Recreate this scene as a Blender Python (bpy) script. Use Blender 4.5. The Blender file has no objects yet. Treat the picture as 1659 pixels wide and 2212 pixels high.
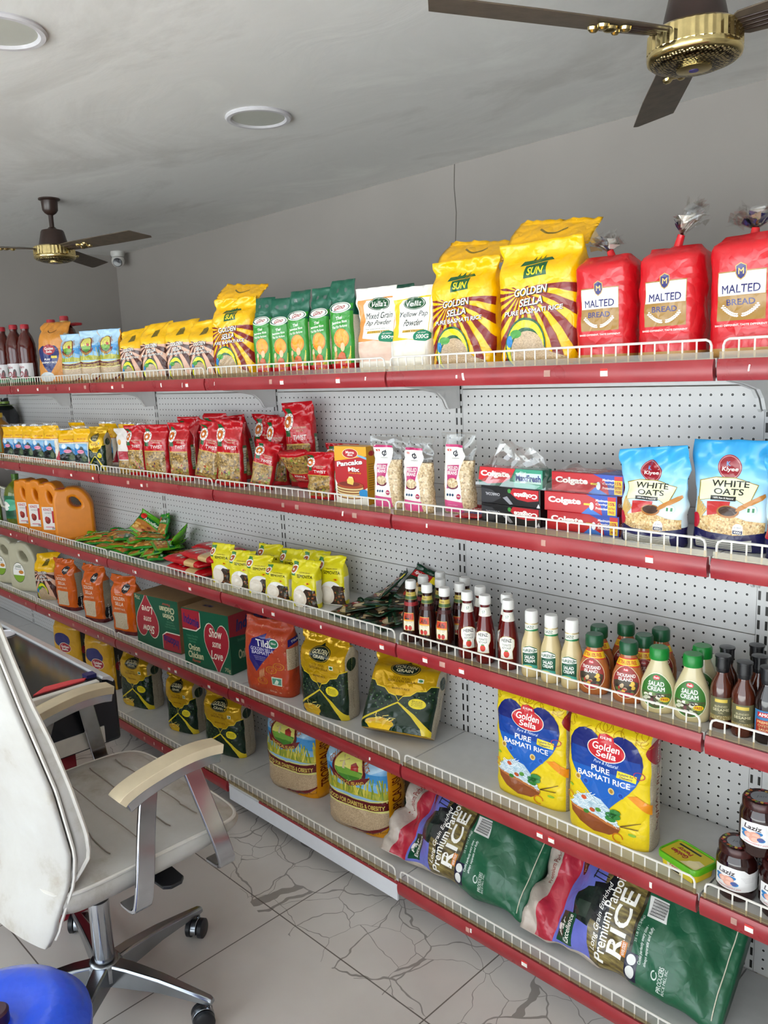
import bpy, bmesh, math, random
import numpy as np
from mathutils import Vector, Matrix, geometry
rad, sin, cos, pi = math.radians, math.sin, math.cos, math.pi
S = bpy.context.scene
COL = S.collection

# ------------------------------------------------------------------ camera, sky, light, exposure
cam = bpy.data.cameras.new('camera')
camo = bpy.data.objects.new('camera', cam)
COL.objects.link(camo)
_R = Vector((0.70497, 0.708196, -0.038422)); _U = Vector((-0.095739, 0.148702, 0.984237)); _F = Vector((-0.702745, 0.690179, -0.172633))
camo.matrix_world = Matrix(((_R.x, _U.x, -_F.x, 0.6818), (_R.y, _U.y, -_F.y, -1.6104), (_R.z, _U.z, -_F.z, 1.68406), (0, 0, 0, 1)))
cam.sensor_fit = 'VERTICAL'
cam.sensor_height = 24.0
cam.lens = 24.0 * 1735.74 / 2212.0
cam.clip_start = 0.02
S.camera = camo
S.view_settings.view_transform = 'Standard'
S.view_settings.look = 'None'
S.view_settings.exposure = -0.1
S.view_settings.gamma = 1.0
S.view_settings.use_curve_mapping = False
S.cycles.max_bounces = 8
S.cycles.diffuse_bounces = 5
S.cycles.glossy_bounces = 3
S.cycles.transparent_max_bounces = 12
S.cycles.transmission_bounces = 4
S.cycles.caustics_reflective = False
S.cycles.caustics_refractive = False
S.cycles.sample_clamp_indirect = 6.0

world = bpy.data.worlds.new('daylight_sky')
S.world = world
world.use_nodes = True
_bg = world.node_tree.nodes['Background']
_bg.inputs[0].default_value = (0.86, 0.94, 1.0, 1)
_bg.inputs[1].default_value = 4.3

FX0, FX1, FZ1, FY = -2.2, 2.95, 2.40, -3.3       # the open shop front behind the camera
WX0, WX1, WZ0 = -5.1, -2.5, 1.15                  # an unseen window added beside it; its sill keeps the lower left dark
XL, XR, YB, ZC = -5.53, 3.3, 1.6, 2.667
for _n, _x0, _x1, _z0 in (('shop_front_portal', FX0, FX1, 0), ('added_window_portal', WX0, WX1, WZ0)):
    _al = bpy.data.lights.new(_n, 'AREA')
    _al.shape = 'RECTANGLE'; _al.size = _x1 - _x0; _al.size_y = FZ1 - _z0; _al.energy = 1.0
    _al.cycles.is_portal = True
    _alo = bpy.data.objects.new(_n, _al)
    _alo.location = ((_x0 + _x1) / 2, FY - 0.02, (_z0 + FZ1) / 2); _alo.rotation_euler = (rad(90), 0, 0)
    COL.objects.link(_alo)

_sl = bpy.data.lights.new('midday_sun', 'SUN'); _sl.energy = 58.0; _sl.angle = rad(.6); _sl.color = (1.0, .99, .97)
_slo = bpy.data.objects.new('midday_sun', _sl); COL.objects.link(_slo); _slo.location = (0, -9, 9)
_slo.rotation_euler = Vector((.42, -.14, -.89)).to_track_quat('-Z', 'Y').to_euler()      # falls on the forecourt only, never into the shop

# ------------------------------------------------------------------ materials
def lin(h):
    h = h.lstrip('#')
    c = [int(h[i:i + 2], 16) / 255 for i in (0, 2, 4)]
    return tuple(x / 12.92 if x <= .04045 else ((x + .055) / 1.055) ** 2.4 for x in c) + (1,)
_mats = {}
def newmat(name):
    m = bpy.data.materials.new(name); m.use_nodes = True
    nt = m.node_tree
    return m, nt, nt.nodes['Principled BSDF']
def node(nt, t, **kw):
    n = nt.nodes.new(t)
    for k, v in kw.items():
        if k.startswith('i_'):
            n.inputs[int(k[2:])].default_value = v
        else:
            setattr(n, k, v)
    return n
def ramp(nt, fac, stops, interp='LINEAR'):
    r = nt.nodes.new('ShaderNodeValToRGB'); r.color_ramp.interpolation = interp
    e = r.color_ramp.elements
    while len(e) < len(stops): e.new(0.5)
    for q, (p, c) in zip(e, stops):
        q.position = p; q.color = lin(c) if isinstance(c, str) else c
    nt.links.new(fac, r.inputs[0])
    return r.outputs[0]
def M(col, r=.5, m=0., var=.06, spec=.5, sc=30., name=None, coat=0.):
    """plain surface: one colour, a little procedural mottling"""
    key = (col, r, m, var, spec, sc, coat)
    if key in _mats: return _mats[key]
    mt, nt, p = newmat(name or 'paint_' + col.strip('#'))
    c = lin(col)
    if var:
        tc = node(nt, 'ShaderNodeTexCoord'); n = node(nt, 'ShaderNodeTexNoise'); n.inputs['Scale'].default_value = sc; n.inputs['Detail'].default_value = 3
        nt.links.new(tc.outputs['Object'], n.inputs['Vector'])
        a = tuple(min(1, x * (1 - var)) for x in c[:3]) + (1,); b = tuple(min(1, x * (1 + var)) for x in c[:3]) + (1,)
        nt.links.new(ramp(nt, n.outputs[0], [(.3, a), (.7, b)]), p.inputs['Base Color'])
    else:
        p.inputs['Base Color'].default_value = c
    p.inputs['Roughness'].default_value = r; p.inputs['Metallic'].default_value = m
    p.inputs['Specular IOR Level'].default_value = spec
    if coat: p.inputs['Coat Weight'].default_value = coat; p.inputs['Coat Roughness'].default_value = .12
    _mats[key] = mt
    return mt
def ink(col, r=.38): return M(col, r, 0, 0)
def crease(mt):
    """the fine crumple of packaging film"""
    nt = mt.node_tree; p = nt.nodes['Principled BSDF']; tc = node(nt, 'ShaderNodeTexCoord')
    v = node(nt, 'ShaderNodeTexVoronoi', feature='DISTANCE_TO_EDGE'); v.inputs['Scale'].default_value = 26
    n = node(nt, 'ShaderNodeTexNoise'); n.inputs['Scale'].default_value = 14; n.inputs['Detail'].default_value = 3
    a = node(nt, 'ShaderNodeVectorMath', operation='MULTIPLY_ADD'); a.inputs[1].default_value = (.05, .05, .05)
    nt.links.new(tc.outputs['Object'], n.inputs['Vector']); nt.links.new(n.outputs['Color'], a.inputs[0]); nt.links.new(tc.outputs['Object'], a.inputs[2]); nt.links.new(a.outputs[0], v.inputs['Vector'])
    m = node(nt, 'ShaderNodeMath', operation='ADD'); nt.links.new(v.outputs['Distance'], m.inputs[0]); nt.links.new(n.outputs[0], m.inputs[1])
    b = node(nt, 'ShaderNodeBump'); b.inputs['Strength'].default_value = .55; b.inputs['Distance'].default_value = .006
    nt.links.new(m.outputs[0], b.inputs['Height']); nt.links.new(b.outputs[0], p.inputs['Normal']); return mt
_fo = {}
def foil(col, r=.26, m=0.):
    k = (col, r, m)
    if k not in _fo: _fo[k] = crease(M(col, r, m, .05, .55, 18.01))
    return _fo[k]
def inkf(col):
    if ('ink', col) not in _fo: _fo[('ink', col)] = crease(M(col, .221, 0, .0))
    return _fo[('ink', col)]
def bumped(mt, scale, strength, dist=.002, detail=4, coord='Object'):
    nt = mt.node_tree; p = nt.nodes['Principled BSDF']
    tc = node(nt, 'ShaderNodeTexCoord'); n = node(nt, 'ShaderNodeTexNoise'); n.inputs['Scale'].default_value = scale; n.inputs['Detail'].default_value = detail
    nt.links.new(tc.outputs[coord], n.inputs['Vector'])
    b = node(nt, 'ShaderNodeBump'); b.inputs['Strength'].default_value = strength; b.inputs['Distance'].default_value = dist
    nt.links.new(n.outputs[0], b.inputs['Height']); nt.links.new(b.outputs[0], p.inputs['Normal'])
    return mt
def grains(name, cols, scale=260, stretch=(1, 1, 2.2), r=.45, vor=False, bump=.25):
    """a mass of grains seen through clear film"""
    if name in _mats: return _mats[name]
    mt, nt, p = newmat(name)
    tc = node(nt, 'ShaderNodeTexCoord'); mp = node(nt, 'ShaderNodeMapping'); mp.inputs['Scale'].default_value = stretch
    nt.links.new(tc.outputs['Object'], mp.inputs['Vector'])
    if vor:
        n = node(nt, 'ShaderNodeTexVoronoi'); n.inputs['Scale'].default_value = scale; fac = n.outputs['Color']; hgt = n.outputs['Distance']
    else:
        n = node(nt, 'ShaderNodeTexNoise'); n.inputs['Scale'].default_value = scale; n.inputs['Detail'].default_value = 2; fac = hgt = n.outputs[0]
    nt.links.new(mp.outputs[0], n.inputs['Vector'])
    k = len(cols)
    nt.links.new(ramp(nt, fac, [((.25 + .5 * i / max(1, k - 1)) if not vor else (i + .5) / k, c) for i, c in enumerate(cols)]), p.inputs['Base Color'])
    b = node(nt, 'ShaderNodeBump'); b.inputs['Strength'].default_value = bump; b.inputs['Distance'].default_value = .002
    nt.links.new(hgt, b.inputs['Height']); nt.links.new(b.outputs[0], p.inputs['Normal'])
    p.inputs['Roughness'].default_value = r
    p.inputs['Coat Weight'].default_value = .5; p.inputs['Coat Roughness'].default_value = .15
    _mats[name] = mt
    return mt
def film(name, tint='#ffffff', base=.06, edge=.45, rough=.12):
    """thin clear plastic"""
    if name in _mats: return _mats[name]
    mt, nt, p = newmat(name); nt.nodes.remove(p)
    out = nt.nodes['Material Output']
    t = node(nt, 'ShaderNodeBsdfTransparent'); t.inputs[0].default_value = lin(tint)
    g = node(nt, 'ShaderNodeBsdfGlossy'); g.inputs[0].default_value = (.9, .92, .95, 1); g.inputs['Roughness'].default_value = rough
    lw = node(nt, 'ShaderNodeLayerWeight'); lw.inputs[0].default_value = .35
    mr = node(nt, 'ShaderNodeMapRange'); mr.inputs[3].default_value = base; mr.inputs[4].default_value = edge
    nt.links.new(lw.outputs['Facing'], mr.inputs[0])
    mx = node(nt, 'ShaderNodeMixShader'); nt.links.new(mr.outputs[0], mx.inputs[0]); nt.links.new(t.outputs[0], mx.inputs[1]); nt.links.new(g.outputs[0], mx.inputs[2])
    nt.links.new(mx.outputs[0], out.inputs[0])
    _mats[name] = mt
    return mt
RICE = grains('rice_grains', ['#a08d72', '#c3b193', '#d9c9ae'], 230)
RICE_T = grains('tan_rice_grains', ['#8d7558', '#b59a78', '#cdb592'], 240)
RICE_D = grains('grey_rice_grains', ['#8c8069', '#a79a83', '#bfb298'], 260)
RICE_W = grains('white_rice_grains', ['#c9bda4', '#ddd2bd', '#ece4d4'], 260)
PASTA = grains('twisted_pasta', ['#4a3512', '#94702c', '#b8924a', '#6e5220', '#caa65c'], 150, (1, 1, 1), .3, True, .6)
BEANS = grains('peeled_beans', ['#8f7350', '#cdb187', '#e2cda6', '#b89a6e', '#ead9b8'], 230, (1, 1, 1), .45, True, .6)

# ------------------------------------------------------------------ mesh helpers
def tag(o, label, cat, group=None):
    o['label'] = label; o['category'] = cat
    if group: o['group'] = group
    return o
def structure(o): o['kind'] = 'structure'; return o
def empty(name, loc=(0, 0, 0), rz=0., rx=0., ry=0.):
    o = bpy.data.objects.new(name, None); o.empty_display_size = .02
    o.location = loc; o.rotation_euler = (rx, ry, rz); COL.objects.link(o)
    return o
def mesh_obj(name, V, F, mats, mi=None, parent=None, smooth=True, loc=None):
    me = bpy.data.meshes.new(name)
    me.from_pydata([tuple(v) for v in V], [], [tuple(f) for f in F])
    for m in (mats if isinstance(mats, (list, tuple)) else [mats]): me.materials.append(m)
    if mi is not None: me.polygons.foreach_set('material_index', list(mi))
    if smooth: me.polygons.foreach_set('use_smooth', [True] * len(me.polygons))
    me.update()
    o = bpy.data.objects.new(name, me); COL.objects.link(o)
    if parent is not None: o.parent = parent
    if loc is not None: o.location = loc
    return o
class MB:
    """collects simple shapes into ONE mesh"""
    def __init__(s): s.V = []; s.F = []; s.I = []
    def add(s, V, F, mi=0):
        k = len(s.V); s.V += [tuple(v) for v in V]; s.F += [tuple(i + k for i in f) for f in F]; s.I += [mi] * len(F); return s
    def box(s, x0, x1, y0, y1, z0, z1, mi=0, rot=None):
        V = [(x, y, z) for z in (z0, z1) for y in (y0, y1) for x in (x0, x1)]
        if rot is not None: V = [tuple(rot @ Vector(v)) for v in V]
        return s.add(V, [(0, 2, 3, 1), (4, 5, 7, 6), (0, 1, 5, 4), (2, 6, 7, 3), (0, 4, 6, 2), (1, 3, 7, 5)], mi)
    def prism(s, pts, axis, a, b, mi=0):
        """outline in the plane across axis, pushed from a to b"""
        n = len(pts)
        def P(p, t): return {'x': (t, p[0], p[1]), 'y': (p[0], t, p[1]), 'z': (p[0], p[1], t)}[axis]
        return s.add([P(p, a) for p in pts] + [P(p, b) for p in pts], [tuple(range(n))[::-1], tuple(range(n, 2 * n))] + [(i, (i + 1) % n, n + (i + 1) % n, n + i) for i in range(n)], mi)
    def tube(s, pts, r, seg=8, mi=0, caps=True, flat=(1, 1)):
        pts = [Vector(p) for p in pts]; n = len(pts)
        rr = r if isinstance(r, (list, tuple)) else [r] * n
        V = []; up = None
        for i, p in enumerate(pts):
            t = (pts[min(i + 1, n - 1)] - pts[max(i - 1, 0)]).normalized()
            if up is None: up = Vector((0, 0, 1)) if abs(t.z) < .9 else Vector((1, 0, 0))
            side = t.cross(up).normalized(); u2 = side.cross(t).normalized(); up = u2
            for k in range(seg):
                a = 2 * pi * (k + .5) / seg; V.append(p + side * cos(a) * rr[i] * flat[0] + u2 * sin(a) * rr[i] * flat[1])
        F = [(i * seg + k, i * seg + (k + 1) % seg, (i + 1) * seg + (k + 1) % seg, (i + 1) * seg + k) for i in range(n - 1) for k in range(seg)]
        if caps: F += [tuple(range(seg))[::-1], tuple((n - 1) * seg + k for k in range(seg))]
        return s.add(V, F, mi)
    def lathe(s, prof, seg=24, mi=0, sx=1., sy=1., c=(0, 0, 0), mis=None):
        n = len(prof); V = []
        for r, z in prof:
            for k in range(seg):
                a = 2 * pi * k / seg; V.append((c[0] + max(r, .0002) * cos(a) * sx, c[1] + max(r, .0002) * sin(a) * sy, c[2] + z))
        k0 = len(s.V); s.V += V
        for i in range(n - 1):
            for k in range(seg):
                s.F.append((k0 + i * seg + k, k0 + i * seg + (k + 1) % seg, k0 + (i + 1) * seg + (k + 1) % seg, k0 + (i + 1) * seg + k)); s.I.append(mis[i] if mis else mi)
        s.F.append(tuple(k0 + k for k in range(seg))[::-1]); s.I.append(mis[0] if mis else mi)
        s.F.append(tuple(k0 + (n - 1) * seg + k for k in range(seg))); s.I.append(mis[-1] if mis else mi)
        return s
    def build(s, name, mats, parent=None, smooth=True, loc=None, bevel=0., sharp=40, subsurf=0):
        o = mesh_obj(name, s.V, s.F, mats, s.I, parent, smooth, loc)
        if smooth and not subsurf: o.data.set_sharp_from_angle(angle=rad(sharp))
        if bevel:
            b = o.modifiers.new('bevel', 'BEVEL'); b.width = bevel; b.segments = 2; b.limit_method = 'ANGLE'; b.angle_limit = rad(35)
        if subsurf:
            b = o.modifiers.new('sub', 'SUBSURF'); b.levels = b.render_levels = subsurf
        return o
def clone(o, label, loc, rot=None, group=None):
    c = o.copy(); COL.objects.link(c); c.location = loc
    if rot is not None: c.rotation_euler = rot
    c['label'] = label
    if group: c['group'] = group
    for ch in o.children:
        d = ch.copy(); COL.objects.link(d); d.parent = c
        for g in ch.children:
            e = g.copy(); COL.objects.link(e); e.parent = d
    return c
def curve_solid(name, loops, depth, bevel, mat, parent=None, res=2):
    """flat outline (with holes) given thickness and a rounded edge, standing in the xz plane"""
    cu = bpy.data.curves.new(name, 'CURVE'); cu.dimensions = '2D'; cu.fill_mode = 'BOTH'; cu.extrude = depth / 2 - bevel; cu.bevel_depth = bevel; cu.bevel_resolution = res
    for lp in loops:
        sp = cu.splines.new('POLY'); sp.points.add(len(lp) - 1); sp.use_cyclic_u = True
        for q, (x, z) in zip(sp.points, lp): q.co = (x, z, 0, 1)
    t = bpy.data.objects.new('t', cu); me = bpy.data.meshes.new_from_object(t)
    bpy.data.objects.remove(t); bpy.data.curves.remove(cu)
    me.transform(Matrix.Rotation(rad(90), 4, 'X')); me.materials.clear(); me.materials.append(mat); me.name = name
    me.polygons.foreach_set('use_smooth', [True] * len(me.polygons)); me.set_sharp_from_angle(angle=rad(45))
    o = bpy.data.objects.new(name, me); COL.objects.link(o)
    if parent is not None: o.parent = parent
    return o
def sstep(a, b, x):
    t = np.clip((np.asarray(x, float) - a) / (b - a), 0, 1); return t * t * (3 - 2 * t)

def settle(o, z, ymax=None):
    """rest a thing on the surface at height z (and keep it in front of the back panel)"""
    V = np.array([v.co[:] for v in o.data.vertices]); R = np.array(o.matrix_basis)[:3, :3]; W_ = V @ R.T
    o.location.z = z - W_[:, 2].min() + .0006
    if ymax is not None:
        over = W_[:, 1].max() + o.location.y - ymax
        if over > 0: o.location.y -= over
class Heap:
    """height map that lets loose sachets come to rest on one another"""
    def __init__(s, x0, y0, nx, ny, z, r=.007): s.x0, s.y0, s.r = x0, y0, r; s.H = np.full((nx, ny), float(z)); s.z = z
    def drop(s, o):
        V = np.array([v.co[:] for v in o.data.vertices]); W_ = V @ np.array(o.matrix_basis)[:3, :3].T + np.array([o.location.x, o.location.y, 0.])
        i = np.clip(((W_[:, 0] - s.x0) / s.r).astype(int), 1, s.H.shape[0] - 2); j = np.clip(((W_[:, 1] - s.y0) / s.r).astype(int), 1, s.H.shape[1] - 2)
        z = max(s.z - W_[:, 2].min(), float(np.percentile(s.H[i, j] - W_[:, 2], 85))) + .0008; o.location.z = z     # soft packs sink a little into one another
        np.maximum.at(s.H, (i, j), W_[:, 2] + z)
# ------------------------------------------------------------------ surfaces that can carry printing
class Bag:
    """flexible pack: a loft of rounded cross-sections with folds; front (f), right (r) and left (l) faces can be printed"""
    def __init__(s, w, h, d, n=4., top=(.72, .97), bot=(.7, .08), flare=.06, crk=.0025, seed=1, nu=22, nv=30, lean=0., lean0=.8, waist=0., zones=(), vb=(), wob=.01, bmin=.002, topcut=None):
        rs = np.random.RandomState(seed); s.w, s.h, s.d = w, h, d
        vs = set(np.round(np.linspace(0, 1, nv + 1), 4)) | set(vb)
        for z in zones: vs |= {z[0], z[1]}
        s.rows = np.array(sorted(v for v in vs if 0 <= v <= 1))
        keep = [0]
        for i in range(1, len(s.rows)):
            if s.rows[i] - s.rows[keep[-1]] > .003: keep.append(i)
        s.rows = s.rows[keep]
        ph = np.linspace(pi, -pi, 4001)                        # left, front (y<0) ... ends where it began
        ph = pi + np.linspace(0, 2 * pi, 4001)
        X = np.sign(np.cos(ph)) * np.abs(np.cos(ph)) ** (2 / n); Y = np.sign(np.sin(ph)) * np.abs(np.sin(ph)) ** (2 / n)
        L = np.concatenate([[0], np.cumsum(np.hypot(np.diff(X) * w, np.diff(Y) * d))]); L /= L[-1]
        t = list(np.linspace(0, 1, 2 * nu + 1)[:-1]); half = 2000
        for z in zones:
            if z[4] == 'f':
                for u in (z[2], z[3]):
                    if -1 < u < 1: t.append(float(np.interp(u, X[:half + 1], L[:half + 1])))
        t = np.array(sorted(t)); k = [0]
        for i in range(1, len(t)):
            if t[i] - t[k[-1]] > .002: k.append(i)
        t = t[k]; s.cx = np.interp(t, L, X); s.cy = np.interp(t, L, Y); nc = len(t)
        v = s.rows[:, None]
        bb = (1 - sstep(top[0], top[1], v)) * (bot[0] + (1 - bot[0]) * sstep(0, bot[1], v))
        b = bmin + (d / 2 - bmin) * bb
        a = w / 2 * (1 + flare * (1 - bb) + waist * np.sin(v * pi * 2 + rs.rand() * 6) * bb) * (1 - .03 * (1 - sstep(0, .05, v)))
        yc = lean * np.clip((v - lean0) / (1 - lean0), 0, 1) ** 1.5 + wob * sstep(.4, 1, v) * (rs.rand() - .5)
        zz = v * h + 0 * s.cx[None, :]
        if topcut: zz = zz + h * topcut * sstep(.6, 1, v) * s.cx[None, :]
        G = np.stack([a * s.cx, b * s.cy + yc, zz], -1)
        if crk:
            D = np.zeros(G.shape[:2])
            for i in range(8):
                kd = rs.randn(3); kd /= np.linalg.norm(kd); lam = (.05 + .14 * rs.rand()) * (h / .25) ** .6
                q = np.sqrt(np.sin(G @ kd * (2 * pi / lam) + rs.rand() * 6.3) ** 2 + .02)
                D += (1 - 2 * np.abs(q)) * (.35 + .65 * (i % 2)) * .5
            D *= 1.35 * crk * sstep(0, .06, v) * (.55 + .9 * (1 - bb))
            nx = np.sign(s.cx) * np.abs(s.cx) ** (n - 1) / w; ny = np.sign(s.cy) * np.abs(s.cy) ** (n - 1) / d; q = np.hypot(nx, ny) + 1e-9
            pin = sstep(.02, .35, bb)
            G[..., 0] += D * nx / q * pin; G[..., 1] += D * (ny / q * pin + (1 - pin) * 1.6)
        s.G = G; nr = len(s.rows)
        dr = np.gradient(G, axis=0); dc = (np.roll(G, -1, 1) - np.roll(G, 1, 1))
        N = np.cross(dc, dr); N /= np.linalg.norm(N, axis=-1, keepdims=True) + 1e-12; s.N = N
        s.V = G.reshape(-1, 3); s.F = []; s.I = []
        for r in range(nr - 1):
            vm = (s.rows[r] + s.rows[r + 1]) / 2
            for c in range(nc):
                c2 = (c + 1) % nc; s.F += [(r * nc + c, r * nc + c2, (r + 1) * nc + c2), (r * nc + c, (r + 1) * nc + c2, (r + 1) * nc + c)]
                um = (s.cx[c] + s.cx[c2]) / 2; wm = (s.cy[c] + s.cy[c2]) / 2; mi = 0
                sd = 'r' if um > .93 and abs(wm) < .97 else 'l' if um < -.93 and abs(wm) < .97 else 'f' if wm < 0 else 'b'
                for z in zones:
                    if z[0] <= vm <= z[1] and (z[4] == '*' or z[4] == sd and (sd != 'f' or z[2] <= um <= z[3]) or z[4] == 's' and sd in 'rlb'): mi = z[5]
                s.I += [mi, mi]
        s.F.append(tuple(range(nc))[::-1]); s.I.append(s.I[0]); s.F.append(tuple((nr - 1) * nc + c for c in range(nc))); s.I.append(s.I[-1])
        cols = np.arange(nc)
        fr = (s.cy <= 1e-9); o = np.argsort(s.cx[fr]); s.fu, s.fi = s.cx[fr][o], cols[fr][o].astype(float)
        ri = (s.cx > 0); o = np.argsort(s.cy[ri]); s.ru, s.rl = s.cy[ri][o], cols[ri][o].astype(float)
    def lines(s, side): return (s.fu if side == 'f' else s.ru), s.rows
    def map(s, side, X, off):
        X = np.asarray(X, float); r = np.interp(X[:, 1], s.rows, np.arange(len(s.rows)))
        c = np.interp(X[:, 0], s.fu, s.fi) if side == 'f' else np.interp(X[:, 0], s.ru, s.rl)
        r0 = np.minimum(r.astype(int), len(s.rows) - 2); c0 = c.astype(int); fr = (r - r0)[:, None]; fc = (c - c0)[:, None]; c1 = (c0 + 1) % s.G.shape[1]
        lo = fc >= fr; r1 = r0 + 1
        def L(A): return np.where(lo, A[r0, c0] * (1 - fc) + A[r0, c1] * (fc - fr) + A[r1, c1] * fr, A[r0, c0] * (1 - fr) + A[r1, c0] * (fr - fc) + A[r1, c1] * fc)
        return L(s.G) + L(s.N) * off
    def build(s, name, mats, parent=None): 
        o = mesh_obj(name, s.V, s.F, mats, s.I, parent); return o
class Lathe:
    """turned bottle or jar; x of a print runs round the front by +-A"""
    def __init__(s, prof, sx=1., sy=1., A=1.2, seg=28): s.prof = prof; s.sx, s.sy, s.A, s.seg = sx, sy, A, seg; s.z = (0, prof[-1][1])
    def at(s, z0, z1, A): s.z = (z0, z1); s.A = A; return s
    def lines(s, side): return np.linspace(-1, 1, 15), np.unique([0., 1.] + [round((p[1] - s.z[0]) / (s.z[1] - s.z[0]), 5) for p in s.prof if s.z[0] < p[1] < s.z[1]])
    def map(s, side, X, off):
        X = np.asarray(X, float); z = s.z[0] + X[:, 1] * (s.z[1] - s.z[0]); r = np.interp(z, [p[1] for p in s.prof], [p[0] for p in s.prof]); a = X[:, 0] * s.A
        return np.stack([(r * s.sx + off) * np.sin(a), -(r * s.sy + off) * np.cos(a), z], -1)
    def build(s, name, mat, parent=None, mis=None): return MB().lathe(s.prof, s.seg, 0, s.sx, s.sy, mis=mis).build(name, mat, parent, sharp=60)
class Box:
    def __init__(s, w, d, h): s.w, s.d, s.h = w, d, h
    def lines(s, side): return np.array([]), np.array([])
    def map(s, side, X, off):
        X = np.asarray(X, float); x, y = X[:, 0], X[:, 1]; o = np.ones(len(X))
        if side == 'f': return np.stack([x * s.w / 2, o * (-s.d / 2 - off), y * s.h], -1)
        if side == 'r': return np.stack([o * (s.w / 2 + off), x * s.d / 2, y * s.h], -1)
        if side == 'l': return np.stack([o * (-s.w / 2 - off), -x * s.d / 2, y * s.h], -1)
        return np.stack([x * s.w / 2, (y - .5) * s.d, o * (s.h + off)], -1)
    def build(s, name, mat, parent=None, bevel=.0015): return MB().box(-s.w / 2, s.w / 2, -s.d / 2, s.d / 2, 0, s.h).build(name, mat, parent, False, bevel=bevel)
_tx = {}
def text_mesh(t, bold, shear):
    k = (t, bold, shear)
    if k not in _tx:
        cu = bpy.data.curves.new('t', 'FONT'); cu.body = t; cu.resolution_u = 3; cu.offset = bold; cu.shear = shear
        o = bpy.data.objects.new('t', cu); me = bpy.data.meshes.new_from_object(o)
        bm = bmesh.new(); bm.from_mesh(me); bmesh.ops.remove_doubles(bm, verts=bm.verts, dist=1e-5); bmesh.ops.triangulate(bm, faces=bm.faces); bm.verts.ensure_lookup_table()
        V = np.array([v.co[:2] for v in bm.verts]) if len(bm.verts) else np.zeros((1, 2)); F = [tuple(v.index for v in (f.verts if f.normal.z > 0 else reversed(f.verts))) for f in bm.faces]; E = [(e.verts[0].index, e.verts[1].index) for e in bm.edges if len(e.link_faces) == 1]; bm.free()
        lo, hi = V.min(0), V.max(0); V = (V - lo) / np.maximum(hi - lo, 1e-6)
        bpy.data.objects.remove(o); bpy.data.curves.remove(cu); bpy.data.meshes.remove(me); _tx[k] = (V, F, E)
    return _tx[k]
def clip_poly(P, box):
    for ax, lim, sg in ((0, box[0], 1), (0, box[2], -1), (1, box[1], 1), (1, box[3], -1)):
        out = []
        for i in range(len(P)):
            a, b = P[i - 1], P[i]; da, db = sg * (a[ax] - lim), sg * (b[ax] - lim)
            if (da >= 0) != (db >= 0):
                t = da / (da - db); out.append((a[0] + (b[0] - a[0]) * t, a[1] + (b[1] - a[1]) * t))
            if db >= 0: out.append(b)
        P = out
        if len(P) < 3: return []
    return P
def cut_edges(P, E, us, vs):
    """cut the edges of an outline wherever they cross the surface's own grid lines, so the ink follows every facet"""
    V = [tuple(p) for p in P]; out = []
    for a, b in E:
        p, q = P[a], P[b]; ts = []
        for ax, L in ((0, us), (1, vs)):
            if len(L) and abs(q[ax] - p[ax]) > 1e-9:
                lo, hi = min(p[ax], q[ax]), max(p[ax], q[ax])
                for g in L[np.searchsorted(L, lo):np.searchsorted(L, hi)]: ts.append((g - p[ax]) / (q[ax] - p[ax]))
        last = a
        for t in sorted(ts):
            if 1e-4 < t < 1 - 1e-4: V.append((p[0] + (q[0] - p[0]) * t, p[1] + (q[1] - p[1]) * t)); out.append((last, len(V) - 1)); last = len(V) - 1
        out.append((last, b))
    return V, out
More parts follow.
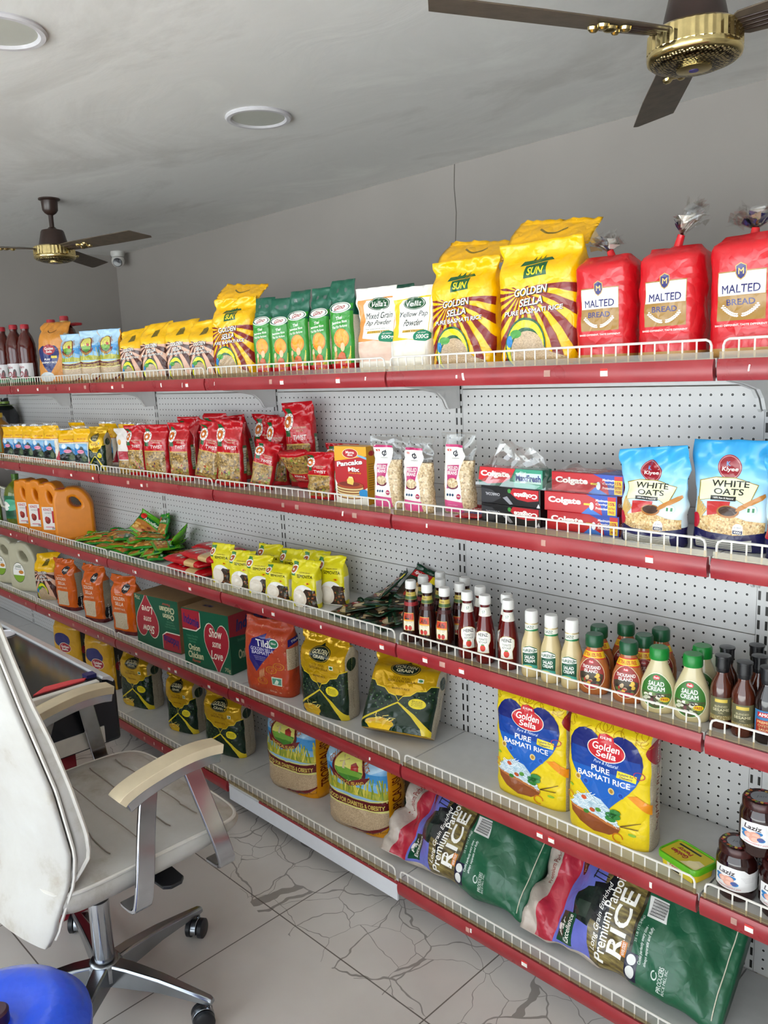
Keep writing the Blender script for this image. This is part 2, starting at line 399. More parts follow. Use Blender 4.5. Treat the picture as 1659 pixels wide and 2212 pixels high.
def fill(P, E, us, vs):
    """triangles of an outline (with holes), cut along every facet of the gridded surface below it"""
    V, E = cut_edges(P, E, us, vs); A = np.array(V, float)
    grid = len(us) > 1 and len(vs) > 1
    if grid:
        A = np.stack([np.interp(A[:, 0], us, np.arange(len(us))), np.interp(A[:, 1], vs, np.arange(len(vs)))], -1)
        V, E2 = [tuple(a) for a in A], []
        for a, b in E:                                # cut at the facets' diagonals as well
            p, q = V[a], V[b]; dp, dq = p[0] - p[1], q[0] - q[1]; last = a; ts = []
            if abs(dq - dp) > 1e-9: ts = sorted((k - dp) / (dq - dp) for k in range(int(math.ceil(min(dp, dq))), int(math.floor(max(dp, dq))) + 1))
            for t in ts:
                if 1e-4 < t < 1 - 1e-4: V.append((p[0] + (q[0] - p[0]) * t, p[1] + (q[1] - p[1]) * t)); E2.append((last, len(V) - 1)); last = len(V) - 1
            E2.append((last, b))
        E = E2
    bnd = list(E); pts = [Vector(v) for v in V]; cons = list(E)
    if grid:
        lo, hi = A.min(0), A.max(0); i0, j0 = np.floor(lo + 1e-6).astype(int); i1, j1 = np.ceil(hi - 1e-6).astype(int); n0 = len(pts); w = i1 - i0 + 1
        if w * (j1 - j0 + 1) > 4:
            for j in range(j0, j1 + 1):
                for i in range(i0, i1 + 1): pts.append(Vector((i, j)))
            cons += [(n0 + (j - j0) * w + i - i0, n0 + (j - j0 + 1) * w + i - i0 + 1) for j in range(j0, j1) for i in range(i0, i1)]
    r = geometry.delaunay_2d_cdt(pts, cons, [], 0, 1e-6)
    X = np.array([tuple(v) for v in r[0]]); F = np.array([tuple(f) for f in r[2]])
    if not len(F): return X, []
    a, b = np.array([V[e[0]] for e in bnd]), np.array([V[e[1]] for e in bnd]); C = X[F].mean(1); keep = np.zeros(len(F), bool)
    for k in range(0, len(F), 2000):
        c = C[k:k + 2000]; y = c[:, 1:2]; up = (a[:, 1] > y) != (b[:, 1] > y); dy = b[:, 1] - a[:, 1]; xi = a[:, 0] + (y - a[:, 1]) / np.where(dy == 0, 1e-12, dy) * (b[:, 0] - a[:, 0]); keep[k:k + 2000] = ((up & (c[:, 0:1] < xi)).sum(1) % 2) == 1
    F = F[keep]; T = X[F]; ar = (T[:, 1, 0] - T[:, 0, 0]) * (T[:, 2, 1] - T[:, 0, 1]) - (T[:, 2, 0] - T[:, 0, 0]) * (T[:, 1, 1] - T[:, 0, 1]); F = F[np.abs(ar) > 1e-9]; ar = ar[np.abs(ar) > 1e-9]
    F = np.where(ar[:, None] < 0, F[:, ::-1], F); used = np.unique(F); rm = np.zeros(len(X), int); rm[used] = np.arange(len(used)); X = X[used]; F = rm[F]
    if grid: X = np.stack([np.interp(X[:, 0], np.arange(len(us)), us), np.interp(X[:, 1], np.arange(len(vs)), vs)], -1)
    return X, [tuple(int(i) for i in f) for f in F]
class Print:
    """flat artwork laid on a surface as thin ink; a shape lies one layer above whatever it overlaps"""
    def __init__(s, surf, o0=.0004): s.s = surf; s.V = []; s.F = []; s.I = []; s.mats = []; s.o0 = o0; s.side = 'f'; s.box = (-.985, .004, .985, .996); s.lv = {}; s.film = isinstance(surf, Bag); s.asp = 1.
    def on(s, side): s.side = side; return s
    def mi(s, c):
        m = (inkf(c) if s.film else ink(c)) if isinstance(c, str) else c
        if m not in s.mats: s.mats.append(m)
        return s.mats.index(m)
    def level(s, X):
        x0, y0 = X.min(0); x1, y1 = X.max(0); L = s.lv.setdefault(s.side, []); k = 0
        for a in L:
            if a[4] >= k and a[0] < x1 and a[2] > x0 and a[1] < y1 and a[3] > y0: k = a[4] + 1
        L.append((x0, y0, x1, y1, min(k, 24))); return s.o0 + min(k, 24) * .00014
    def put(s, X, F, c, o=None):
        X = np.asarray(X, float)
        if not len(F): return
        P = s.s.map(s.side, X, s.level(X)); k = len(s.V); s.V += [tuple(p) for p in P]; s.F += [tuple(i + k for i in f) for f in F]; s.I += [s.mi(c)] * len(F)
    def off(s): return 0.
    def G(s, pts, c):
        pts = clip_poly([tuple(p) for p in pts], s.box)
        if len(pts) < 3: return s
        n = len(pts); us, vs = s.s.lines(s.side); V, F = fill(pts, [(i, (i + 1) % n) for i in range(n)], us, vs)
        s.put(V, F, c); return s
    def R(s, x0, y0, x1, y1, c): return s.G([(x0, y0), (x1, y0), (x1, y1), (x0, y1)], c)
    def E(s, cx, cy, rx, ry, c, n=28, a0=0, a1=360, rot=0):
        pts = [(cx + rx * cos(rad(a0 + (a1 - a0) * i / n)), cy + ry * sin(rad(a0 + (a1 - a0) * i / n))) for i in range(n + (a1 - a0 != 360))]
        if rot:
            q = rx / ry; ca, sa = cos(rad(rot)), sin(rad(rot)); pts = [(cx + (x - cx) * ca - (y - cy) * q * sa, cy + (x - cx) / q * sa + (y - cy) * ca) for x, y in pts]
        return s.G(pts, c)
    def T(s, t, cx, cy, w, h, c, bold=.02, shear=0., rot=0., arch=0., slope=0.):
        V, F, E = text_mesh(t, bold if isinstance(s.s, Box) else min(bold, .018), shear); X = V - .5
        Y = X[:, 1] * h + arch * (.25 - X[:, 0] ** 2) * 4 + slope * X[:, 0]
        X = np.stack([X[:, 0] * w, Y], -1)
        if rot:
            asp = s.asp; ca, sa = cos(rad(rot)), sin(rad(rot)); x = X[:, 0] * asp; X = np.stack([(x * ca - X[:, 1] * sa) / asp, x * sa + X[:, 1] * ca], -1)
        return s.TX(X + np.array([cx, cy]), F, E, c)
    def TX(s, X, F, E, c):
        us, vs = s.s.lines(s.side)
        if len(us) > 1: X, F = fill([tuple(x) for x in X], E, us, vs)
        s.put(X, F, c); return s
    def build(s, name, parent):
        if not s.V: return None
        return mesh_obj(name, s.V, s.F, s.mats, s.I, parent)
def heart(cx, cy, w, h, n=40):
    out = []
    for i in range(n):
        t = 2 * pi * i / n; out.append((cx + w / 2 * (sin(t) ** 3), cy + h / 2 * ((13 * cos(t) - 5 * cos(2 * t) - 2 * cos(3 * t) - cos(4 * t)) / 15)))
    return out
# ------------------------------------------------------------------ the room
def mat_ceiling():
    mt, nt, p = newmat('ceiling_plaster'); tc = node(nt, 'ShaderNodeTexCoord')
    mp = node(nt, 'ShaderNodeMapping'); mp.inputs['Scale'].default_value = (.55, 1., 1); mp.inputs['Rotation'].default_value = (0, 0, .5)
    nt.links.new(tc.outputs['Object'], mp.inputs[0])
    n = node(nt, 'ShaderNodeTexNoise'); n.inputs['Scale'].default_value = 1.7; n.inputs['Detail'].default_value = 7; n.inputs['Roughness'].default_value = .62; n.inputs['Distortion'].default_value = .8
    nt.links.new(mp.outputs[0], n.inputs[0])
    nt.links.new(ramp(nt, n.outputs[0], [(.34, '#d2d0cd'), (.47, '#e4e3e1'), (.56, '#e1e0de'), (.68, '#ecece9')]), p.inputs['Base Color'])
    n2 = node(nt, 'ShaderNodeTexNoise'); n2.inputs['Scale'].default_value = 5; n2.inputs['Detail'].default_value = 8; n2.inputs['Distortion'].default_value = 1.2
    nt.links.new(mp.outputs[0], n2.inputs[0])
    b = node(nt, 'ShaderNodeBump'); b.inputs['Strength'].default_value = .28; b.inputs['Distance'].default_value = .012
    nt.links.new(n2.outputs[0], b.inputs['Height']); nt.links.new(b.outputs[0], p.inputs['Normal']); p.inputs['Roughness'].default_value = .62
    return mt
def mat_floor():
    mt, nt, p = newmat('floor_tiles'); L = nt.links.new; tc = node(nt, 'ShaderNodeTexCoord')
    sx = node(nt, 'ShaderNodeSeparateXYZ'); L(tc.outputs['Object'], sx.inputs[0])
    def mth(op, a, b=None):
        m = node(nt, 'ShaderNodeMath', operation=op)
        for i, q in enumerate((a, b)):
            if q is None: continue
            if isinstance(q, (int, float)): m.inputs[i].default_value = q
            else: L(q, m.inputs[i])
        return m.outputs[0]
    def groove(c, off):
        f = mth('FRACT', mth('DIVIDE', mth('ADD', c, off), .6185)); return mth('LESS_THAN', mth('ABSOLUTE', mth('SUBTRACT', f, .5)), .0033)
    g = mth('MAXIMUM', groove(sx.outputs[0], 1.22 + .30925), groove(sx.outputs[1], .276 + .30925))
    n = node(nt, 'ShaderNodeTexNoise'); n.inputs['Scale'].default_value = 2.2; n.inputs['Detail'].default_value = 6; L(tc.outputs['Object'], n.inputs[0])
    base = ramp(nt, n.outputs[0], [(.3, '#c6beb7'), (.55, '#d3ccc5'), (.75, '#d9d3cc')])
    nd = node(nt, 'ShaderNodeTexNoise'); nd.inputs['Scale'].default_value = 5; nd.inputs['Detail'].default_value = 3; L(tc.outputs['Object'], nd.inputs[0])
    va = node(nt, 'ShaderNodeVectorMath', operation='MULTIPLY_ADD'); L(nd.outputs['Color'], va.inputs[0]); va.inputs[1].default_value = (.15, .15, 0); L(tc.outputs['Object'], va.inputs[2])
    def crack(sc, wd):
        v = node(nt, 'ShaderNodeTexVoronoi', feature='DISTANCE_TO_EDGE'); v.inputs['Scale'].default_value = sc; L(va.outputs[0], v.inputs[0]); return mth('LESS_THAN', v.outputs['Distance'], wd)
    nm = node(nt, 'ShaderNodeTexNoise'); nm.inputs['Scale'].default_value = 1.3; nm.inputs['Detail'].default_value = 2; mo = node(nt, 'ShaderNodeMapping'); mo.inputs['Location'].default_value = (2.31, .4, 0); L(tc.outputs['Object'], mo.inputs[0]); L(mo.outputs[0], nm.inputs[0])
    # cracked tiles lie along the foot of the shelves
    near = mth('GREATER_THAN', mth('ADD', sx.outputs[1], mth('MULTIPLY', nm.outputs[0], .25)), -.17)
    ck = mth('MULTIPLY', mth('MAXIMUM', crack(3.4, .0075), crack(6.1, .006)), near)
    m1 = node(nt, 'ShaderNodeMix', data_type='RGBA'); L(g, m1.inputs[0]); L(base, m1.inputs[6]); m1.inputs[7].default_value = lin('#6f665f')
    m2 = node(nt, 'ShaderNodeMix', data_type='RGBA'); L(mth('MULTIPLY', ck, .62), m2.inputs[0]); L(m1.outputs[2], m2.inputs[6]); m2.inputs[7].default_value = lin('#5a5048')
    L(m2.outputs[2], p.inputs['Base Color']); p.inputs['Roughness'].default_value = .3
    return mt
M_wall = bumped(M('#a19b96', .75, 0, .035, .3, 1.6, 'wall_paint'), 9, .08, .01)
def slab(name, x0, x1, y0, y1, z0, z1, mt): return structure(MB().box(x0, x1, y0, y1, z0, z1).build(name, mt, None, False))
slab('floor', XL - .1, XR + .1, FY - .15, YB + .1, -.1, 0, mat_floor())
slab('ceiling', XL - .1, XR + .1, FY - .15, YB + .1, ZC, ZC + .1, mat_ceiling())
slab('wall_back', XL - .1, XR + .1, YB, YB + .1, 0, ZC, M_wall)
slab('wall_left', XL - .1, XL, FY - .15, YB, 0, ZC, M_wall)
slab('wall_right', XR, XR + .1, FY - .15, YB, 0, ZC, M_wall)
fw = MB(); fw.box(XL, WX0, FY - .15, FY, 0, ZC); fw.box(WX0, WX1, FY - .15, FY, 0, WZ0); fw.box(WX0, WX1, FY - .15, FY, FZ1, ZC); fw.box(WX1, FX0, FY - .15, FY, 0, ZC); fw.box(FX1, XR, FY - .15, FY, 0, ZC); fw.box(FX0, FX1, FY - .15, FY, FZ1, ZC)
structure(fw.build('wall_front', M_wall, None, False))
slab('ground', XL - 14, XR + 14, FY - 16, FY - .15, -.12, -.02, M('#a6aaaa', .9, 0, .1, .3, 2, 'forecourt_concrete'))
ck = MB().tube([(-2.0, YB - .001, ZC), (-2.005, YB - .001, 2.56), (-1.995, YB - .001, 2.44), (-2.004, YB - .001, 2.3), (-2.0, YB - .001, 2.1)], .0022, 4).build('trim_1', M('#6d6763', .9)); structure(ck)

# ------------------------------------------------------------------ recessed ceiling lights, camera
def ceiling_light(x, y, label):
    t = tag(empty('ceiling_light', (x, y, ZC)), label, 'ceiling light', 'round ceiling lights')
    MB().lathe([(.125, .002), (.128, -.006), (.122, -.012), (.108, -.012), (.101, -.006), (.1, .001)], 48).build('rim', M('#c9c7cb', .45), t)
    MB().lathe([(.104, -.001), (.102, -.005), (.05, -.006), (.001, -.006)], 40).build('diffuser', M('#b9bab2', .4, 0, .02), t)
ceiling_light(-1.98, .41, 'round ceiling light, switched off, halfway between the two fans')
ceiling_light(-1.79, -.62, 'round ceiling light, switched off, cut by the left edge at the top')
t = tag(empty('security_camera', (-5.30, 1.50, ZC)), 'small white dome security camera in the corner under the ceiling', 'security camera')
MB().lathe([(.05, 0), (.052, -.02), (.046, -.04), (.02, -.045)], 24).build('base', M('#cfcdc9', .4), t)
_b = MB().lathe([(.001, -.118), (.028, -.112), (.045, -.09), (.05, -.07), (.044, -.045), (.03, -.036)], 24).build('dome', M('#d5d3cf', .35), t)
_l = MB().lathe([(.001, 0), (.03, .002), (.034, .012), (.03, .03)], 20).build('lens', M('#14141a', .12), t); _l.location = (.040, -.028, -.085); _l.rotation_euler = Vector((-.85, .55, .2)).to_track_quat('Z', 'Y').to_euler(); _l.rotation_euler = Vector((-.82, .56, .12)).to_track_quat('Z', 'Y').to_euler()

# ------------------------------------------------------------------ ceiling fans
M_brown = M('#33241f', .32, 0, .1, .5, 40)
M_blade = bumped(M('#5c5044', .42, .0, .22, .5, 26), 60, .25, .002)
M_brass = M('#e6d193', .16, 1., .1, .5, 60)
def fan(x, y, zh, ang, label, tip):
    t = tag(empty('ceiling_fan', (x, y, zh)), label, 'ceiling fan', 'brown and brass ceiling fans')
    top = ZC - zh
    MB().lathe([(.056, top), (.056, top - .006), (.043, top - .012), (.04, top - .06), (.03, top - .074), (.014, top - .085)], 28).build('canopy', M_brown, t)
    MB().lathe([(.0125, top - .08), (.0125, .11)], 14).build('down_rod', M_brown, t)
    MB().lathe([(.016, .135), (.026, .125), (.055, .118), (.06, .11), (.075, .045), (.078, .03), (.06, .028)], 32).build('motor_cover', M_brown, t)
    n = 72; V = MB()
    pr = [(.06, .034), (.098, .034), (.106, .028), (.107, -.012), (.103, -.022)]
    k0 = 0
    for r, z in pr:
        for k in range(n):
            a = 2 * pi * k / n; q = r + (.0012 if k % 2 else -.0012) * (r > .1); V.V.append((q * cos(a), q * sin(a), z))
    for i in range(len(pr) - 1):
        for k in range(n): V.F.append((i * n + k, (i + 1) * n + k, (i + 1) * n + (k + 1) % n, i * n + (k + 1) % n)); V.I.append(0)
    V.build('brass_band', M_brass, t, sharp=18)
    MB().lathe([(.106, -.012), (.1085, -.02), (.106, -.03), (.099, -.034)], 64).build('rim', M_brass, t, sharp=60)
    mb, nt, p = newmat('pierced_brass'); p.inputs['Base Color'].default_value = lin('#cdb368'); p.inputs['Metallic'].default_value = 1; p.inputs['Roughness'].default_value = .22
    tc = node(nt, 'ShaderNodeTexCoord'); v = node(nt, 'ShaderNodeTexVoronoi'); v.inputs['Scale'].default_value = 130; v.inputs['Randomness'].default_value = .35; nt.links.new(tc.outputs['Object'], v.inputs[0])
    b = node(nt, 'ShaderNodeBump'); b.inputs['Strength'].default_value = 1; b.inputs['Distance'].default_value = .004; b.invert = True; nt.links.new(v.outputs['Distance'], b.inputs['Height']); nt.links.new(b.outputs[0], p.inputs['Normal'])
    nt.links.new(ramp(nt, v.outputs['Distance'], [(.35, '#ead69c'), (.55, '#3a2c16')]), p.inputs['Base Color'])
    MB().lathe([(.101, -.028), (.098, -.036), (.07, -.046), (.036, -.05)], 56).build('pierced_plate', mb, t, sharp=60)
    MB().lathe([(.04, -.047), (.04, -.052), (.034, -.054), (.001, -.054)], 40).build('centre_cap', M_brass, t, sharp=30)
    MB().lathe([(.011, -.053), (.011, -.0552), (.001, -.0552)], 20).build('badge', M('#3a2f78', .3), t)
    for i in range(3):
        a = rad(ang + 120 * i); R = Matrix.Rotation(a, 4, 'Z') @ Matrix.Rotation(rad(-11), 4, 'X')
        pts = [(.085, -.028), (.11, -.05), (.2, -.058), (.45, -.062), (.655, -.065), (.70, .038), (.69, .052), (.45, .056), (.2, .052), (.11, .045), (.085, .028)]
        b = curve_solid('blade', [[(x, z) for x, z in pts]], .0035, .0008, M_blade, t, 1)
        b.matrix_local = R @ Matrix.Translation((0, 0, .022)) @ Matrix.Rotation(rad(-90), 4, 'X')
        rb = MB()
        for q in (-.028, -.012, .004, .02): rb.box(.10, .21, q, q + .007, .0165, .0225)
        o = rb.build('blade_holder', M_brown, t, bevel=.002); o.matrix_local = R
        om = MB()
        for sx_, sy_, r_ in ((0, 0, .02), (-.028, .018, .014), (.026, -.02, .014), (.024, .016, .014), (-.026, -.018, .012)):
            om.lathe([(r_, 0), (r_ * .9, -.006), (r_ * .5, -.011), (.001, -.012)], 14, c=(.24 + sx_ * 1.1, sy_, .018))
        o = om.build('brass_ornament', M_brass, t, sharp=30); o.matrix_local = R
fan(-.241, .384, 2.412, 5, 'large ceiling fan nearest the viewer at the top right', .7)
fan(-3.795, .35, 2.385, 14, 'small-looking ceiling fan at the far left near the wall corner', .7)

# ------------------------------------------------------------------ shelving bays
W = .92; D = .302
SH = [1.684, 1.281, .892, .507, .138]             # shelf surfaces
def mat_peg():
    mt, nt, p = newmat('pegboard'); L = nt.links.new; tc = node(nt, 'ShaderNodeTexCoord'); s = node(nt, 'ShaderNodeSeparateXYZ'); L(tc.outputs['Object'], s.inputs[0])
    def mth(op, a, b=None):
        m = node(nt, 'ShaderNodeMath', operation=op)
        for i, q in enumerate((a, b)):
            if q is None: continue
            if isinstance(q, (int, float)): m.inputs[i].default_value = q
            else: L(q, m.inputs[i])
        return m.outputs[0]
    P_ = .02558
    fx = mth('SUBTRACT', mth('FRACT', mth('DIVIDE', s.outputs[0], P_)), .5); fz = mth('SUBTRACT', mth('FRACT', mth('DIVIDE', s.outputs[2], P_)), .5)
    d = mth('SQRT', mth('ADD', mth('MULTIPLY', fx, fx), mth('MULTIPLY', fz, fz)))
    ins = mth('MULTIPLY', mth('LESS_THAN', mth('ABSOLUTE', s.outputs[0]), .436), mth('LESS_THAN', d, .125))
    rim = mth('MULTIPLY', mth('LESS_THAN', mth('ABSOLUTE', s.outputs[0]), .436), mth('LESS_THAN', d, .17))
    a = node(nt, 'ShaderNodeMix', data_type='RGBA'); L(rim, a.inputs[0]); a.inputs[6].default_value = lin('#c6c5c4'); a.inputs[7].default_value = lin('#d6d5d3')
    b = node(nt, 'ShaderNodeMix', data_type='RGBA'); L(ins, b.inputs[0]); L(a.outputs[2], b.inputs[6]); b.inputs[7].default_value = lin('#151312')
    L(b.outputs[2], p.inputs['Base Color']); p.inputs['Roughness'].default_value = .38
    return mt
def mat_slots():
    mt, nt, p = newmat('slotted_post'); L = nt.links.new; tc = node(nt, 'ShaderNodeTexCoord'); s = node(nt, 'ShaderNodeSeparateXYZ'); L(tc.outputs['Object'], s.inputs[0])
    def mth(op, a, b=None):
        m = node(nt, 'ShaderNodeMath', operation=op)
        for i, q in enumerate((a, b)):
            if q is None: continue
            if isinstance(q, (int, float)): m.inputs[i].default_value = q
            else: L(q, m.inputs[i])
        return m.outputs[0]
    fz = mth('FRACT', mth('DIVIDE', s.outputs[2], .036)); m_ = mth('MULTIPLY', mth('LESS_THAN', fz, .62), mth('LESS_THAN', mth('ABSOLUTE', mth('SUBTRACT', mth('ABSOLUTE', s.outputs[0]), .009)), .0032))
    b = node(nt, 'ShaderNodeMix', data_type='RGBA'); L(m_, b.inputs[0]); b.inputs[6].default_value = lin('#c2c1c0'); b.inputs[7].default_value = lin('#17140f')
    L(b.outputs[2], p.inputs['Base Color']); p.inputs['Roughness'].default_value = .4
    return mt
M_peg, M_slot = mat_peg(), mat_slots()
M_shelf = M('#c9c8c7', .36, 0, .03); M_wire = M('#dcd8d0', .35, 0, .02)
def mat_rail():
    mt, nt, p = newmat('red_price_rail'); L = nt.links.new; tc = node(nt, 'ShaderNodeTexCoord')
    n = node(nt, 'ShaderNodeTexNoise'); n.inputs['Scale'].default_value = 7; n.inputs['Detail'].default_value = 6; L(tc.outputs['Object'], n.inputs[0])
    L(ramp(nt, n.outputs[0], [(.3, '#8a1f26'), (.55, '#96262c'), (.75, '#a03a3c')]), p.inputs['Base Color'])
    L(ramp(nt, n.outputs[0], [(.3, (.24,) * 3 + (1,)), (.7, (.42,) * 3 + (1,))]), p.inputs['Roughness'])
    p.inputs['Coat Weight'].default_value = .2; p.inputs['Coat Roughness'].default_value = .22
    return mt
M_rail = mat_rail(); M_tag = M('#e8e4da', .6, 0, .1, .4, 90); M_tagr = M('#c9302c', .6, 0, 0); M_clear = film('clear_strip', '#e8dfc8', .06, .2, .25); M_res = M('#b98d80', .7, 0, .2)
ORD = ['first', 'second', 'third', 'fourth', 'fifth', 'sixth', 'seventh', 'eighth', 'ninth', 'tenth', 'eleventh', 'twelfth']
# pegboard panel z-ranges
PZ = [(1.324, 1.619), (1.029, 1.322), (.733, 1.027), (.437, .731), (.138, .435)]
def price_rail(y, z, seed, parent):
    rs = random.Random(seed); b = MB(); n = 8
    pr = [(-.0005, .0215)] + [(-.004 - .0075 * sin(pi * (.15 + .75 * i / n)), .021 - .042 * i / n) for i in range(n + 1)] + [(.004, -.022), (.006, .0)]
    b.prism([(p[0] + y, p[1] + z) for p in pr], 'x', -W / 2 + .004, W / 2 - .004, 0)
    def face(q): # a point on the curved front: q 0 top .. 1 bottom
        return -.0046 - .0075 * sin(pi * (.15 + .75 * q)) + y, .021 - .042 * q + z
    def sticker(x, q0, q1, w, mi, sk=0):
        V = []; k = 3
        for i in range(k + 1):
            q = q0 + (q1 - q0) * i / k; yy, zz = face(q)
            for sx_ in (-1, 1): V.append((x + sx_ * w / 2 + sk * i * .3, yy - .0004 * (mi > 1), zz))
        b.add(V, [(2 * i, 2 * i + 2, 2 * i + 3, 2 * i + 1) for i in range(k)], mi)
    for i in range(rs.randint(3, 5)):
        x = rs.uniform(-.42, .42); kd = rs.random()
        if kd < .45:
            sticker(x, .3, .66, .018, 1); sticker(x, .26, .38, .018, 2)
        elif kd < .8:
            w = rs.uniform(.003, .009); sticker(x, rs.uniform(.2, .4), rs.uniform(.5, .7), w, 1, rs.uniform(-.004, .004))
        else: sticker(x, .25, .6, rs.uniform(.012, .022), 3)
    o = b.build('price_rail', [M_rail, M_tag, M_tagr, M_res], parent, sharp=30)
    return o
def wire_guard(y, z, parent):
    b = MB(); zt = z + .0365; zb = z - .006; w = W / 2 - .012; r = .0021
    arc = [(-w, zb), (-w, zt - .012), (-w + .003, zt - .004), (-w + .011, zt), (w - .011, zt), (w - .003, zt - .004), (w, zt - .012), (w, zb)]
    b.tube([(x, y, q) for x, q in arc], .0027, 6)
    n = 30
    for i in range(1, n): 
        x = -w + 2 * w * i / n; b.tube([(x, y, zb), (x, y, zt)], .00195, 5, caps=False)
    b.tube([(-w, y + .002, zb + .003), (w, y + .002, zb + .003)], .0018, 4)
    o = b.build('wire_guard', M_wire, parent)
    return o
def bracket(x, z, parent, depth=.29):
    pts = [(.012, z - .005), (.012, z - .02), (.06, z - .026), (.13, z - .036), (.20, z - .05), (.225, z - .07), (.24, z - .095), (.25, z - .102), (D - .004, z - .102), (D - .004, z - .005)]
    b = MB(); b.prism(pts, 'x', x - .002, x + .002, 0); b.prism([(p[0], p[1] - .002) for p in pts[1:8]] + [(p[0], p[1] + .004) for p in pts[7:0:-1]], 'x', x - .004, x + .004, 0)
    return b.build('bracket', M_shelf, parent, False)
def bay(i, name_label):
    """bay i spans x from -i*W to -(i+1)*W (i = -1 is the bay to the right of the first joint)"""
    cx = -(i + .5) * W
    t = tag(empty('shelving_bay', (cx, 0, 0)), name_label, 'shelf unit', 'red and white shelving bays')
    for k, (z0, z1) in enumerate(PZ):
        if i == 5 and k in (0, 1): continue
        zo = z0 + .006; o = MB().box(-W / 2 + .0155, W / 2 - .0155, -.004, .0, z0 - zo, z1 - zo).build('back_panel', M_peg, t, False, bevel=.001); o.location = (0, D + .004, zo)
    for sx_ in ((-1, 1) if i in (5,) else (1,)):
        MB().box(-.0147, .0147, -.002, .03, 0, 1.66).build('post', M_slot, t, False, loc=(sx_ * W / 2, D + .002, 0))
    MB().box(-W / 2, W / 2, D + .004, D + .02, 1.622, 1.655).build('top_rail', M_shelf, t, False)
    for k, z in enumerate(SH):
        y0 = 0. if k < 4 else -.037
        b = MB(); b.box(-W / 2 + .002, W / 2 - .002, y0 + .002, D - .003, z - .018, z, 0)
        s = b.build('shelf', [M_shelf], t, False)
        price_rail(y0, z - .023, i * 10 + k, s) if not (k == 4 and i == 1) else None
        wire_guard(y0 - .001, z, s)
        MB().box(-W / 2 + .006, W / 2 - .006, y0 - .0052, y0 - .0047, z - .003, z + .0125).build('clear_strip', M_clear, s, False)
        if k < 4:
            bracket(W / 2 - .006, z - .018, s); bracket(-W / 2 + .006, z - .018, s)
    if i == 1:                                      # this bay has lost its red rail: the bare white front shows
        pl = MB(); pl.box(-W / 2 + .004, W / 2 - .004, -.040, -.0335, .066, .122, 0); pl.box(-W / 2 + .2, W / 2 - .004, -.0405, -.0335, .122, .131, 1)
        pl.build('front_plate', [M('#d9dade', .4, 0, .02), M_rail], t, False)
    MB().box(-W / 2 + .003, W / 2 - .003, .10, .112, .0, .130).build('kick_plate', M('#b9bac0', .4, 0, .02), t, False)
    for q in (-1, 1): MB().box(q * (W / 2 - .03) - .02, q * (W / 2 - .03) + .02, .115, D, 0, .13).build('foot', M_shelf, t, False)
    return t
bay(-1, 'shelving bay at the right edge holding jam jars and sauces, partly cut off')
bay(0, 'shelving bay under the bread loaves, with toothpaste and ketchup on it')
bay(1, 'shelving bay under the green jasmine rice bags, with pasta and pancake mix')
bay(2, 'shelving bay above the chair, holding pasta twists, noodles and printed cartons')
bay(3, 'shelving bay with the yellow-topped packets and orange jugs, behind the desk')
bay(4, 'shelving bay second from the far end, holding red palm oil bottles')
bay(5, 'shelving bay at the far left end against the wall')
# ------------------------------------------------------------------ packs: one builder per kind
CLR = film('clear_film', '#ffffff', .05, .4, .1)
def pack(name, label, cat, bag, mats, art, x, y, z, yaw=0., tilt=0., group=None, roll=0.):
    o = bag.build(name, mats); p = Print(bag); p.asp = bag.w / 2 / bag.h
    art(p); p.build('print', o)
    o.location = (x, y, z + .0008); o.rotation_euler = (rad(tilt), rad(roll), rad(yaw))
    if z:
        if abs(tilt) < 12: o.scale.z = 1 + .011 / bag.h
        settle(o, z, .2985)
    return tag(o, label, cat, group)
def rays(p, cx, cy, asp, n, r0, c, y0=.02, y1=.7, a0=0, a1=360, swirl=0.):
    ob = p.box; p.box = (-.985, y0, .985, y1)
    for i in range(n):
        L_, R_ = [], []
        for k in range(9):
            r = r0 + (1.25 - r0) * k / 8
            for lst, da in ((L_, -.25), (R_, .25)):
                a = rad(a0 + (a1 - a0) * (i + .5 + da) / n) + swirl * r
                lst.append((cx + r * cos(a) / asp, cy + r * sin(a)))
        p.G(L_ + R_[::-1], c)
    p.box = ob
def arcband(p, cx, cy, rx, ry, t, c, a0, a1, n=24):
    o = [(cx + rx * cos(rad(a0 + (a1 - a0) * i / n)), cy + ry * sin(rad(a0 + (a1 - a0) * i / n))) for i in range(n + 1)]
    q = [(cx + (rx * (1 - t)) * cos(rad(a0 + (a1 - a0) * i / n)), cy + (ry * (1 - t)) * sin(rad(a0 + (a1 - a0) * i / n))) for i in range(n, -1, -1)]
    p.G(o + q, c)
WH, BK = '#f4f1ea', '#17120e'
YEL = foil('#f0b800', .22); YELD = foil('#e3a900', .36)
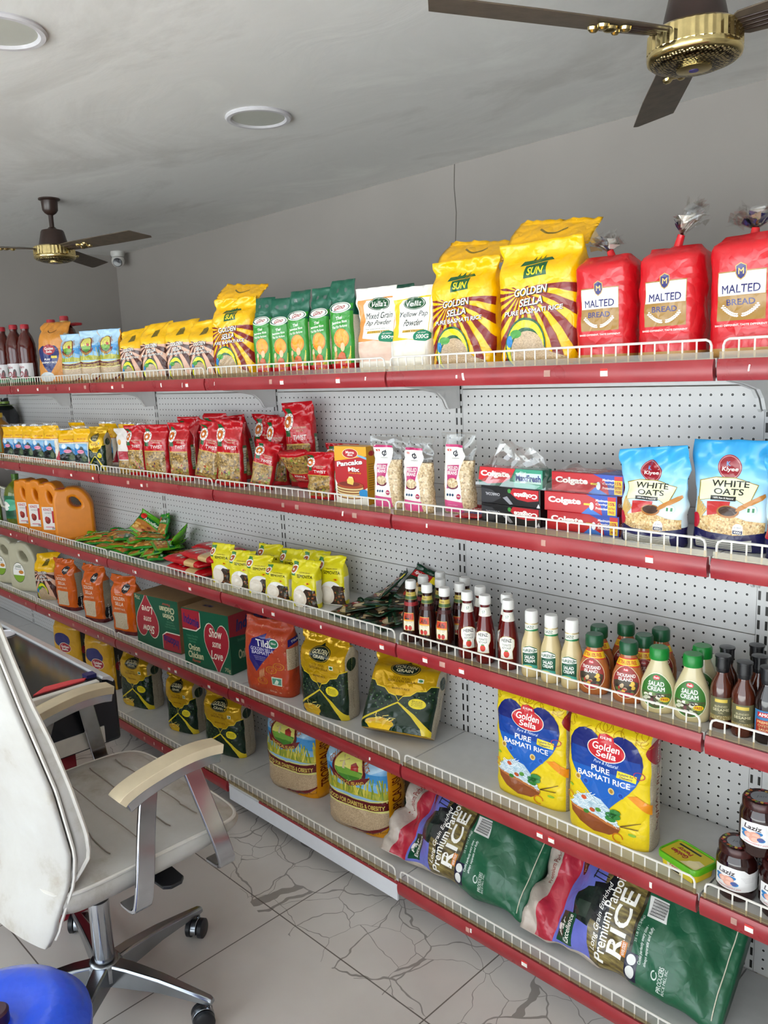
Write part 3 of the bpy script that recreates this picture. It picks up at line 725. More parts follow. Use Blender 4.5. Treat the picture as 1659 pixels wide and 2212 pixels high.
# --- yellow rice bags with a sunburst
def art_sella(dark='#7c1a14', base=None, top=None, alt=False):
    def f(p):
        a = p.asp
        if alt:
            p.R(-1, .02, 1, .62, '#d9aa90')
        rays(p, -.32, .60, a, 9 if alt else 15, .04, dark, .01, .64, 150, 400, -.55)
        if not alt:
            p.G([(-.25, .70), (.32, .715), (.30, .82), (-.22, .80)], '#14532d'); p.G([(-.36, .80), (.42, .83), (.34, .855), (-.3, .84)], '#14532d')
            p.T('SUN', .04, .755, .42, .062, '#f3d21b', .03, .15)
            for k in range(3): p.G([(-.12 + .12 * k, .84), (-.04 + .12 * k, .84), (-.08 + .13 * k, .88)], '#14532d')
        else:
            p.G([(-.1, .74), (.35, .76), (.25, .88), (-.05, .86)], '#6a5a10')
        for dx, dy, c in ((.025, -.006, BK), (0, 0, WH)):
            p.T('GOLDEN', -.06 + dx, .60 + dy, .82, .062, c, .035, .2, 0, 0, .02)
            p.T('SELLA', -.06 + dx, .515 + dy, .58, .062, c, .035, .2, 0, 0, .02)
            p.T('PURE BASMATI RICE', -.02 + dx * .5, .44 + dy * .5, 1.45, .038, c, .03, .1, 0, 0, .03)
        p.E(-.22, .16, .52, .23, '#14532d'); p.E(-.22, .16, .48, .21, '#d8d21e'); p.E(-.2, .13, .4, .18, '#14532d'); p.E(-.16, .115, .42, .165, RICE_T)
        p.G([(-.6, 0), (.85, 0), (.8, .06), (.45, .10), (.2, .16), (-.2, .05)], RICE_T)
        p.E(-.45, .26, .16, .035, '#3f8f2f', rot=30); p.E(-.62, .2, .08, .05, '#2b7fc0')
    return f
def sella_big(x, y, z, w, d, h, yaw, seed, label):
    b = Bag(w, h * .84, d, 4.5, (.74, .97), (.86, .06), .02, .0032, seed, 26, 40, lean=-.01, wob=.02)
    o = pack('rice_bag', label, 'rice bag', b, [YEL, YELD], art_sella(), x, y, z, yaw, 0, 'yellow sunburst rice bags')
    # folded carrying flap with a curved slot
    rs = np.random.RandomState(seed); fl = Bag(w * 1.03, h * .24, .006, 3, (.9, 1), (.9, .1), 0, .002, seed + 50, 18, 12, lean=.03, lean0=.1)
    f = fl.build('carry_flap', [YELD], o); f.location = (.004, -.002, h * .812); f.rotation_euler = (rad(-26), rad(5), 0)
    p = Print(fl); n = 14
    pts = [(-.34 + .68 * i / n, .58 - .2 * sin(pi * i / n)) for i in range(n + 1)]
    p.G(pts + [(q[0] * .96, q[1] + .07) for q in pts[::-1]], '#6e5a1c'); p.build('slot', f)
    return o
def sella_small(x, y, z, w, d, h, yaw, seed, label, group='small striped rice bags'):
    b = Bag(w, h, d, 4, (.66, .95), (.8, .08), .06, .003, seed, 18, 26, lean=.035, lean0=.74, zones=[(.0, .60, -1, 1, 's', 1)], topcut=.03)
    return pack('rice_bag', label, 'rice bag', b, [YEL, RICE_T], art_sella('#4a2018', alt=True), x, y, z, yaw, 0, group)
# --- green jasmine rice
TEAL = foil('#04553f', .34)
def jasmine(x, y, z, w, d, h, yaw, seed, label, tilt=0):
    b = Bag(w, h, d, 4, (.66, .84), (.8, .07), .04, .002, seed, 16, 30, zones=[(.0, .62, -1, 1, 's', 1), (0, .1, -1, 1, '*', 2)], vb=(.62, .1), lean=.01)
    def art(p):
        p.R(-1, .1, 1, .66, '#2f8a2b'); p.G([(-1, .66), (-1, .62), (1, .68), (1, .74), (-1, .72)], '#2f8a2b')
        p.E(0, .70, .92, .058, WH, rot=5); p.E(0, .70, .84, .048, '#0a5a48', rot=5); p.E(.06, .70, .72, .043, WH, rot=5)
        p.T('Gino', .08, .70, .82, .05, '#9d1c24', .03, .2, 0, 0, .02)
        p.T('Thai', 0, .59, .5, .036, WH, .02, 0, 0, 0, .015); p.T('Jasmine Rice', 0, .54, 1.3, .036, WH, .02, 0, 0, 0, .02); p.T('Thai Riz Parfume', 0, .497, 1.3, .028, WH, .01, .25, 0, 0, .02)
        p.E(.12, .37, .62, .105, '#e87a12'); p.E(.16, .38, .5, .085, '#f09a1c')
        # a smiling figure in a gold head-dress holding rice ears
        p.G([(.0, .30), (.1, .38), (.16, .44), (.26, .37), (.36, .3)], '#d98a1c'); p.E(.2, .275, .2, .048, '#e9b98c'); p.E(-.42, .25, .12, .04, '#e0b089')
        p.G([(-.35, .1), (-.15, .2), (.1, .23), (.4, .21), (.6, .1)], '#c4571a'); p.G([(-.55, .1), (-.5, .22), (-.3, .24), (-.2, .1)], '#b98a3c')
        for k in range(5): p.G([(.35 + .1 * k, .1), (.4 + .1 * k, .1), (.85, .16 + .03 * k), (.8, .17 + .03 * k)], '#cdbf3a')
        for k in (-.32, .36): p.E(k, .885, .15, .024, '#50605a')
        p.R(-1, .005, 1, .1, '#b0121a'); p.T('NET 1kg', .3, .05, .6, .028, '#e8b923', .02)
    return pack('rice_bag', label, 'rice bag', b, [TEAL, RICE_W, foil('#b0121a')], art, x, y, z, yaw, tilt, 'green jasmine rice bags')
# --- pap powder pouches
def pap(x, y, z, w, d, h, yaw, seed, label, kind):
    b = Bag(w, h, d, 3.2, (.2, .9), (.75, .1), .05, .0022, seed, 22, 30)
    wcol = '#e1ac48' if kind == 'mixed' else '#e3c12c'
    def art(p):
        p.G([(-.92, .36), (-.92, .86), (.9, .88), (.9, .36)], wcol if kind != 'mixed' else '#d8924e'); p.G([(-.6, .40), (-.66, .80), (-.5, .85), (.86, .86), (.88, .40), (.4, .36)], WH)
        p.E(.16, .80, .56, .075, '#0e4a26'); p.E(.16, .80, .52, .067, WH); p.E(.16, .80, .5, .064, '#0e4a26'); p.T("Vella'z", .16, .80, .8, .068, WH, .012, .3)
        if kind == 'mixed':
            p.T('Mixed Grain', .1, .665, 1.36, .075, '#1d2b2a', .008, .35); p.T('Pap Powder', .1, .57, 1.3, .075, '#1d2b2a', .008, .35)
            p.T('Maize, Guinea Corn & Yellow Corn', .1, .505, 1.2, .02, '#555555', 0)
        else:
            p.T('Yellow Pap', .08, .665, 1.4, .08, '#1d2b2a', .008, .35); p.T('Powder', .08, .57, .95, .08, '#1d2b2a', .008, .35)
        p.R(-.4, .452, .7, .482, '#caa23a'); p.T('NO ADDITIVES  NO PRESERVATIVES', .15, .467, 1.0, .015, '#4a3410', .01)
        p.E(.62, .40, .4, .075, '#1c7a5a'); p.T('500g' if kind == 'mixed' else '500G', .64, .395, .56, .05, WH, .03); p.T('NET WEIGHT', .62, .44, .4, .014, WH, .01)
        pw = grains('pink_powder', ['#d2ad98', '#dcbba8', '#e3c8b6'], 30) if kind == 'mixed' else grains('cream_powder', ['#ddd6c4', '#e6e0d0', '#ede9dc'], 30)
        p.G([(-.86, .0), (-.84, .34), (-.5, .36), (0, .37), (.5, .345), (.84, .335), (.86, 0)], pw); p.R(-.84, .02, .84, .12, '#e2ddd4')
    return pack('pap_powder_pouch', label, 'powder pouch', b, [foil('#e9e6e0', .32)], art, x, y, z, yaw, 0, 'white pap powder pouches')
# --- sliced bread
RED = foil('#c4141f', .24)
def bread(x, y, z, w, d, h, yaw, seed, label, tuft):
    b = Bag(w, h, d, 3.6, (.9, 1.02), (.96, .04), -.28, .0022, seed, 22, 28, zones=[(0, .075, -1, 1, '*', 1)], vb=(.075,), bmin=.012)
    b.G[-4:, :, 2] -= 0
    def art(p):
        a = p.asp
        p.R(-.64, .30, .66, .70, '#9a7434'); p.R(-.62, .50, .64, .69, WH); p.R(-.64, .50, .66, .505, '#9a7434')
        p.T('MALTED', .01, .555, 1.02, .068, '#25235f', .03); p.T('BREAD', .01, .45, .76, .05, '#2b2966', .04)
        p.G([(-.15, .74), (0, .765), (.15, .74), (.15, .68), (.1, .645), (0, .622), (-.1, .645), (-.15, .68)], '#b8954a'); p.G([(-.125, .735), (0, .755), (.125, .735), (.125, .68), (.08, .65), (0, .632), (-.08, .65), (-.125, .68)], '#28276a'); p.T('M', 0, .695, .15, .05, '#d8b569', .02)
        for s in (-1, 1):
            for k in range(9):
                t = k / 8; p.E(s * (.08 + .40 * t), .335 + .075 * t ** 1.7, .045, .008, WH, 8, rot=s * (15 + 35 * t)); p.E(s * (.08 + .38 * t), .352 + .075 * t ** 1.7, .035, .006, WH, 8, rot=s * (60 + 20 * t))
        p.T('BAKED DIFFERENT, TASTE DIFFERENT', 0, .262, 1.42, .019, WH, .015)
    o = pack('bread_loaf', label, 'bread loaf', b, [RED, foil('#b08a4c', .3)], art, x, y, z, yaw, 0, 'red-bagged malted bread loaves')
    th, tl, tr = tuft
    nk = h + .012 + .45 * max(0, th - .06)
    tu = MB(); tu.tube([(0, 0, h - .012), (.001, 0, h + .002), (.002 + tl * .005, 0, nk)], [.034, .009, .0075], 10); tu.build('tie', RED, o)
    rs = random.Random(seed); tf = MB()
    for k in range(54):
        a = rs.uniform(0, 2 * pi); e = rs.uniform(.1, 1.0) ** .8; L_ = th * rs.uniform(.55, 1.0); sd = Vector((-sin(a), cos(a), rs.uniform(-.6, .6))).normalized(); w0 = .003; prev = None; V = []; n_ = 5
        for q in range(n_ + 1):
            t_ = q / n_; r = tr * e * (t_ ** .8); c_ = Vector((.002 + tl * (.005 + .02 * t_) + r * cos(a), .75 * r * sin(a), nk - .003 + L_ * t_ * (1.05 - .6 * e * t_))) + Vector((rs.uniform(-1, 1), rs.uniform(-1, 1), rs.uniform(-1, 1))) * .006 * t_; wd = w0 + .013 * t_ * (.6 + .8 * rs.random()); V += [c_ - sd * wd, c_ + sd * wd]
        u = rs.random(); mi = 0 if u < .78 else 1 if u < .87 else 2 if u < .94 else 3
        tf.add(V, [(2 * q, 2 * q + 1, 2 * q + 3, 2 * q + 2) for q in range(n_)] if mi == 0 else [(2 * q, 2 * q + 1, 2 * q + 3, 2 * q + 2) for q in range(1, 3)], mi)
    tf.build('gathered_film', [film('crinkled_film', '#f7f6f4', .07, .42, .07), M('#d9d6d0', .2, .3, .1), M('#8d7a5a', .3, .2, .2), M('#2a2750', .3, 0, .1)], o, False)
    return o
# --- rice packets with a yellow band and a picture
def picture_pack(x, y, z, w, d, h, yaw, seed, label, tilt=0):
    b = Bag(w, h, d, 3.2, (.62, .93), (.6, .1), .05, .003, seed, 14, 22, zones=[(0, .62, -1, 1, '*', 1), (.93, 1, -1, 1, '*', 2)], vb=(.62, .93))
    def art(p):
        p.T('RICE', .1, .69, .9, .03, '#b6541a', .02); p.R(-1, .615, 1, .625, '#c0392b')
        p.R(-.86, .13, .6, .58, '#2c78b8'); p.G([(-.86, .5), (-.4, .44), (0, .52), (.6, .40), (.6, .58), (-.86, .58)], '#86b7dd'); p.E(-.42, .52, .2, .06, '#dfe8ec')
        p.G([(-.86, .13), (-.86, .3), (-.4, .34), (-.05, .52), (.15, .49), (.35, .36), (.6, .26), (.6, .13)], '#23382b'); p.E(-.45, .24, .36, .085, '#14171a'); p.E(.25, .23, .25, .07, '#5a6a4c')
        p.E(-.1, .39, .36, .045, '#e58fae'); p.T('OLAM', -.1, .392, .56, .03, '#a82c50', .02)
        p.R(-.9, .075, .62, .115, '#c9552a'); p.R(-1, .03, .95, .07, '#e9d6c8'); p.G([(.62, .08), (.95, .08), (.95, .35), (.74, .2), (.62, .15)], '#bf1f3c')
    return pack('rice_packet', label, 'rice packet', b, [YEL, RICE_W, film('clear_seal', '#ffffff', .12, .5, .1)], art, x, y, z, yaw, tilt, 'yellow-topped rice packets')
# --- gold and dark green rice bags with a clear side
GOLD = foil('#d0a210', .17, .35); DKG = foil('#10261a', .3)
def golden_grain(x, y, z, w, d, h, yaw, seed, label, tilt=0, front=False, roll=0.):
    b = Bag(w, h, d, 4, (.72, .93), (.84, .06), .05, .0028, seed, 24, 36, zones=[(0, .86, -1, 1, 'r', 2), (0, .42, -1, 1, 'f', 1), (0, .3, -1, 1, 'b', 1)], vb=(.42,), wob=.02)
    def art(p):
        # green lower part with a scalloped gold edge
        up = [(-1, .60), (-.8, .58), (-.7, .52), (-.45, .50), (-.3, .44), (-.1, .42), (0, .36), (.1, .42), (.3, .44), (.45, .50), (.7, .52), (.8, .58), (1, .60)]
        p.G([(-1, .01)] + up + [(1, .01)], '#d9c02a'); p.G([(-1, .01)] + [(q[0], q[1] - .012) for q in up] + [(1, .01)], '#12291b')
        for j in range(9):
            for i in range(11):
                xx, yy = -.9 + .18 * i + .09 * (j % 2), .16 + .045 * j
                lim = np.interp(xx, [q[0] for q in up], [q[1] for q in up])
                if yy < lim - .04 and yy > .36 - .3 * (1 - abs(xx)) + .02: p.E(xx, yy, .018, .0065, '#5d7f4a', 6)
        p.G([(-1, .1), (-.5, .22), (0, .345), (.5, .22), (1, .06), (1, .0), (-1, 0)], '#d9c02a'); p.G([(-1, .07), (-.5, .195), (0, .325), (.4, .2), (.72, .07), (.78, 0), (-1, 0)], '#0f2a18')
        p.E(-.42, .07, .42, .055, '#d3a92a')
        rs = random.Random(5)
        for k in range(26):
            a = rs.uniform(0, 2 * pi); q = rs.random(); xx, yy = -.42 + .4 * q * cos(a), .10 + .055 * q * sin(a) + .02; t = rs.uniform(0, pi); p.G([(xx - .09 * cos(t), yy - .02 * sin(t)), (xx + .09 * cos(t), yy + .02 * sin(t)), (xx + .09 * cos(t) - .02, yy + .02 * sin(t) + .006), (xx - .09 * cos(t) - .02, yy - .02 * sin(t) + .006)], '#e9cf6a' if k % 3 else '#cf8a2c')
        p.G([(-.8, .06), (-.05, .06), (-.12, -.0), (-.7, -.0)], '#e6b91c')
        p.E(.52, .35, .24, .06, '#e4cf1f'); 
        for k, tx in enumerate(('Best', 'Suitable', 'For Diabetes', '& Obesity')): p.T(tx, .52, .378 - .018 * k, .3, .012, '#5a4a08', .01)
        p.E(0, .75, .42, .085, '#0f2118'); p.G([(-.1, .825), (0, .86), (.1, .825)], '#0f2118'); p.E(0, .75, .39, .076, '#caa52a'); p.E(0, .75, .375, .073, '#0f2118')
        p.T('GOLDEN', 0, .77, .6, .042, '#cfc39a', .02, 0, 0, .008); p.T('GRAIN', 0, .725, .46, .038, '#cfc39a', .02)
        p.T('1121 XXXL', -.02, .63, .5, .028, '#5a3d06', .01); p.T('GOLDEN SELLA', -.02, .592, .78, .03, '#5a3d06', .01); p.T('BASMATI RICE', 0, .50, .5, .022, '#5a3d06', .01)
        p.R(.42, .60, .58, .65, '#dcd9c0'); p.E(.5, .625, .06, .016, '#1d6a3a')
        p.on('r'); p.E(-.1, .66, .42, .08, '#20331f'); p.T('GOLDEN', -.1, .66, .5, .02, '#a8a070', .01, 0, 90); p.T('GOLDEN SELLA', .0, .3, .9, .022, '#4b3d28', .0, 0, 90); p.on('f')
    return pack('rice_bag', label, 'rice bag', b, [GOLD, DKG, RICE_D], art, x, y, z, yaw, tilt, 'gold and green rice bags', roll)
# --- red pasta packets
REDP = foil('#b80e1a', .16)
def pasta_pack(x, y, z, w, d, h, yaw, seed, label, tilt=0, roll=0, nu=16):
    b = Bag(w, h, d, 3.2, (.7, .97), (.5, .12), .08, .0035, seed, nu, 24, zones=[(.06, .50, -1, 1, '*', 1), (.04, 1, -1, 1, 'r', 0)], vb=(.50, .06), wob=.02)
    def art(p):
        p.R(-.95, .495, .8, .512, '#c9a24a'); p.R(-.78, .60, -.42, .93, '#1d5a2c'); p.E(-.6, .77, .4, .1, WH); p.E(-.6, .77, .27, .068, '#c5641c'); p.E(-.6, .77, .1, .025, WH)
        for k in range(10): a = 2 * pi * k / 10; p.E(-.6 + .335 * cos(a), .77 + .084 * sin(a), .03, .01, '#5b1a14', 6)
        p.T('GOLDEN PENNY', .22, .70, .9, .024, '#d8c0a0', .01); p.T('PASTA', .22, .662, .5, .024, '#d8c0a0', .01); p.T('TWIST', .2, .585, .92, .06, WH, .01, .1)
        rs = random.Random(seed)
        for k in range(16):
            p.E(rs.uniform(-.8, .75), rs.uniform(.06, .3), rs.uniform(.04, .1), rs.uniform(.01, .025), ['#8da03c', '#b3452c', '#cdb98a', '#5a3a52', '#c7b06a'][k % 5], 10)
        p.R(.82, .06, .985, .6, '#a80e1a')
        p.on('r'); p.R(-.2, .2, .75, .62, '#4f7d55'); p.R(-.12, .24, .68, .58, '#c9d2c4')
        for k in range(8): p.R(-.05, .265 + .038 * k, .6, .275 + .038 * k, '#7b8d7c')
        p.on('f')
    return pack('pasta_packet', label, 'pasta packet', b, [REDP, PASTA], art, x, y, z, yaw, tilt, 'red pasta packets', roll)
# --- peeled beans
def beans(x, y, z, w, d, h, yaw, seed, label):
    b = Bag(w, h, d, 3, (.45, .86), (.7, .1), .12, .0022, seed, 18, 28, zones=[(.66, 1, -1, 1, '*', 1)], vb=(.66,), waist=.05)
    def art(p):
        p.G([(-.82, .05), (-.80, .3), (-.95, .5), (-.9, .68), (-.72, .86), (.36, .85), (.40, .7), (.2, .5), (.36, .3), (.42, .05)], WH)
        p.G([(-.72, .86), (.36, .85), (.37, .82), (-.74, .828)], '#c2386f'); p.G([(-.82, .02), (-.81, .17), (.40, .15), (.44, .02)], '#d4568d')
        p.G([(-.66, .60), (.16, .61), (.14, .5), (.02, .42), (.1, .33), (-.68, .31), (-.62, .45)], '#b93a70'); p.E(-.25, .35, .4, .045, '#6a2a3c'); p.E(-.25, .385, .38, .062, BEANS)
        p.T('PEELED', -.26, .565, .7, .05, WH, .02); p.T('BEANS', -.26, .51, .66, .045, WH, .02)
        p.E(-.16, .745, .16, .035, '#2c2c38', a0=40, a1=330); p.E(-.16, .745, .09, .02, WH); p.G([(-.22, .70), (-.16, .70), (-.06, .79), (-.12, .79)], '#2c2c38'); p.T('INGREDIENTS', -.16, .685, .45, .014, '#444444', .01); p.R(-.62, .775, -.4, .8, '#cc3322')
        for k in range(3): p.E(-.58 + .18 * k, .235, .07, .017, '#2a4a6a')
        p.E(.18, .22, .15, .034, '#b02a52'); p.T('500g', .18, .22, .22, .022, WH, .02)
        p.T('Product of Nigeria', -.2, .11, .6, .014, '#f2d5e2', 0)
    return pack('beans_pouch', label, 'beans pouch', b, [BEANS, film('pouch_top', '#f8f8f6', .05, .26, .15)], art, x, y, z, yaw, 0, 'clear pouches of peeled beans')
# --- oats
def mat_sky_pouch():
    mt, nt, p = newmat('sky_blue_pouch'); tc = node(nt, 'ShaderNodeTexCoord'); s = node(nt, 'ShaderNodeSeparateXYZ'); nt.links.new(tc.outputs['Object'], s.inputs[0])
    m = node(nt, 'ShaderNodeMath', operation='DIVIDE'); nt.links.new(s.outputs[2], m.inputs[0]); m.inputs[1].default_value = .215
    nt.links.new(ramp(nt, m.outputs[0], [(.35, '#cfe4ee'), (.6, '#8fc6e8'), (.82, '#3fa4dc'), (1, '#2f9ad6')]), p.inputs['Base Color']); p.inputs['Roughness'].default_value = .25
    return mt
SKYP = mat_sky_pouch(); OATS = grains('rolled_oats', ['#9a7440', '#c9a266', '#e0c48c', '#b58848', '#ead7a6'], 300, (1, 1, 1), .5, True, .5)
def oats(x, y, z, w, d, h, yaw, seed, label):
    b = Bag(w, h, d, 3.2, (.15, .92), (.7, .08), .07, .0026, seed, 26, 34, zones=[(0, .2, -1, 1, '*', 1)], vb=(.2,), topcut=.035 if seed % 2 else .0)
    def art(p):
        p.E(-.05, .755, .30, .115, '#8c1522'); p.E(-.05, .755, .275, .105, '#caa0a0'); p.E(-.05, .755, .262, .1, '#8c1522'); p.T('Klyee', -.04, .735, .42, .05, WH, .02, .2); p.T('K', -.06, .79, .1, .04, '#5a9ad6', .05)
        lab = [(-.82, .62), (-.4, .655), (.1, .655), (.68, .60), (.5, .42), (.2, .47), (-.3, .48), (-.78, .45)]
        p.G([(q[0] * 1.04, .54 + (q[1] - .54) * 1.08) for q in lab], '#8a7a2a'); p.G(lab, '#dfe2b4'); p.T('WHITE', -.02, .605, .98, .058, BK, .045); p.T('OATS', -.04, .535, .78, .055, BK, .045)
        p.R(-.5, .455, .18, .495, BK); p.T('100% Raw & Natural', -.16, .476, .55, .016, WH, .01)
        p.G([(-.55, .30), (-.58, .44), (.05, .45), (0, .30)], '#b5201e')
        p.G([(-.95, .19), (-.95, .28), (-.6, .31), (-.2, .34), (.1, .33), (.5, .29), (.95, .28), (.95, .17), (.2, .15), (-.4, .16)], OATS)
        p.E(.0, .36, .3, .055, '#a6692c', rot=15); p.E(.0, .365, .25, .042, '#3c2416', rot=15); p.G([(.2, .37), (.26, .41), (.75, .51), (.9, .53), (.94, .505), (.85, .475), (.3, .37)], '#b97a36')
        p.E(.6, .385, .14, .04, '#c9d6d2'); p.R(.5, .365, .56, .4, '#2f7a4a'); p.R(.62, .365, .68, .4, '#2f7a4a')
        for k in range(6): p.G([(-.95 + .03 * k, .28), (-.9 + .03 * k, .28), (-.8 + .05 * k, .47 - .02 * k), (-.84 + .05 * k, .48 - .02 * k)], '#c9a35c')
        p.G([(-.98, .005), (-.98, .2), (-.5, .165), (.2, .15), (.98, .19), (.98, .005)], '#1d1c4c'); p.G([(-.86, .02), (-.87, .115), (-.4, .10), (.3, .10), (.66, .12), (.66, .01)], '#b9b9b4')
        for k in range(5): p.G([(-.85, .03 + .018 * k), (-.3, .02 + .018 * k), (.64, .024 + .018 * k), (.64, .029 + .018 * k), (-.3, .026 + .018 * k), (-.85, .036 + .018 * k)], '#4b4a50')
        p.E(.3, .215, .14, .045, WH); p.R(.16, .165, .44, .21, WH); p.R(.17, .168, .43, .2, '#1d1c4c'); p.T('400G', .3, .184, .2, .022, WH, .03); p.T('NET WEIGHT', .3, .225, .2, .012, '#222244', .01)
        p.E(-.9, .26, .13, .07, '#b2182e')
    return pack('oats_pouch', label, 'oats pouch', b, [SKYP, foil('#1d1c4c', .25)], art, x, y, z, yaw, 0, 'blue pouches of white oats')
# --- semovita
SEMY = foil('#e0d415', .3)
def semovita(seed, w=.115, h=.155, d=.06):
    b = Bag(w, h, d, 3.4, (.72, .96), (.8, .08), .04, .0024, seed, 18, 26, lean=.012, zones=[(.1, .6, -1, 1, 's', 1)])
    def art(p):
        p.E(.12, .20, .85, .30, WH); p.G([(.0, .02), (-.1, .3), (.3, .42), (.9, .40), (.98, .02)], '#3a2a1e')
        rs = random.Random(seed)
        for k in range(22): p.E(rs.uniform(.1, .92), rs.uniform(.05, .36), rs.uniform(.04, .09), rs.uniform(.01, .03), ['#7a3a20', '#8a5a30', '#2f4a22', '#b06a38', '#54301e'][k % 5], 9)
        p.E(-.18, .21, .52, .19, '#e9dccb'); p.E(-.24, .23, .4, .14, '#f0e6d8')
        p.R(-.86, .68, -.5, .95, '#2f7a3a'); p.E(-.7, .80, .3, .085, WH); p.E(-.7, .80, .22, .06, '#b4552a'); p.E(-.7, .80, .08, .022, WH)
        p.T('GOLDEN PENNY', .22, .76, .8, .024, '#6a4a10', .01, .1); p.T('SEMOVITA', .22, .685, 1.12, .07, BK, .04, .1); p.T('Premium Quality Semolina', .2, .625, 1.0, .022, '#5a4a10', .01, .2); p.E(.45, .54, .16, .028, '#e7b400'); p.E(.45, .54, .07, .015, '#a03020')
    return pack('semolina_packet', 'x', 'semolina packet', b, [SEMY, foil('#d6d1bd', .3)], art, 0, 0, 0, 0, 0, 'yellow semolina packets')
# --- flat sachets
def noodle_sachet(seed):
    b = Bag(.142, .112, .024, 3, (.78, .98), (.12, .22), .03, .0022, seed, 12, 16)
    def art(p):
        p.G([(-.9, .1), (-.9, .55), (-.3, .6), (.9, .5), (.9, .1)], '#b4702a'); rs = random.Random(seed)
        for k in range(12): p.E(rs.uniform(-.8, .8), rs.uniform(.15, .5), .16, .05, ['#d9a24c', '#c98a38', '#8a3a1c', '#e2b868', '#a9b24a'][k % 5], 10)
        p.G([(-.95, .58), (-.2, .64), (.95, .56), (.95, .78), (-.95, .82)], '#12602a'); p.T('Noodles', .15, .68, 1.2, .13, '#d9e6d0', .02, .3, 0, 0, -.02); p.E(-.62, .78, .24, .12, '#d7261e'); p.T('70g', .7, .87, .3, .06, '#e9e46a', .02)
    return pack('noodle_sachet', 'x', 'noodle sachet', b, [foil('#1c8a24' if seed % 2 else '#5aa81e', .2)], art, 0, 0, 0)
def spice_sachet(seed):
    b = Bag(.10, .14, .012, 3, (.85, .99), (.12, .14), .02, .002, seed, 12, 16)
    def art(p):
        p.R(-.9, .08, .9, .64, '#2c2016'); rs = random.Random(seed)
        for k in range(16): p.E(rs.uniform(-.75, .75), rs.uniform(.12, .58), rs.uniform(.1, .22), rs.uniform(.03, .07), ['#7a3a24', '#b08a5a', '#5f7a34', '#c9b48a', '#8c2c20', '#d0b070'][k % 6], 10)
        p.E(0, .34, .5, .16, '#b9a07a'); p.E(0, .35, .38, .12, '#cdb894'); p.G([(-.9, .68), (.5, .72), (.5, .9), (-.9, .86)], '#a51a1e'); p.T('SpiCity', -.2, .79, 1.1, .1, WH, .02, .2); p.R(.52, .72, .92, .9, '#e0c81c')
    return pack('spice_sachet', 'x', 'spice sachet', b, [foil('#0d3420', .25)], art, 0, 0, 0)
def spaghetti_pack(seed):
    b = Bag(.10, .26, .034, 3, (.9, .99), (.3, .08), .02, .0016, seed, 12, 18, zones=[(.14, .4, -1, 1, '*', 1)], vb=(.14, .4))
    def art(p): p.E(0, .68, .6, .06, '#d8cdbb'); p.T('SPAGHETTI', 0, .55, 1.4, .04, WH, .02)
    return pack('spaghetti_packet', 'x', 'spaghetti packet', b, [REDP, grains('spaghetti', ['#b9935a', '#d5b47a', '#c6a068'], 160, (2.5, 1, .06))], art, 0, 0, 0)
# --- tall orange rice bags
ORG = foil('#cc5a10', .17)
def orange_rice(x, y, z, w, d, h, yaw, seed, label):
    b = Bag(w, h, d, 4, (.68, .95), (.85, .06), .04, .0034, seed, 20, 34, zones=[(0, .84, -1, 1, 's', 1), (0, .07, -1, 1, '*', 2), (.74, 1, -1, 1, '*', 0)], vb=(.07, .74), wob=.03)
    def art(p):
        p.R(-1, .07, 1, .8, ORG); p.G([(-.66, .10), (-.68, .36), (-.55, .375), (.4, .375), (.42, .12), (.3, .10)], RICE); p.R(-1, .005, 1, .07, '#5c1016')
        p.G([(-.02, .78), (.05, .735), (.3, .71), (.52, .74), (.56, .79), (.5, .83), (.3, .865), (.06, .835)], '#16161c'); p.T('Aani', .28, .79, .4, .05, WH, .02)
        p.T('PREMIUM', -.1, .68, .55, .018, '#e3c7a8', .01); p.T('GOLDEN', -.14, .615, .9, .06, '#ecdcc4', .01); p.T('SELLA', -.14, .525, .7, .06, '#ecdcc4', .01); p.T('BASMATI RICE', -.12, .44, .85, .032, '#e3c7a8', .01)
        p.on('r'); p.G([(-.6, .14), (-.35, .08), (.4, .08), (.55, .16), (.4, .27), (-.4, .27)], '#15151a'); p.T('Aani', 0, .175, 1.0, .06, WH, .02, 0, 90); p.on('f')
    return pack('rice_bag', label, 'rice bag', b, [ORG, RICE_D, foil('#5c1016', .25)], art, x, y, z, yaw, 0, 'orange rice bags with clear sides')
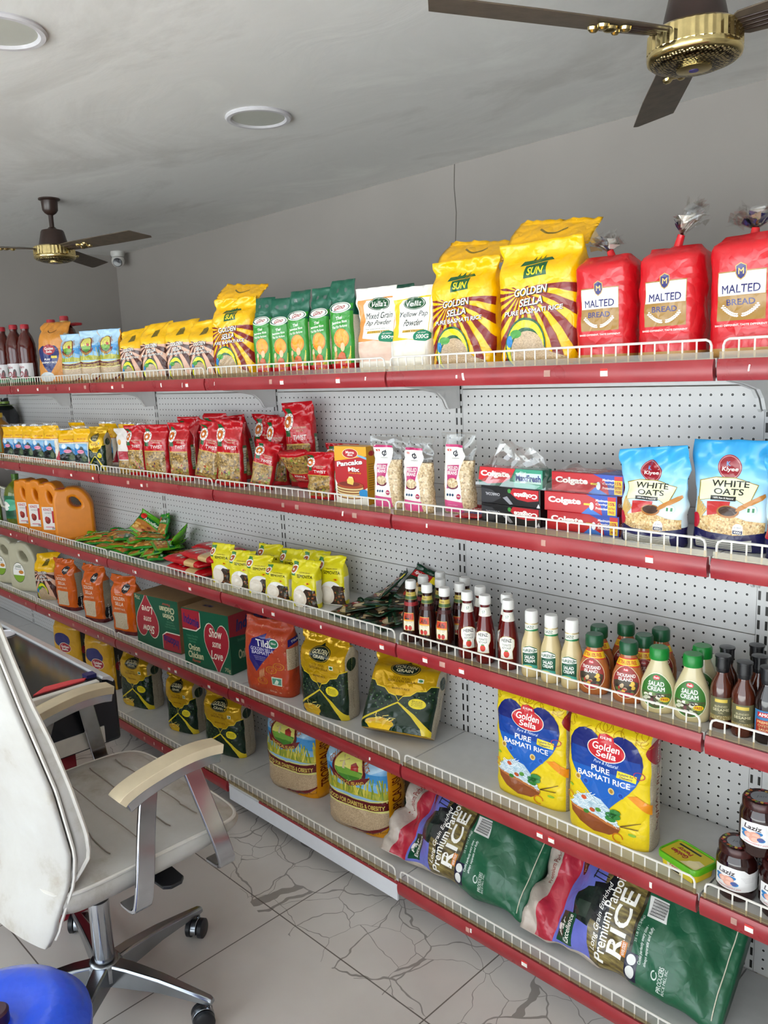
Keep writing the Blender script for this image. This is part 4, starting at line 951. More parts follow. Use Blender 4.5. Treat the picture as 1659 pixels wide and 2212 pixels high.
# --- orange woven bag with a blue heart
def heart_bag(x, y, z, w, d, h, yaw, seed, label):
    b = Bag(w, h, d, 3.6, (.76, .97), (.8, .1), .03, .003, seed, 22, 34, zones=[(.38, .66, -1, 1, 'r', 1)], vb=(.38, .66))
    def art(p):
        rs = random.Random(3)
        for k in range(90): p.E(rs.uniform(-.92, .92), rs.choice([rs.uniform(.62, .95), rs.uniform(.05, .95)]), .02, .011, '#d2835c', 5, rot=rs.uniform(0, 90))
        p.G([(-.62, .45), (-.66, .62), (-.5, .74), (-.1, .80), (.1, .83), (.12, .77), (.3, .79), (.62, .77), (.6, .68), (.3, .58), (-.1, .42), (-.28, .33), (-.36, .30), (-.5, .38)], '#2b2474')
        p.T('Tilda', .05, .70, .72, .1, WH, .015); p.T('GOLDEN SELLA', -.06, .615, 1.0, .045, '#d9d4ea', .01); p.T('BASMATI', -.14, .565, .74, .045, '#d9d4ea', .01)
        for k in range(3): p.T('Authentic steamed rice', -.18, .51 - .022 * k, .5 - .06 * k, .012, '#b9b2dc', 0)
        p.E(.46, .72, .2, .06, '#e9e9e2'); p.E(.46, .72, .17, .051, '#2f7a58'); p.T('5kg', .46, .72, .2, .035, WH, .02)
        p.R(.3, .16, .72, .27, '#cfdcc8'); p.R(.33, .175, .69, .255, '#4f8f7a'); p.G([(.4, .18), (.5, .24), (.6, .22), (.55, .18)], '#cfdcc8')
        for cx, cy in ((-.1, .19), (.3, .36), (.6, .42)): arcband(p, cx, cy, .22, .05, .16, '#c9822c', 0, 360); arcband(p, cx, cy, .12, .028, .2, '#c9822c', 0, 360)
        for k in range(5): p.E(-.2 + .05 * k, .27 + .012 * k, .02, .06, '#d99a6c', 8, rot=-25)
        p.T('5kg  e', .4, .06, .5, .03, '#e9c9b0', .01)
        p.on('r'); p.G([(-.6, .68), (.9, .74), (.9, .82), (-.6, .78)], '#2b2474'); p.T('Tilda', .1, .755, .8, .035, WH, .015, 0, 0, 0, .03); p.T('GOLDEN SELLA BASMATI', .1, .5, .9, .08, '#6b5a44', .01, 0, 90); p.on('f')
    return pack('rice_bag', label, 'rice bag', b, [foil('#b8401a', .4), RICE], art, x, y, z, yaw, 0)
# --- blue heart, yellow rice bags
def blue_heart(x, y, z, w, d, h, yaw, seed, label, tilt=0):
    b = Bag(w, h, d, 3.8, (.86, .985), (.88, .05), .02, .0024, seed, 28, 38, zones=[(0, .93, -1, 1, 'r', 1)], vb=(.93,), wob=.01)
    mt = 'yellow_to_blue'
    def art(p):
        rs = random.Random(2)
        for k in range(26):
            xx, yy = rs.uniform(-.95, .95), rs.uniform(.82, .98); arcband(p, xx, yy, .13, .035, .12, '#b98e12', rs.uniform(0, 180), rs.uniform(200, 420))
        p.G(heart(-.04, .585, 1.72, .72), '#12206a'); 
        hh = heart(-.04, .55, 1.66, .66); p.G(clip_poly(hh, (-2, 0, 2, .70)), '#123f94'); p.G(clip_poly(heart(-.04, .535, 1.6, .62), (-2, 0, 2, .56)), '#1a5cb4')
        p.E(0, .73, .44, .092, '#e9e2d0'); p.E(0, .73, .42, .086, '#c2232c'); p.G([(-.2, .80), (.2, .80), (.16, .845), (0, .86), (-.16, .845)], '#c2232c'); p.T('KHUMB', 0, .825, .26, .022, WH, .015)
        p.T('Golden', 0, .755, .62, .058, WH, .025, .15); p.T('Sella', 0, .695, .46, .052, WH, .025, .15); p.T('Pure & Natural', 0, .625, .58, .026, '#cfe0f2', 0, .4)
        p.T('PURE', -.12, .565, .44, .045, WH, .03); p.T('BASMATI RICE', -.05, .50, 1.22, .045, WH, .03); 
        p.G([(.25, .545), (.68, .535), (.70, .59), (.27, .60)], '#e6d02a'); p.T('Suitable for', .46, .578, .34, .018, '#1c2050', .02, .2); p.T('Diabetics', .46, .555, .28, .018, '#1c2050', .02, .2); arcband(p, .74, .6, .12, .03, .15, '#b03048', 0, 360)
        for xx, yy, c in ((-.66, .455, '#d8c07a'), (-.46, .44, '#2a66c2'), (.14, .42, '#d8c07a'), (.36, .41, '#2a66c2')): p.E(xx, yy, .075, .026, c); p.E(xx, yy, .045, .016, '#a87c2a' if c[1] == 'd' else '#123f94')
        p.G([(.5, .42), (.75, .36), (.98, .30), (.98, .38), (.7, .44)], '#e08a1c')
        # bowl of rice
        p.G([(-.86, .21), (.36, .14), (.3, .10), (.1, .06), (-.25, .05), (-.6, .09), (-.8, .15)], '#8a4a26'); p.G([(-.86, .215), (.36, .145), (.34, .125), (-.84, .195)], '#b9713c'); p.G([(-.84, .215), (-.7, .30), (-.4, .345), (-.1, .33), (.2, .24), (.34, .15)], '#b9ccd6')
        for k in range(120):
            t = rs.random(); xx = -.82 + 1.12 * t; top = np.interp(xx, [-.82, -.6, -.3, 0, .3], [.23, .33, .35, .30, .17]); bt = .215 - .06 * (xx + .85); yy = bt + (top - bt) * rs.random(); a = rs.uniform(-1.1, 1.1); L_ = .07
            p.G([(xx - L_ * cos(a), yy - .28 * L_ * sin(a)), (xx + L_ * cos(a), yy + .28 * L_ * sin(a)), (xx + L_ * cos(a), yy + .28 * L_ * sin(a) + .006), (xx - L_ * cos(a), yy - .28 * L_ * sin(a) + .006)], '#e9f1f4' if k % 4 else '#9fbccb')
        for xx, yy, c in ((-.5, .3, '#c4532c'), (-.3, .22, '#b9512c'), (-.15, .24, '#4f8a32'), (-.45, .19, '#3d7a2c')): p.E(xx, yy, .07, .018, c, 8, rot=20)
        for k in range(4): p.E(.14 + .1 * (k % 2), .2 + .03 * k - .03 * (k > 1), .13, .022, '#2f7a34', 10, rot=30 + 40 * k)
        p.G([(.36, .16), (.8, .23), (.8, .235), (.36, .17)], '#5a3a1c'); p.G([(.36, .16), (.75, .17), (.75, .176), (.36, .166)], '#5a3a1c')
        for k in range(6): p.E(.62, .12, .09, .011, '#8cb83a', 8, rot=60 * k)
        for k in range(5): p.E(-.85, .36, .07, .009, '#8cb83a', 8, rot=72 * k)
        arcband(p, .3, .06, .13, .04, .25, '#c9781c', 0, 300); arcband(p, -.88, .27, .09, .03, .25, '#c9781c', 0, 300)
        p.on('r'); p.E(0, .78, .8, .1, '#8c1f28'); p.T('Golden Sella', 0, .78, 1.0, .05, '#d8c8b8', .01, 0, 90); p.T('BASMATI RICE', 0, .42, 1.5, .1, '#7a3a24', .01, 0, 90); p.on('f')
    return pack('rice_bag', label, 'rice bag', b, [foil('#dfc312', .34), RICE_D], art, x, y, z, yaw, tilt, 'yellow rice bags with a blue heart')
# --- tropical island rice bags
AMB = foil('#d18a06', .28); SKYB = foil('#8fb8d8', .3)
def island(x, y, z, w, d, h, yaw, seed, label, small=False, tilt=0):
    b = Bag(w, h, d, 3.4 if not small else 4, (.72, .97), (.82, .08), .05, .003, seed, 26 if not small else 16, 38 if not small else 24, zones=[(0, .98, -1, 1, 's', 1), (0, .30, -1, 1, 'f', 2)], vb=(.30,), wob=.02)
    def art(p):
        p.box = (-.93, .004, .93, .996)
        p.R(-1, .44, 1, .99, '#79aed6'); p.G([(-1, .8), (-.5, .72), (0, .8), (.5, .7), (1, .78), (1, .99), (-1, .99)], '#a9cbe2'); p.G([(-1, .62), (-.4, .58), (.2, .64), (1, .56), (1, .7), (0, .72), (-1, .7)], '#3d8cc8')
        rs = random.Random(seed); p.G([(-1, .43), (-1, .54), (-.4, .50), (.2, .53), (1, .50), (1, .43)], '#a8a838')
        for k in range(60 if not small else 16):
            xx = rs.uniform(-.95, .95); t = rs.uniform(-.14, .14); hh = rs.uniform(.08, .24); p.G([(xx, .44), (xx + .035, .44), (xx + .03 + t, .44 + hh), (xx + t, .44 + hh)], ['#c8b936', '#e0cf5a', '#8f9a2c', '#a9a430', '#6f8a2c'][k % 5])
        p.G([(-1, .30), (-1, .44), (-.5, .405), (0, .395), (.5, .405), (1, .44), (1, .30), (.5, .285), (0, .28), (-.5, .285)], '#d6cf7a'); p.G([(-1, .325), (-1, .425), (-.5, .392), (0, .382), (.5, .392), (1, .425), (1, .325), (.5, .30), (0, .295), (-.5, .30)], '#5a1418')
        p.T('GOOD FOR DIABETES & OBESITY', .02, .352, 1.7, .048, '#d8bf5a', .015, 0, 0, -.022)
        p.G([(-1, .01), (-1, .30), (-.5, .285), (0, .28), (.5, .285), (1, .30), (1, .17), (.7, .11), (.2, .055), (-.4, .03)], RICE_T)
        p.G([(-.5, .028), (.2, .05), (.7, .105), (1, .165), (1, .155), (.75, .08), (.3, .02)], '#6a1418'); p.G([(.3, .015), (.75, .075), (1, .15), (1, 0), (.3, 0)], '#d18a06'); p.T('Healthy Food', .66, .055, .55, .03, '#6a3a0c', .01, .3, 14)
        # emblem: a farm with a windmill
        p.E(-.1, .70, .52, .17, '#5a1418'); p.E(-.1, .715, .44, .145, '#caa84a'); p.E(-.1, .715, .42, .14, '#d8d06a'); p.G(clip_poly([(-.1 + .42 * cos(a), .715 + .14 * sin(a)) for a in [2 * pi * i / 30 for i in range(30)]], (-2, 0, 2, .70)), '#3f7a22')
        p.G([(-.5, .69), (-.2, .72), (.1, .70), (.3, .68), (.3, .64), (-.4, .64)], '#6fa034'); p.R(-.02, .70, .2, .745, '#a52a22'); p.G([(-.04, .745), (.09, .775), (.22, .745)], '#8a1f1a'); p.G([(-.28, .70), (-.2, .70), (-.22, .77), (-.26, .77)], '#c9b892')
        for k in range(4): a = rad(20 + 90 * k); p.G([(-.24, .772), (-.24 + .14 * cos(a), .772 + .042 * sin(a)), (-.24 + .14 * cos(a + .25), .772 + .042 * sin(a + .25))], '#b9a070')
        p.G([(-.75, .68), (-.6, .58), (-.1, .525), (.38, .585), (.55, .67), (.36, .645), (-.08, .575), (-.55, .635)], '#6a1a1c'); p.T('TROPICAL ISLAND', -.1, .595, .9, .035, '#d9b34a', .02, 0, 0, -.038)
        p.T('GOLDEN', -.56, .80, .42, .05, '#b5651c', .02, 0, 48); p.T('SELLA RICE', .36, .80, .45, .05, '#b5651c', .02, 0, -48)
        p.box = (-.985, .004, .985, .996); p.on('r')
        V, F, E = text_mesh('TROPICAL-ISLAND', .015, 0.); X = V - .5; p.TX(np.stack([-X[:, 1] * .62 - .12, X[:, 0] * .74 + .5], -1), F, E, '#6a1f0e')
        V, F, E = text_mesh('Naturally Nutritious Rice  Good Food For Health', 0, .2); X = V - .5; p.TX(np.stack([-X[:, 1] * .18 + .48, X[:, 0] * .7 + .48], -1), F, E, '#7a4a14'); p.on('f')
    return pack('rice_bag', label, 'rice bag', b, [SKYB, AMB, RICE_T], art, x, y, z, yaw, tilt, 'small blue rice bags' if small else 'large blue and amber rice bags')
# --- big sacks lying on their side
def parboiled(x, y, z, L_, w, d, tilt, seed, label, yaw=0.):
    b = Bag(w, L_, d, 2.6, (.60, .95), (.25, .22), .05, .007, seed, 30, 48, zones=[(.76, 1, -1, 1, '*', 1), (0, .40, -1, 1, '*', 2), (.40, .62, -1, 1, 'b', 2)], vb=(.76, .40), wob=.04)
    def art(p):
        p.R(-1, .395, 1, .62, grains('rice_field_photo', ['#2c2615', '#54451f', '#7a6a34', '#9a8a50'], 40, (3, 3, .7), .4)); p.G([(-1, .60), (-.5, .62), (.2, .61), (1, .64), (1, .84), (-1, .84)], '#6a70c4')
        p.G([(-1, .82), (1, .80), (1, .90), (-1, .92)], '#b02a3c'); p.G([(-1, .55), (-.45, .57), (-.4, .64), (.15, .66), (.2, .60), (.35, .585), (1, .60), (1, .57), (.2, .55), (-.3, .54)], '#15161a'); p.G([(-.55, .62), (-.5, .73), (-.1, .75), (.05, .70), (.1, .60)], '#1b2420'); p.R(-.45, .64, -.2, .72, '#2c3a30')
        for k in range(7): p.G([(.2 + .09 * k, .60), (.22 + .09 * k, .60), (.25 + .09 * k, .685), (.23 + .09 * k, .685)], '#26282c')
        p.R(.2, .675, .82, .682, '#26282c'); p.R(-.95, .70, -.45, .80, '#174a30'); p.T('Par', -.7, .775, .3, .028, WH, .01, .3); p.T('Excellence', -.7, .735, .44, .034, WH, .01, .3); p.E(-.72, .79, .06, .012, WH)
        p.E(.42, .77, .22, .026, '#3a2a14'); p.T('Farm to Table', .42, .77, .32, .016, '#c9a86a', 0)
        p.T('Long Grain Enriched', -.30, .578, 1.1, .03, WH, .005, .3); p.T('Premium Parboiled', -.16, .545, 1.55, .05, WH, .01); p.T('RICE', -.26, .475, 1.05, .08, WH, .03)
        p.G([(-1, .395), (1, .395), (1, .41), (-1, .408)], '#2c2615')
        p.R(-.72, .417, -.5, .445, '#c9772c'); p.T('NEVER STICKY', -.61, .431, .19, .016, WH, .015); p.R(-.96, .36, -.60, .415, '#1d1c34'); p.E(-.86, .388, .075, .02, '#dadad6'); p.E(-.70, .388, .075, .02, '#dadad6')
        p.G([(.0, .28), (.32, .30), (.32, .39), (.0, .375)], '#d8d6d2')
        for k in range(16): p.G([(.04 + .016 * k, .295), (.04 + .016 * k + (.006 if k % 3 else .011), .295), (.04 + .016 * k + (.006 if k % 3 else .011), .37), (.04 + .016 * k, .368)], '#1c1a1a')
        p.T('25 LB (11.34kg)', -.22, .385, .42, .014, '#cfd8d0', 0); p.T('Cooks perfectly every time -', -.42, .352, .6, .018, '#dfe6e0', .005, .2); p.T('always separate and fluffy', -.42, .328, .6, .018, '#dfe6e0', .005, .2); p.T('PRODUCERS', -.76, .25, .32, .022, '#cfd8d0', .01); p.T('RICE MILL, INC.', -.76, .228, .32, .014, '#cfd8d0', 0); arcband(p, -.76, .28, .07, .015, .3, '#cfd8d0', 0, 330)
        p.R(.55, .905, .9, .925, '#a0242c'); p.T('Premium Parboiled RICE', .3, .945, .9, .03, '#8c3a34', .01)
    o = pack('rice_sack', label, 'rice sack', b, [foil('#c9bcae', .4), foil('#b9aca0', .35), foil('#175639', .34)], art, x, y, z, 0, 0, 'large parboiled rice sacks')
    seam = MB(); pts = []
    for k in range(15): pts.append(tuple(b.map('f', [(-.9 + 1.8 * k / 14, .035)], .002)[0]))
    seam.tube(pts, .0014, 5); seam.build('stitching', M('#cfc9b4', .7), o)
    o.rotation_euler = (Matrix.Rotation(rad(yaw), 3, 'Z') @ Matrix.Rotation(rad(-tilt), 3, 'X') @ Matrix.Rotation(rad(-90), 3, 'Y')).to_euler(); settle(o, SH[4], .296)
    return o
# ------------------------------------------------------------------ bottles, jars, jugs, tubs, boxes
def glassy(col, r=.08, var=.05): return M(col, r, 0, var, .6, 20, coat=.3)
G_KET, G_DRK = glassy('#3c0a08'), glassy('#2a0c08')
def bottle(name, label, cat, x, y, z, prof, body, cap, capm, arts, rz=0., group=None, sx=1., sy=1., seg=26, capparts=None, mis=None):
    L_ = Lathe(prof, sx, sy, 1.2, seg); o = L_.build(name, body, mis=mis)
    k = MB(); k.lathe(cap, 24); k.build('cap', capm, o, sharp=35)
    for nm, z0, z1, A, bg, fn in arts:
        L_.at(z0, z1, A); p = Print(L_, .0004); p.asp = 1.
        if bg: p.R(-1, 0, 1, 1, bg)
        fn(p); p.build(nm, o)
    o.location = (x, y, z + .0008); o.rotation_euler = (0, 0, rad(rz)); o.scale.z = 1 + .011 / cap[-1][1] if name != 'jam_jar' else 1.05
    return tag(o, label, cat, group)
M_wcap = M('#dcdad6', .35, 0, .03); M_gcap = M('#0e7a2c', .35, 0, .05); M_gcapd = M('#0a4a2a', .35, 0, .05); M_bcap = M('#0f0f12', .3, 0, .05)
def ribcap(r, z0, z1): return [(r, z0), (r * 1.03, z0 + .002), (r * 1.02, z1 - .004), (r * .9, z1), (.001, z1)]
H_ = .172
def ketchup_prof(h, r): return [(.001, .004), (r * .85, 0), (r, .006), (r, .30 * h), (r * .98, .40 * h), (r * .78, .58 * h), (r * .56, .74 * h), (r * .47, .82 * h), (r * .5, .86 * h), (r * .5, .90 * h)]
def alfa(x, y, z, rz, label, arabic=False):
    h = .172
    def lab(p):
        p.R(-1, 0, 1, 1, '#d6b04c'); p.R(-.94, .03, .94, .6, '#e9dfc4'); p.R(-.94, .6, .94, .97, '#c63a1c'); p.R(-.94, .54, .94, .62, '#e0a12c')
        if arabic:
            p.R(.38, .68, .5, .9, BK); p.R(.1, .64, .22, .92, BK); p.R(-.62, .64, .22, .72, BK); p.E(-.5, .76, .16, .08, BK); p.E(-.5, .76, .06, .03, '#c63a1c'); p.E(-.5, .9, .05, .03, BK); p.R(-.2, .72, -.08, .93, BK)
        else: p.T('Alfa', 0, .78, 1.2, .24, BK, .035, .1)
        p.T('Tomato Ketchup', .1, .5, 1.2, .06, '#6a4a3a', .01, .2); p.T('Premium Quality', .1, .42, .9, .04, '#6a4a3a', 0)
        for xx in (-.35, .3): p.E(xx, .17, .3, .14, '#c0261c'); p.E(xx, .29, .14, .03, '#3f7a2c')
    return bottle('ketchup_bottle', label, 'ketchup bottle', x, y, z, ketchup_prof(h, .0285), G_DRK, ribcap(.0158, .87 * h, h), M_wcap,
                  [('label', .035, .085, .62, None, lab), ('neck_label', .70 * h, .82 * h, 2.6, '#b9a24a', lambda p: (p.R(-1, .05, 1, .45, '#3f5a2a'), p.T('Ketchup', 0, .7, .25, .3, '#5a1a10', .01))), ('neck_seal', .60 * h, .66 * h, 2.9, '#8f1e22' if arabic else '#3c0a08', lambda p: None)], rz, 'dark ketchup bottles with white caps')
def heinz(x, y, z, rz, label):
    h = .176
    def lab(p):
        k = [(-.75, 0), (.75, 0), (.68, .35), (.95, .55), (1, .85), (.5, .97), (0, 1), (-.5, .97), (-1, .85), (-.95, .55), (-.68, .35)]
        p.G(k, '#c9b56a'); p.G([(q[0] * .95, .5 + (q[1] - .5) * .96) for q in k], '#e9e6dc'); p.T('HEINZ', 0, .82, 1.25, .14, '#1c1c22', .02); p.T('TOMATO', 0, .62, 1.0, .1, '#2c3a30', .01); p.T('KETCHUP', 0, .49, 1.0, .09, '#2c3a30', .01); p.E(0, .22, .32, .15, '#c8321e'); p.E(0, .37, .2, .03, '#4a8a3a')
    def nk(p): p.E(0, .5, .28, .4, '#c9c6b4'); p.E(0, .5, .25, .36, '#e9e6dc'); p.T('57', 0, .5, .24, .3, '#2c6a4a', .01)
    return bottle('ketchup_bottle', label, 'ketchup bottle', x, y, z, ketchup_prof(h, .0275), glassy('#5a0d0b'), ribcap(.0158, .87 * h, h), M_wcap, [('label', .03, .088, .85, None, lab), ('neck_label', .70 * h, .83 * h, 2.4, '#dcd8cc', nk)], rz, 'tomato ketchup bottles with keystone labels')
def laziz(x, y, z, rz, label):
    h = .162; r = .027
    pr = [(.001, .003), (r * .9, 0), (r, .006), (r, .42 * h), (r * .93, .52 * h), (r * .66, .66 * h), (r * .6, .72 * h), (r * .62, .80 * h), (r * .58, .85 * h)]
    def lab(p):
        k = [(-.9, 0), (.9, 0), (.95, .5), (.95, .85), (.5, .93), (0, .98), (-.5, .93), (-.95, .85), (-.95, .5)]
        p.G(k, '#d8c890'); p.G([(q[0] * .95, .5 + (q[1] - .5) * .97) for q in k], '#14523a'); p.G([(-.88, .64), (.88, .70), (.85, .82), (0, .93), (-.85, .84)], WH); p.T('LAZIZ', 0, .77, 1.3, .13, '#14523a', .01)
        p.T('SALAD', 0, .5, 1.15, .13, WH, .02); p.T('CREAM', 0, .34, 1.2, .13, WH, .02); p.G([(-.9, .02), (.9, .02), (.9, .14), (0, .22), (-.9, .14)], '#3a9a8a'); p.E(-.2, .1, .5, .05, '#e0d25a')
    return bottle('salad_cream_bottle', label, 'salad cream bottle', x, y, z, pr, glassy('#c3b084', .15), ribcap(.0165, .82 * h, h), M_wcap, [('label', .022, .082, .85, None, lab), ('neck_label', .70 * h, .80 * h, 2.4, '#e2e0d4', lambda p: (p.T('LAZIZ', 0, .65, .5, .4, '#14523a', .03), p.G([(-1, 0), (1, 0), (1, .3), (.2, .3), (-.2, .15), (-1, .3)], '#1d7a48')))], rz, 'white-capped salad cream bottles')
def squash(h, r): return [(.001, .004), (r * .86, 0), (r * .95, .006), (r, .12 * h), (r * 1.0, .3 * h), (r * .92, .46 * h), (r * .66, .64 * h), (r * .47, .76 * h), (r * .44, .86 * h)]
def island_dressing(x, y, z, rz, label):
    h = .135; r = .039
    def lab(p):
        p.E(0, .5, 1, .5, '#d8c8a4'); p.E(0, .5, .95, .475, '#8f2a24'); p.G([(-.88, .5), (-.5, .56), (.5, .56), (.88, .5), (.7, .2), (0, .03), (-.7, .2)], '#3c3020')
        p.E(0, .87, .22, .055, '#c2202c'); p.T('Frolic', 0, .87, .34, .06, WH, .02, .2); p.T('THOUSAND', 0, .71, 1.4, .1, WH, .02); p.T('ISLAND', 0, .59, .95, .1, WH, .02)
        rs = random.Random(4)
        for k in range(20): p.E(rs.uniform(-.6, .6), rs.uniform(.16, .5), rs.uniform(.07, .16), rs.uniform(.03, .07), ['#c9b08a', '#4f6a2c', '#2a1c1c', '#b03a2c', '#d8b23c'][k % 5], 9)
        p.G([(-.55, .2), (.55, .2), (.4, .1), (0, .04), (-.4, .1)], '#b02a32')
    return bottle('dressing_bottle', label, 'dressing bottle', x, y, z, squash(h, r), glassy('#a55f30', .18), ribcap(.021, .80 * h, h), M_gcapd, [('label', .012, .085, .95, None, lab), ('neck_label', .60 * h, .74 * h, 2.7, '#e2b81c', lambda p: (p.R(-1, 0, 1, .14, '#c22a1c'), p.R(-1, .86, 1, 1, '#c22a1c'), p.T('EXTRA 10% FREE', 0, .5, .75, .45, '#b01c14', .03)))], rz, 'orange thousand island dressing bottles', 1, .72)
def green_dressing(x, y, z, rz, label):
    h = .139; r = .041
    def lab(p):
        p.E(0, .5, 1, .5, '#d9dcc0'); p.E(0, .5, .95, .475, '#2f6a22'); p.G([(-.9, .46), (.9, .46), (.7, .2), (0, .03), (-.7, .2)], '#4a4a2a')
        p.E(0, .87, .24, .06, '#c2202c'); p.T('Frolic', 0, .87, .36, .06, WH, .02, .2); p.T('SALAD', 0, .71, .95, .12, WH, .02); p.T('CREAM', 0, .57, 1.0, .12, WH, .02)
        rs = random.Random(6)
        for k in range(26): p.E(rs.uniform(-.66, .6), rs.uniform(.15, .44), rs.uniform(.08, .18), rs.uniform(.03, .07), ['#cfd0b8', '#5f7a3c', '#2a2c1c', '#8a9a5a', '#e3dfcc', '#6a3a3a'][k % 6], 9)
        p.E(.5, .3, .28, .07, '#e8c61c'); p.T('FREE', .5, .3, .4, .07, '#b01c14', .03)
    return bottle('dressing_bottle', label, 'dressing bottle', x, y, z, squash(h, r), glassy('#c2b58e', .18), ribcap(.021, .82 * h, h), M_gcap, [('label', .01, .088, 1.0, None, lab)], rz, 'green-capped salad cream bottles', 1, .72)
def sesame(x, y, z, rz, label, oyster=False):
    h = .151; r = .0235
    pr = [(.001, .003), (r * .9, 0), (r, .005), (r, .55 * h), (r * .9, .62 * h), (r * .52, .73 * h), (r * .5, .80 * h)]
    def lab(p):
        if oyster:
            p.R(-1, 0, 1, 1, '#2a6a9a'); p.R(-.8, .05, .8, .6, '#a8321e'); p.R(-.66, .72, .66, .92, '#b01c1c'); p.T('AMOY', 0, .82, 1.1, .14, WH, .02); p.T('PREMIUM', 0, .5, 1.3, .1, '#d9c48a', .01); p.T('OYSTER', 0, .35, 1.2, .1, '#d9c48a', .01); p.T('SAUCE', 0, .2, 1.0, .1, '#d9c48a', .01)
        else:
            p.R(-1, 0, 1, 1, '#5d5a3f'); p.R(-1, .0, 1, .2, '#8a7a4a'); p.R(-.5, .78, .5, .92, '#c9b04a'); p.T('BLENDED', 0, .6, 1.0, .09, '#b9b08a', .01); p.T('SESAME', 0, .45, 1.35, .12, '#c9c09a', .015); p.T('OIL', 0, .32, .4, .08, '#b9b08a', .01)
            rs = random.Random(3)
            for k in range(24): p.E(rs.uniform(-.9, .9), rs.uniform(.03, .2), .04, .012, '#d9cfa4', 6)
    cap = [(.0125, .77 * h), (.0135, .79 * h), (.0135, .83 * h), (.015, .835 * h), (.015, .965 * h), (.0165, .97 * h), (.0165, h - .001), (.001, h)]
    return bottle('sauce_bottle' if oyster else 'sesame_oil_bottle', label, 'sauce bottle' if oyster else 'oil bottle', x, y, z, pr, glassy('#1b0f0c' if oyster else '#4a1d0e'), cap, M_bcap, [('label', .02, .068, 1.1, None, lab)], rz, None if oyster else 'dark sesame oil bottles')
def jam(x, y, z, rz, label):
    r = .044; h = .116
    pr = [(.001, .003), (r * .86, 0), (r * .94, .006), (r * .9, .014), (r, .024), (r, .078), (r * .97, .088), (r * .82, .099), (r * .8, .104)]
    def lab(p):
        p.G([(-1, .05), (0, 0), (1, .05), (1, .85), (.45, .8), (.25, .95), (-.3, 1.0), (-1, .9)], '#e3e1e0'); p.T('Laziz', -.42, .76, .7, .2, '#2a1c20', .02, .2); p.T('Leziz', -.40, .78, .7, .2, '#a8303a', .005, .2) if False else None
        for k, (xx, yy) in enumerate(((-.75, .5), (-.2, .56), (-.1, .3), (-.72, .36))): p.E(xx, yy, .16, .08, '#2f78b4', rot=40 * k)
        for xx, yy in ((-.55, .42), (-.32, .48), (-.34, .32)): p.E(xx, yy, .2, .13, '#d9a08c'); p.E(xx + .04, yy - .02, .14, .09, '#e3b4a2')
        p.E(-.12, .34, .12, .08, '#4a5a94')
        for k in range(4): p.T('Premium fruit preserve made with care', .5, .62 - .06 * k, .7 - .1 * k, .025, '#5a5a66', 0)
        p.T('STRAWBERRY JAM', -.3, .1, .9, .07, '#c9646a', .01, 0, 0, .01)
    o = bottle('jam_jar', label, 'jam jar', x, y, z, pr, glassy('#240a08', .06), [(r * .84, .098), (r * .9, .1), (r * .9, .112), (r * .84, h), (.001, h)], M('#3a1512', .25, .2, .3, .5, 40), [('label', .026, .078, 1.25, None, lab)], rz, 'dark jam jars with printed lids')
    cap = [c for c in o.children if c.name.startswith('cap')][0]; cap.name = 'lid'
    dk = Lathe([(.001, 0), (1, 0)]); rs = random.Random(2)
    class Top:
        def lines(s, side): return np.array([]), np.array([])
        def map(s, side, X, off): X = np.asarray(X, float); return np.stack([X[:, 0] * r * .84, X[:, 1] * r * .84, np.full(len(X), h + off)], -1)
    p = Print(Top(), .0003); p.box = (-1, -1, 1, 1); p.asp = 1.; p.E(0, 0, .62, .62, '#8f9298', 30)
    for k in range(26):
        a = 2 * pi * k / 26 + rs.uniform(-.1, .1); q = rs.uniform(.68, .9); p.E(q * cos(a), q * sin(a), rs.uniform(.06, .13), rs.uniform(.06, .13), ['#8f1a1c', '#2a1020', '#c9702a', '#6a8a2a', '#5a1a3a', '#d8b24a', '#a82a2c'][k % 7], 8)
    p.T('Jam', .0, 0, .7, .3, '#5c6068', .0, .2); p.build('lid_print', o)
    return o
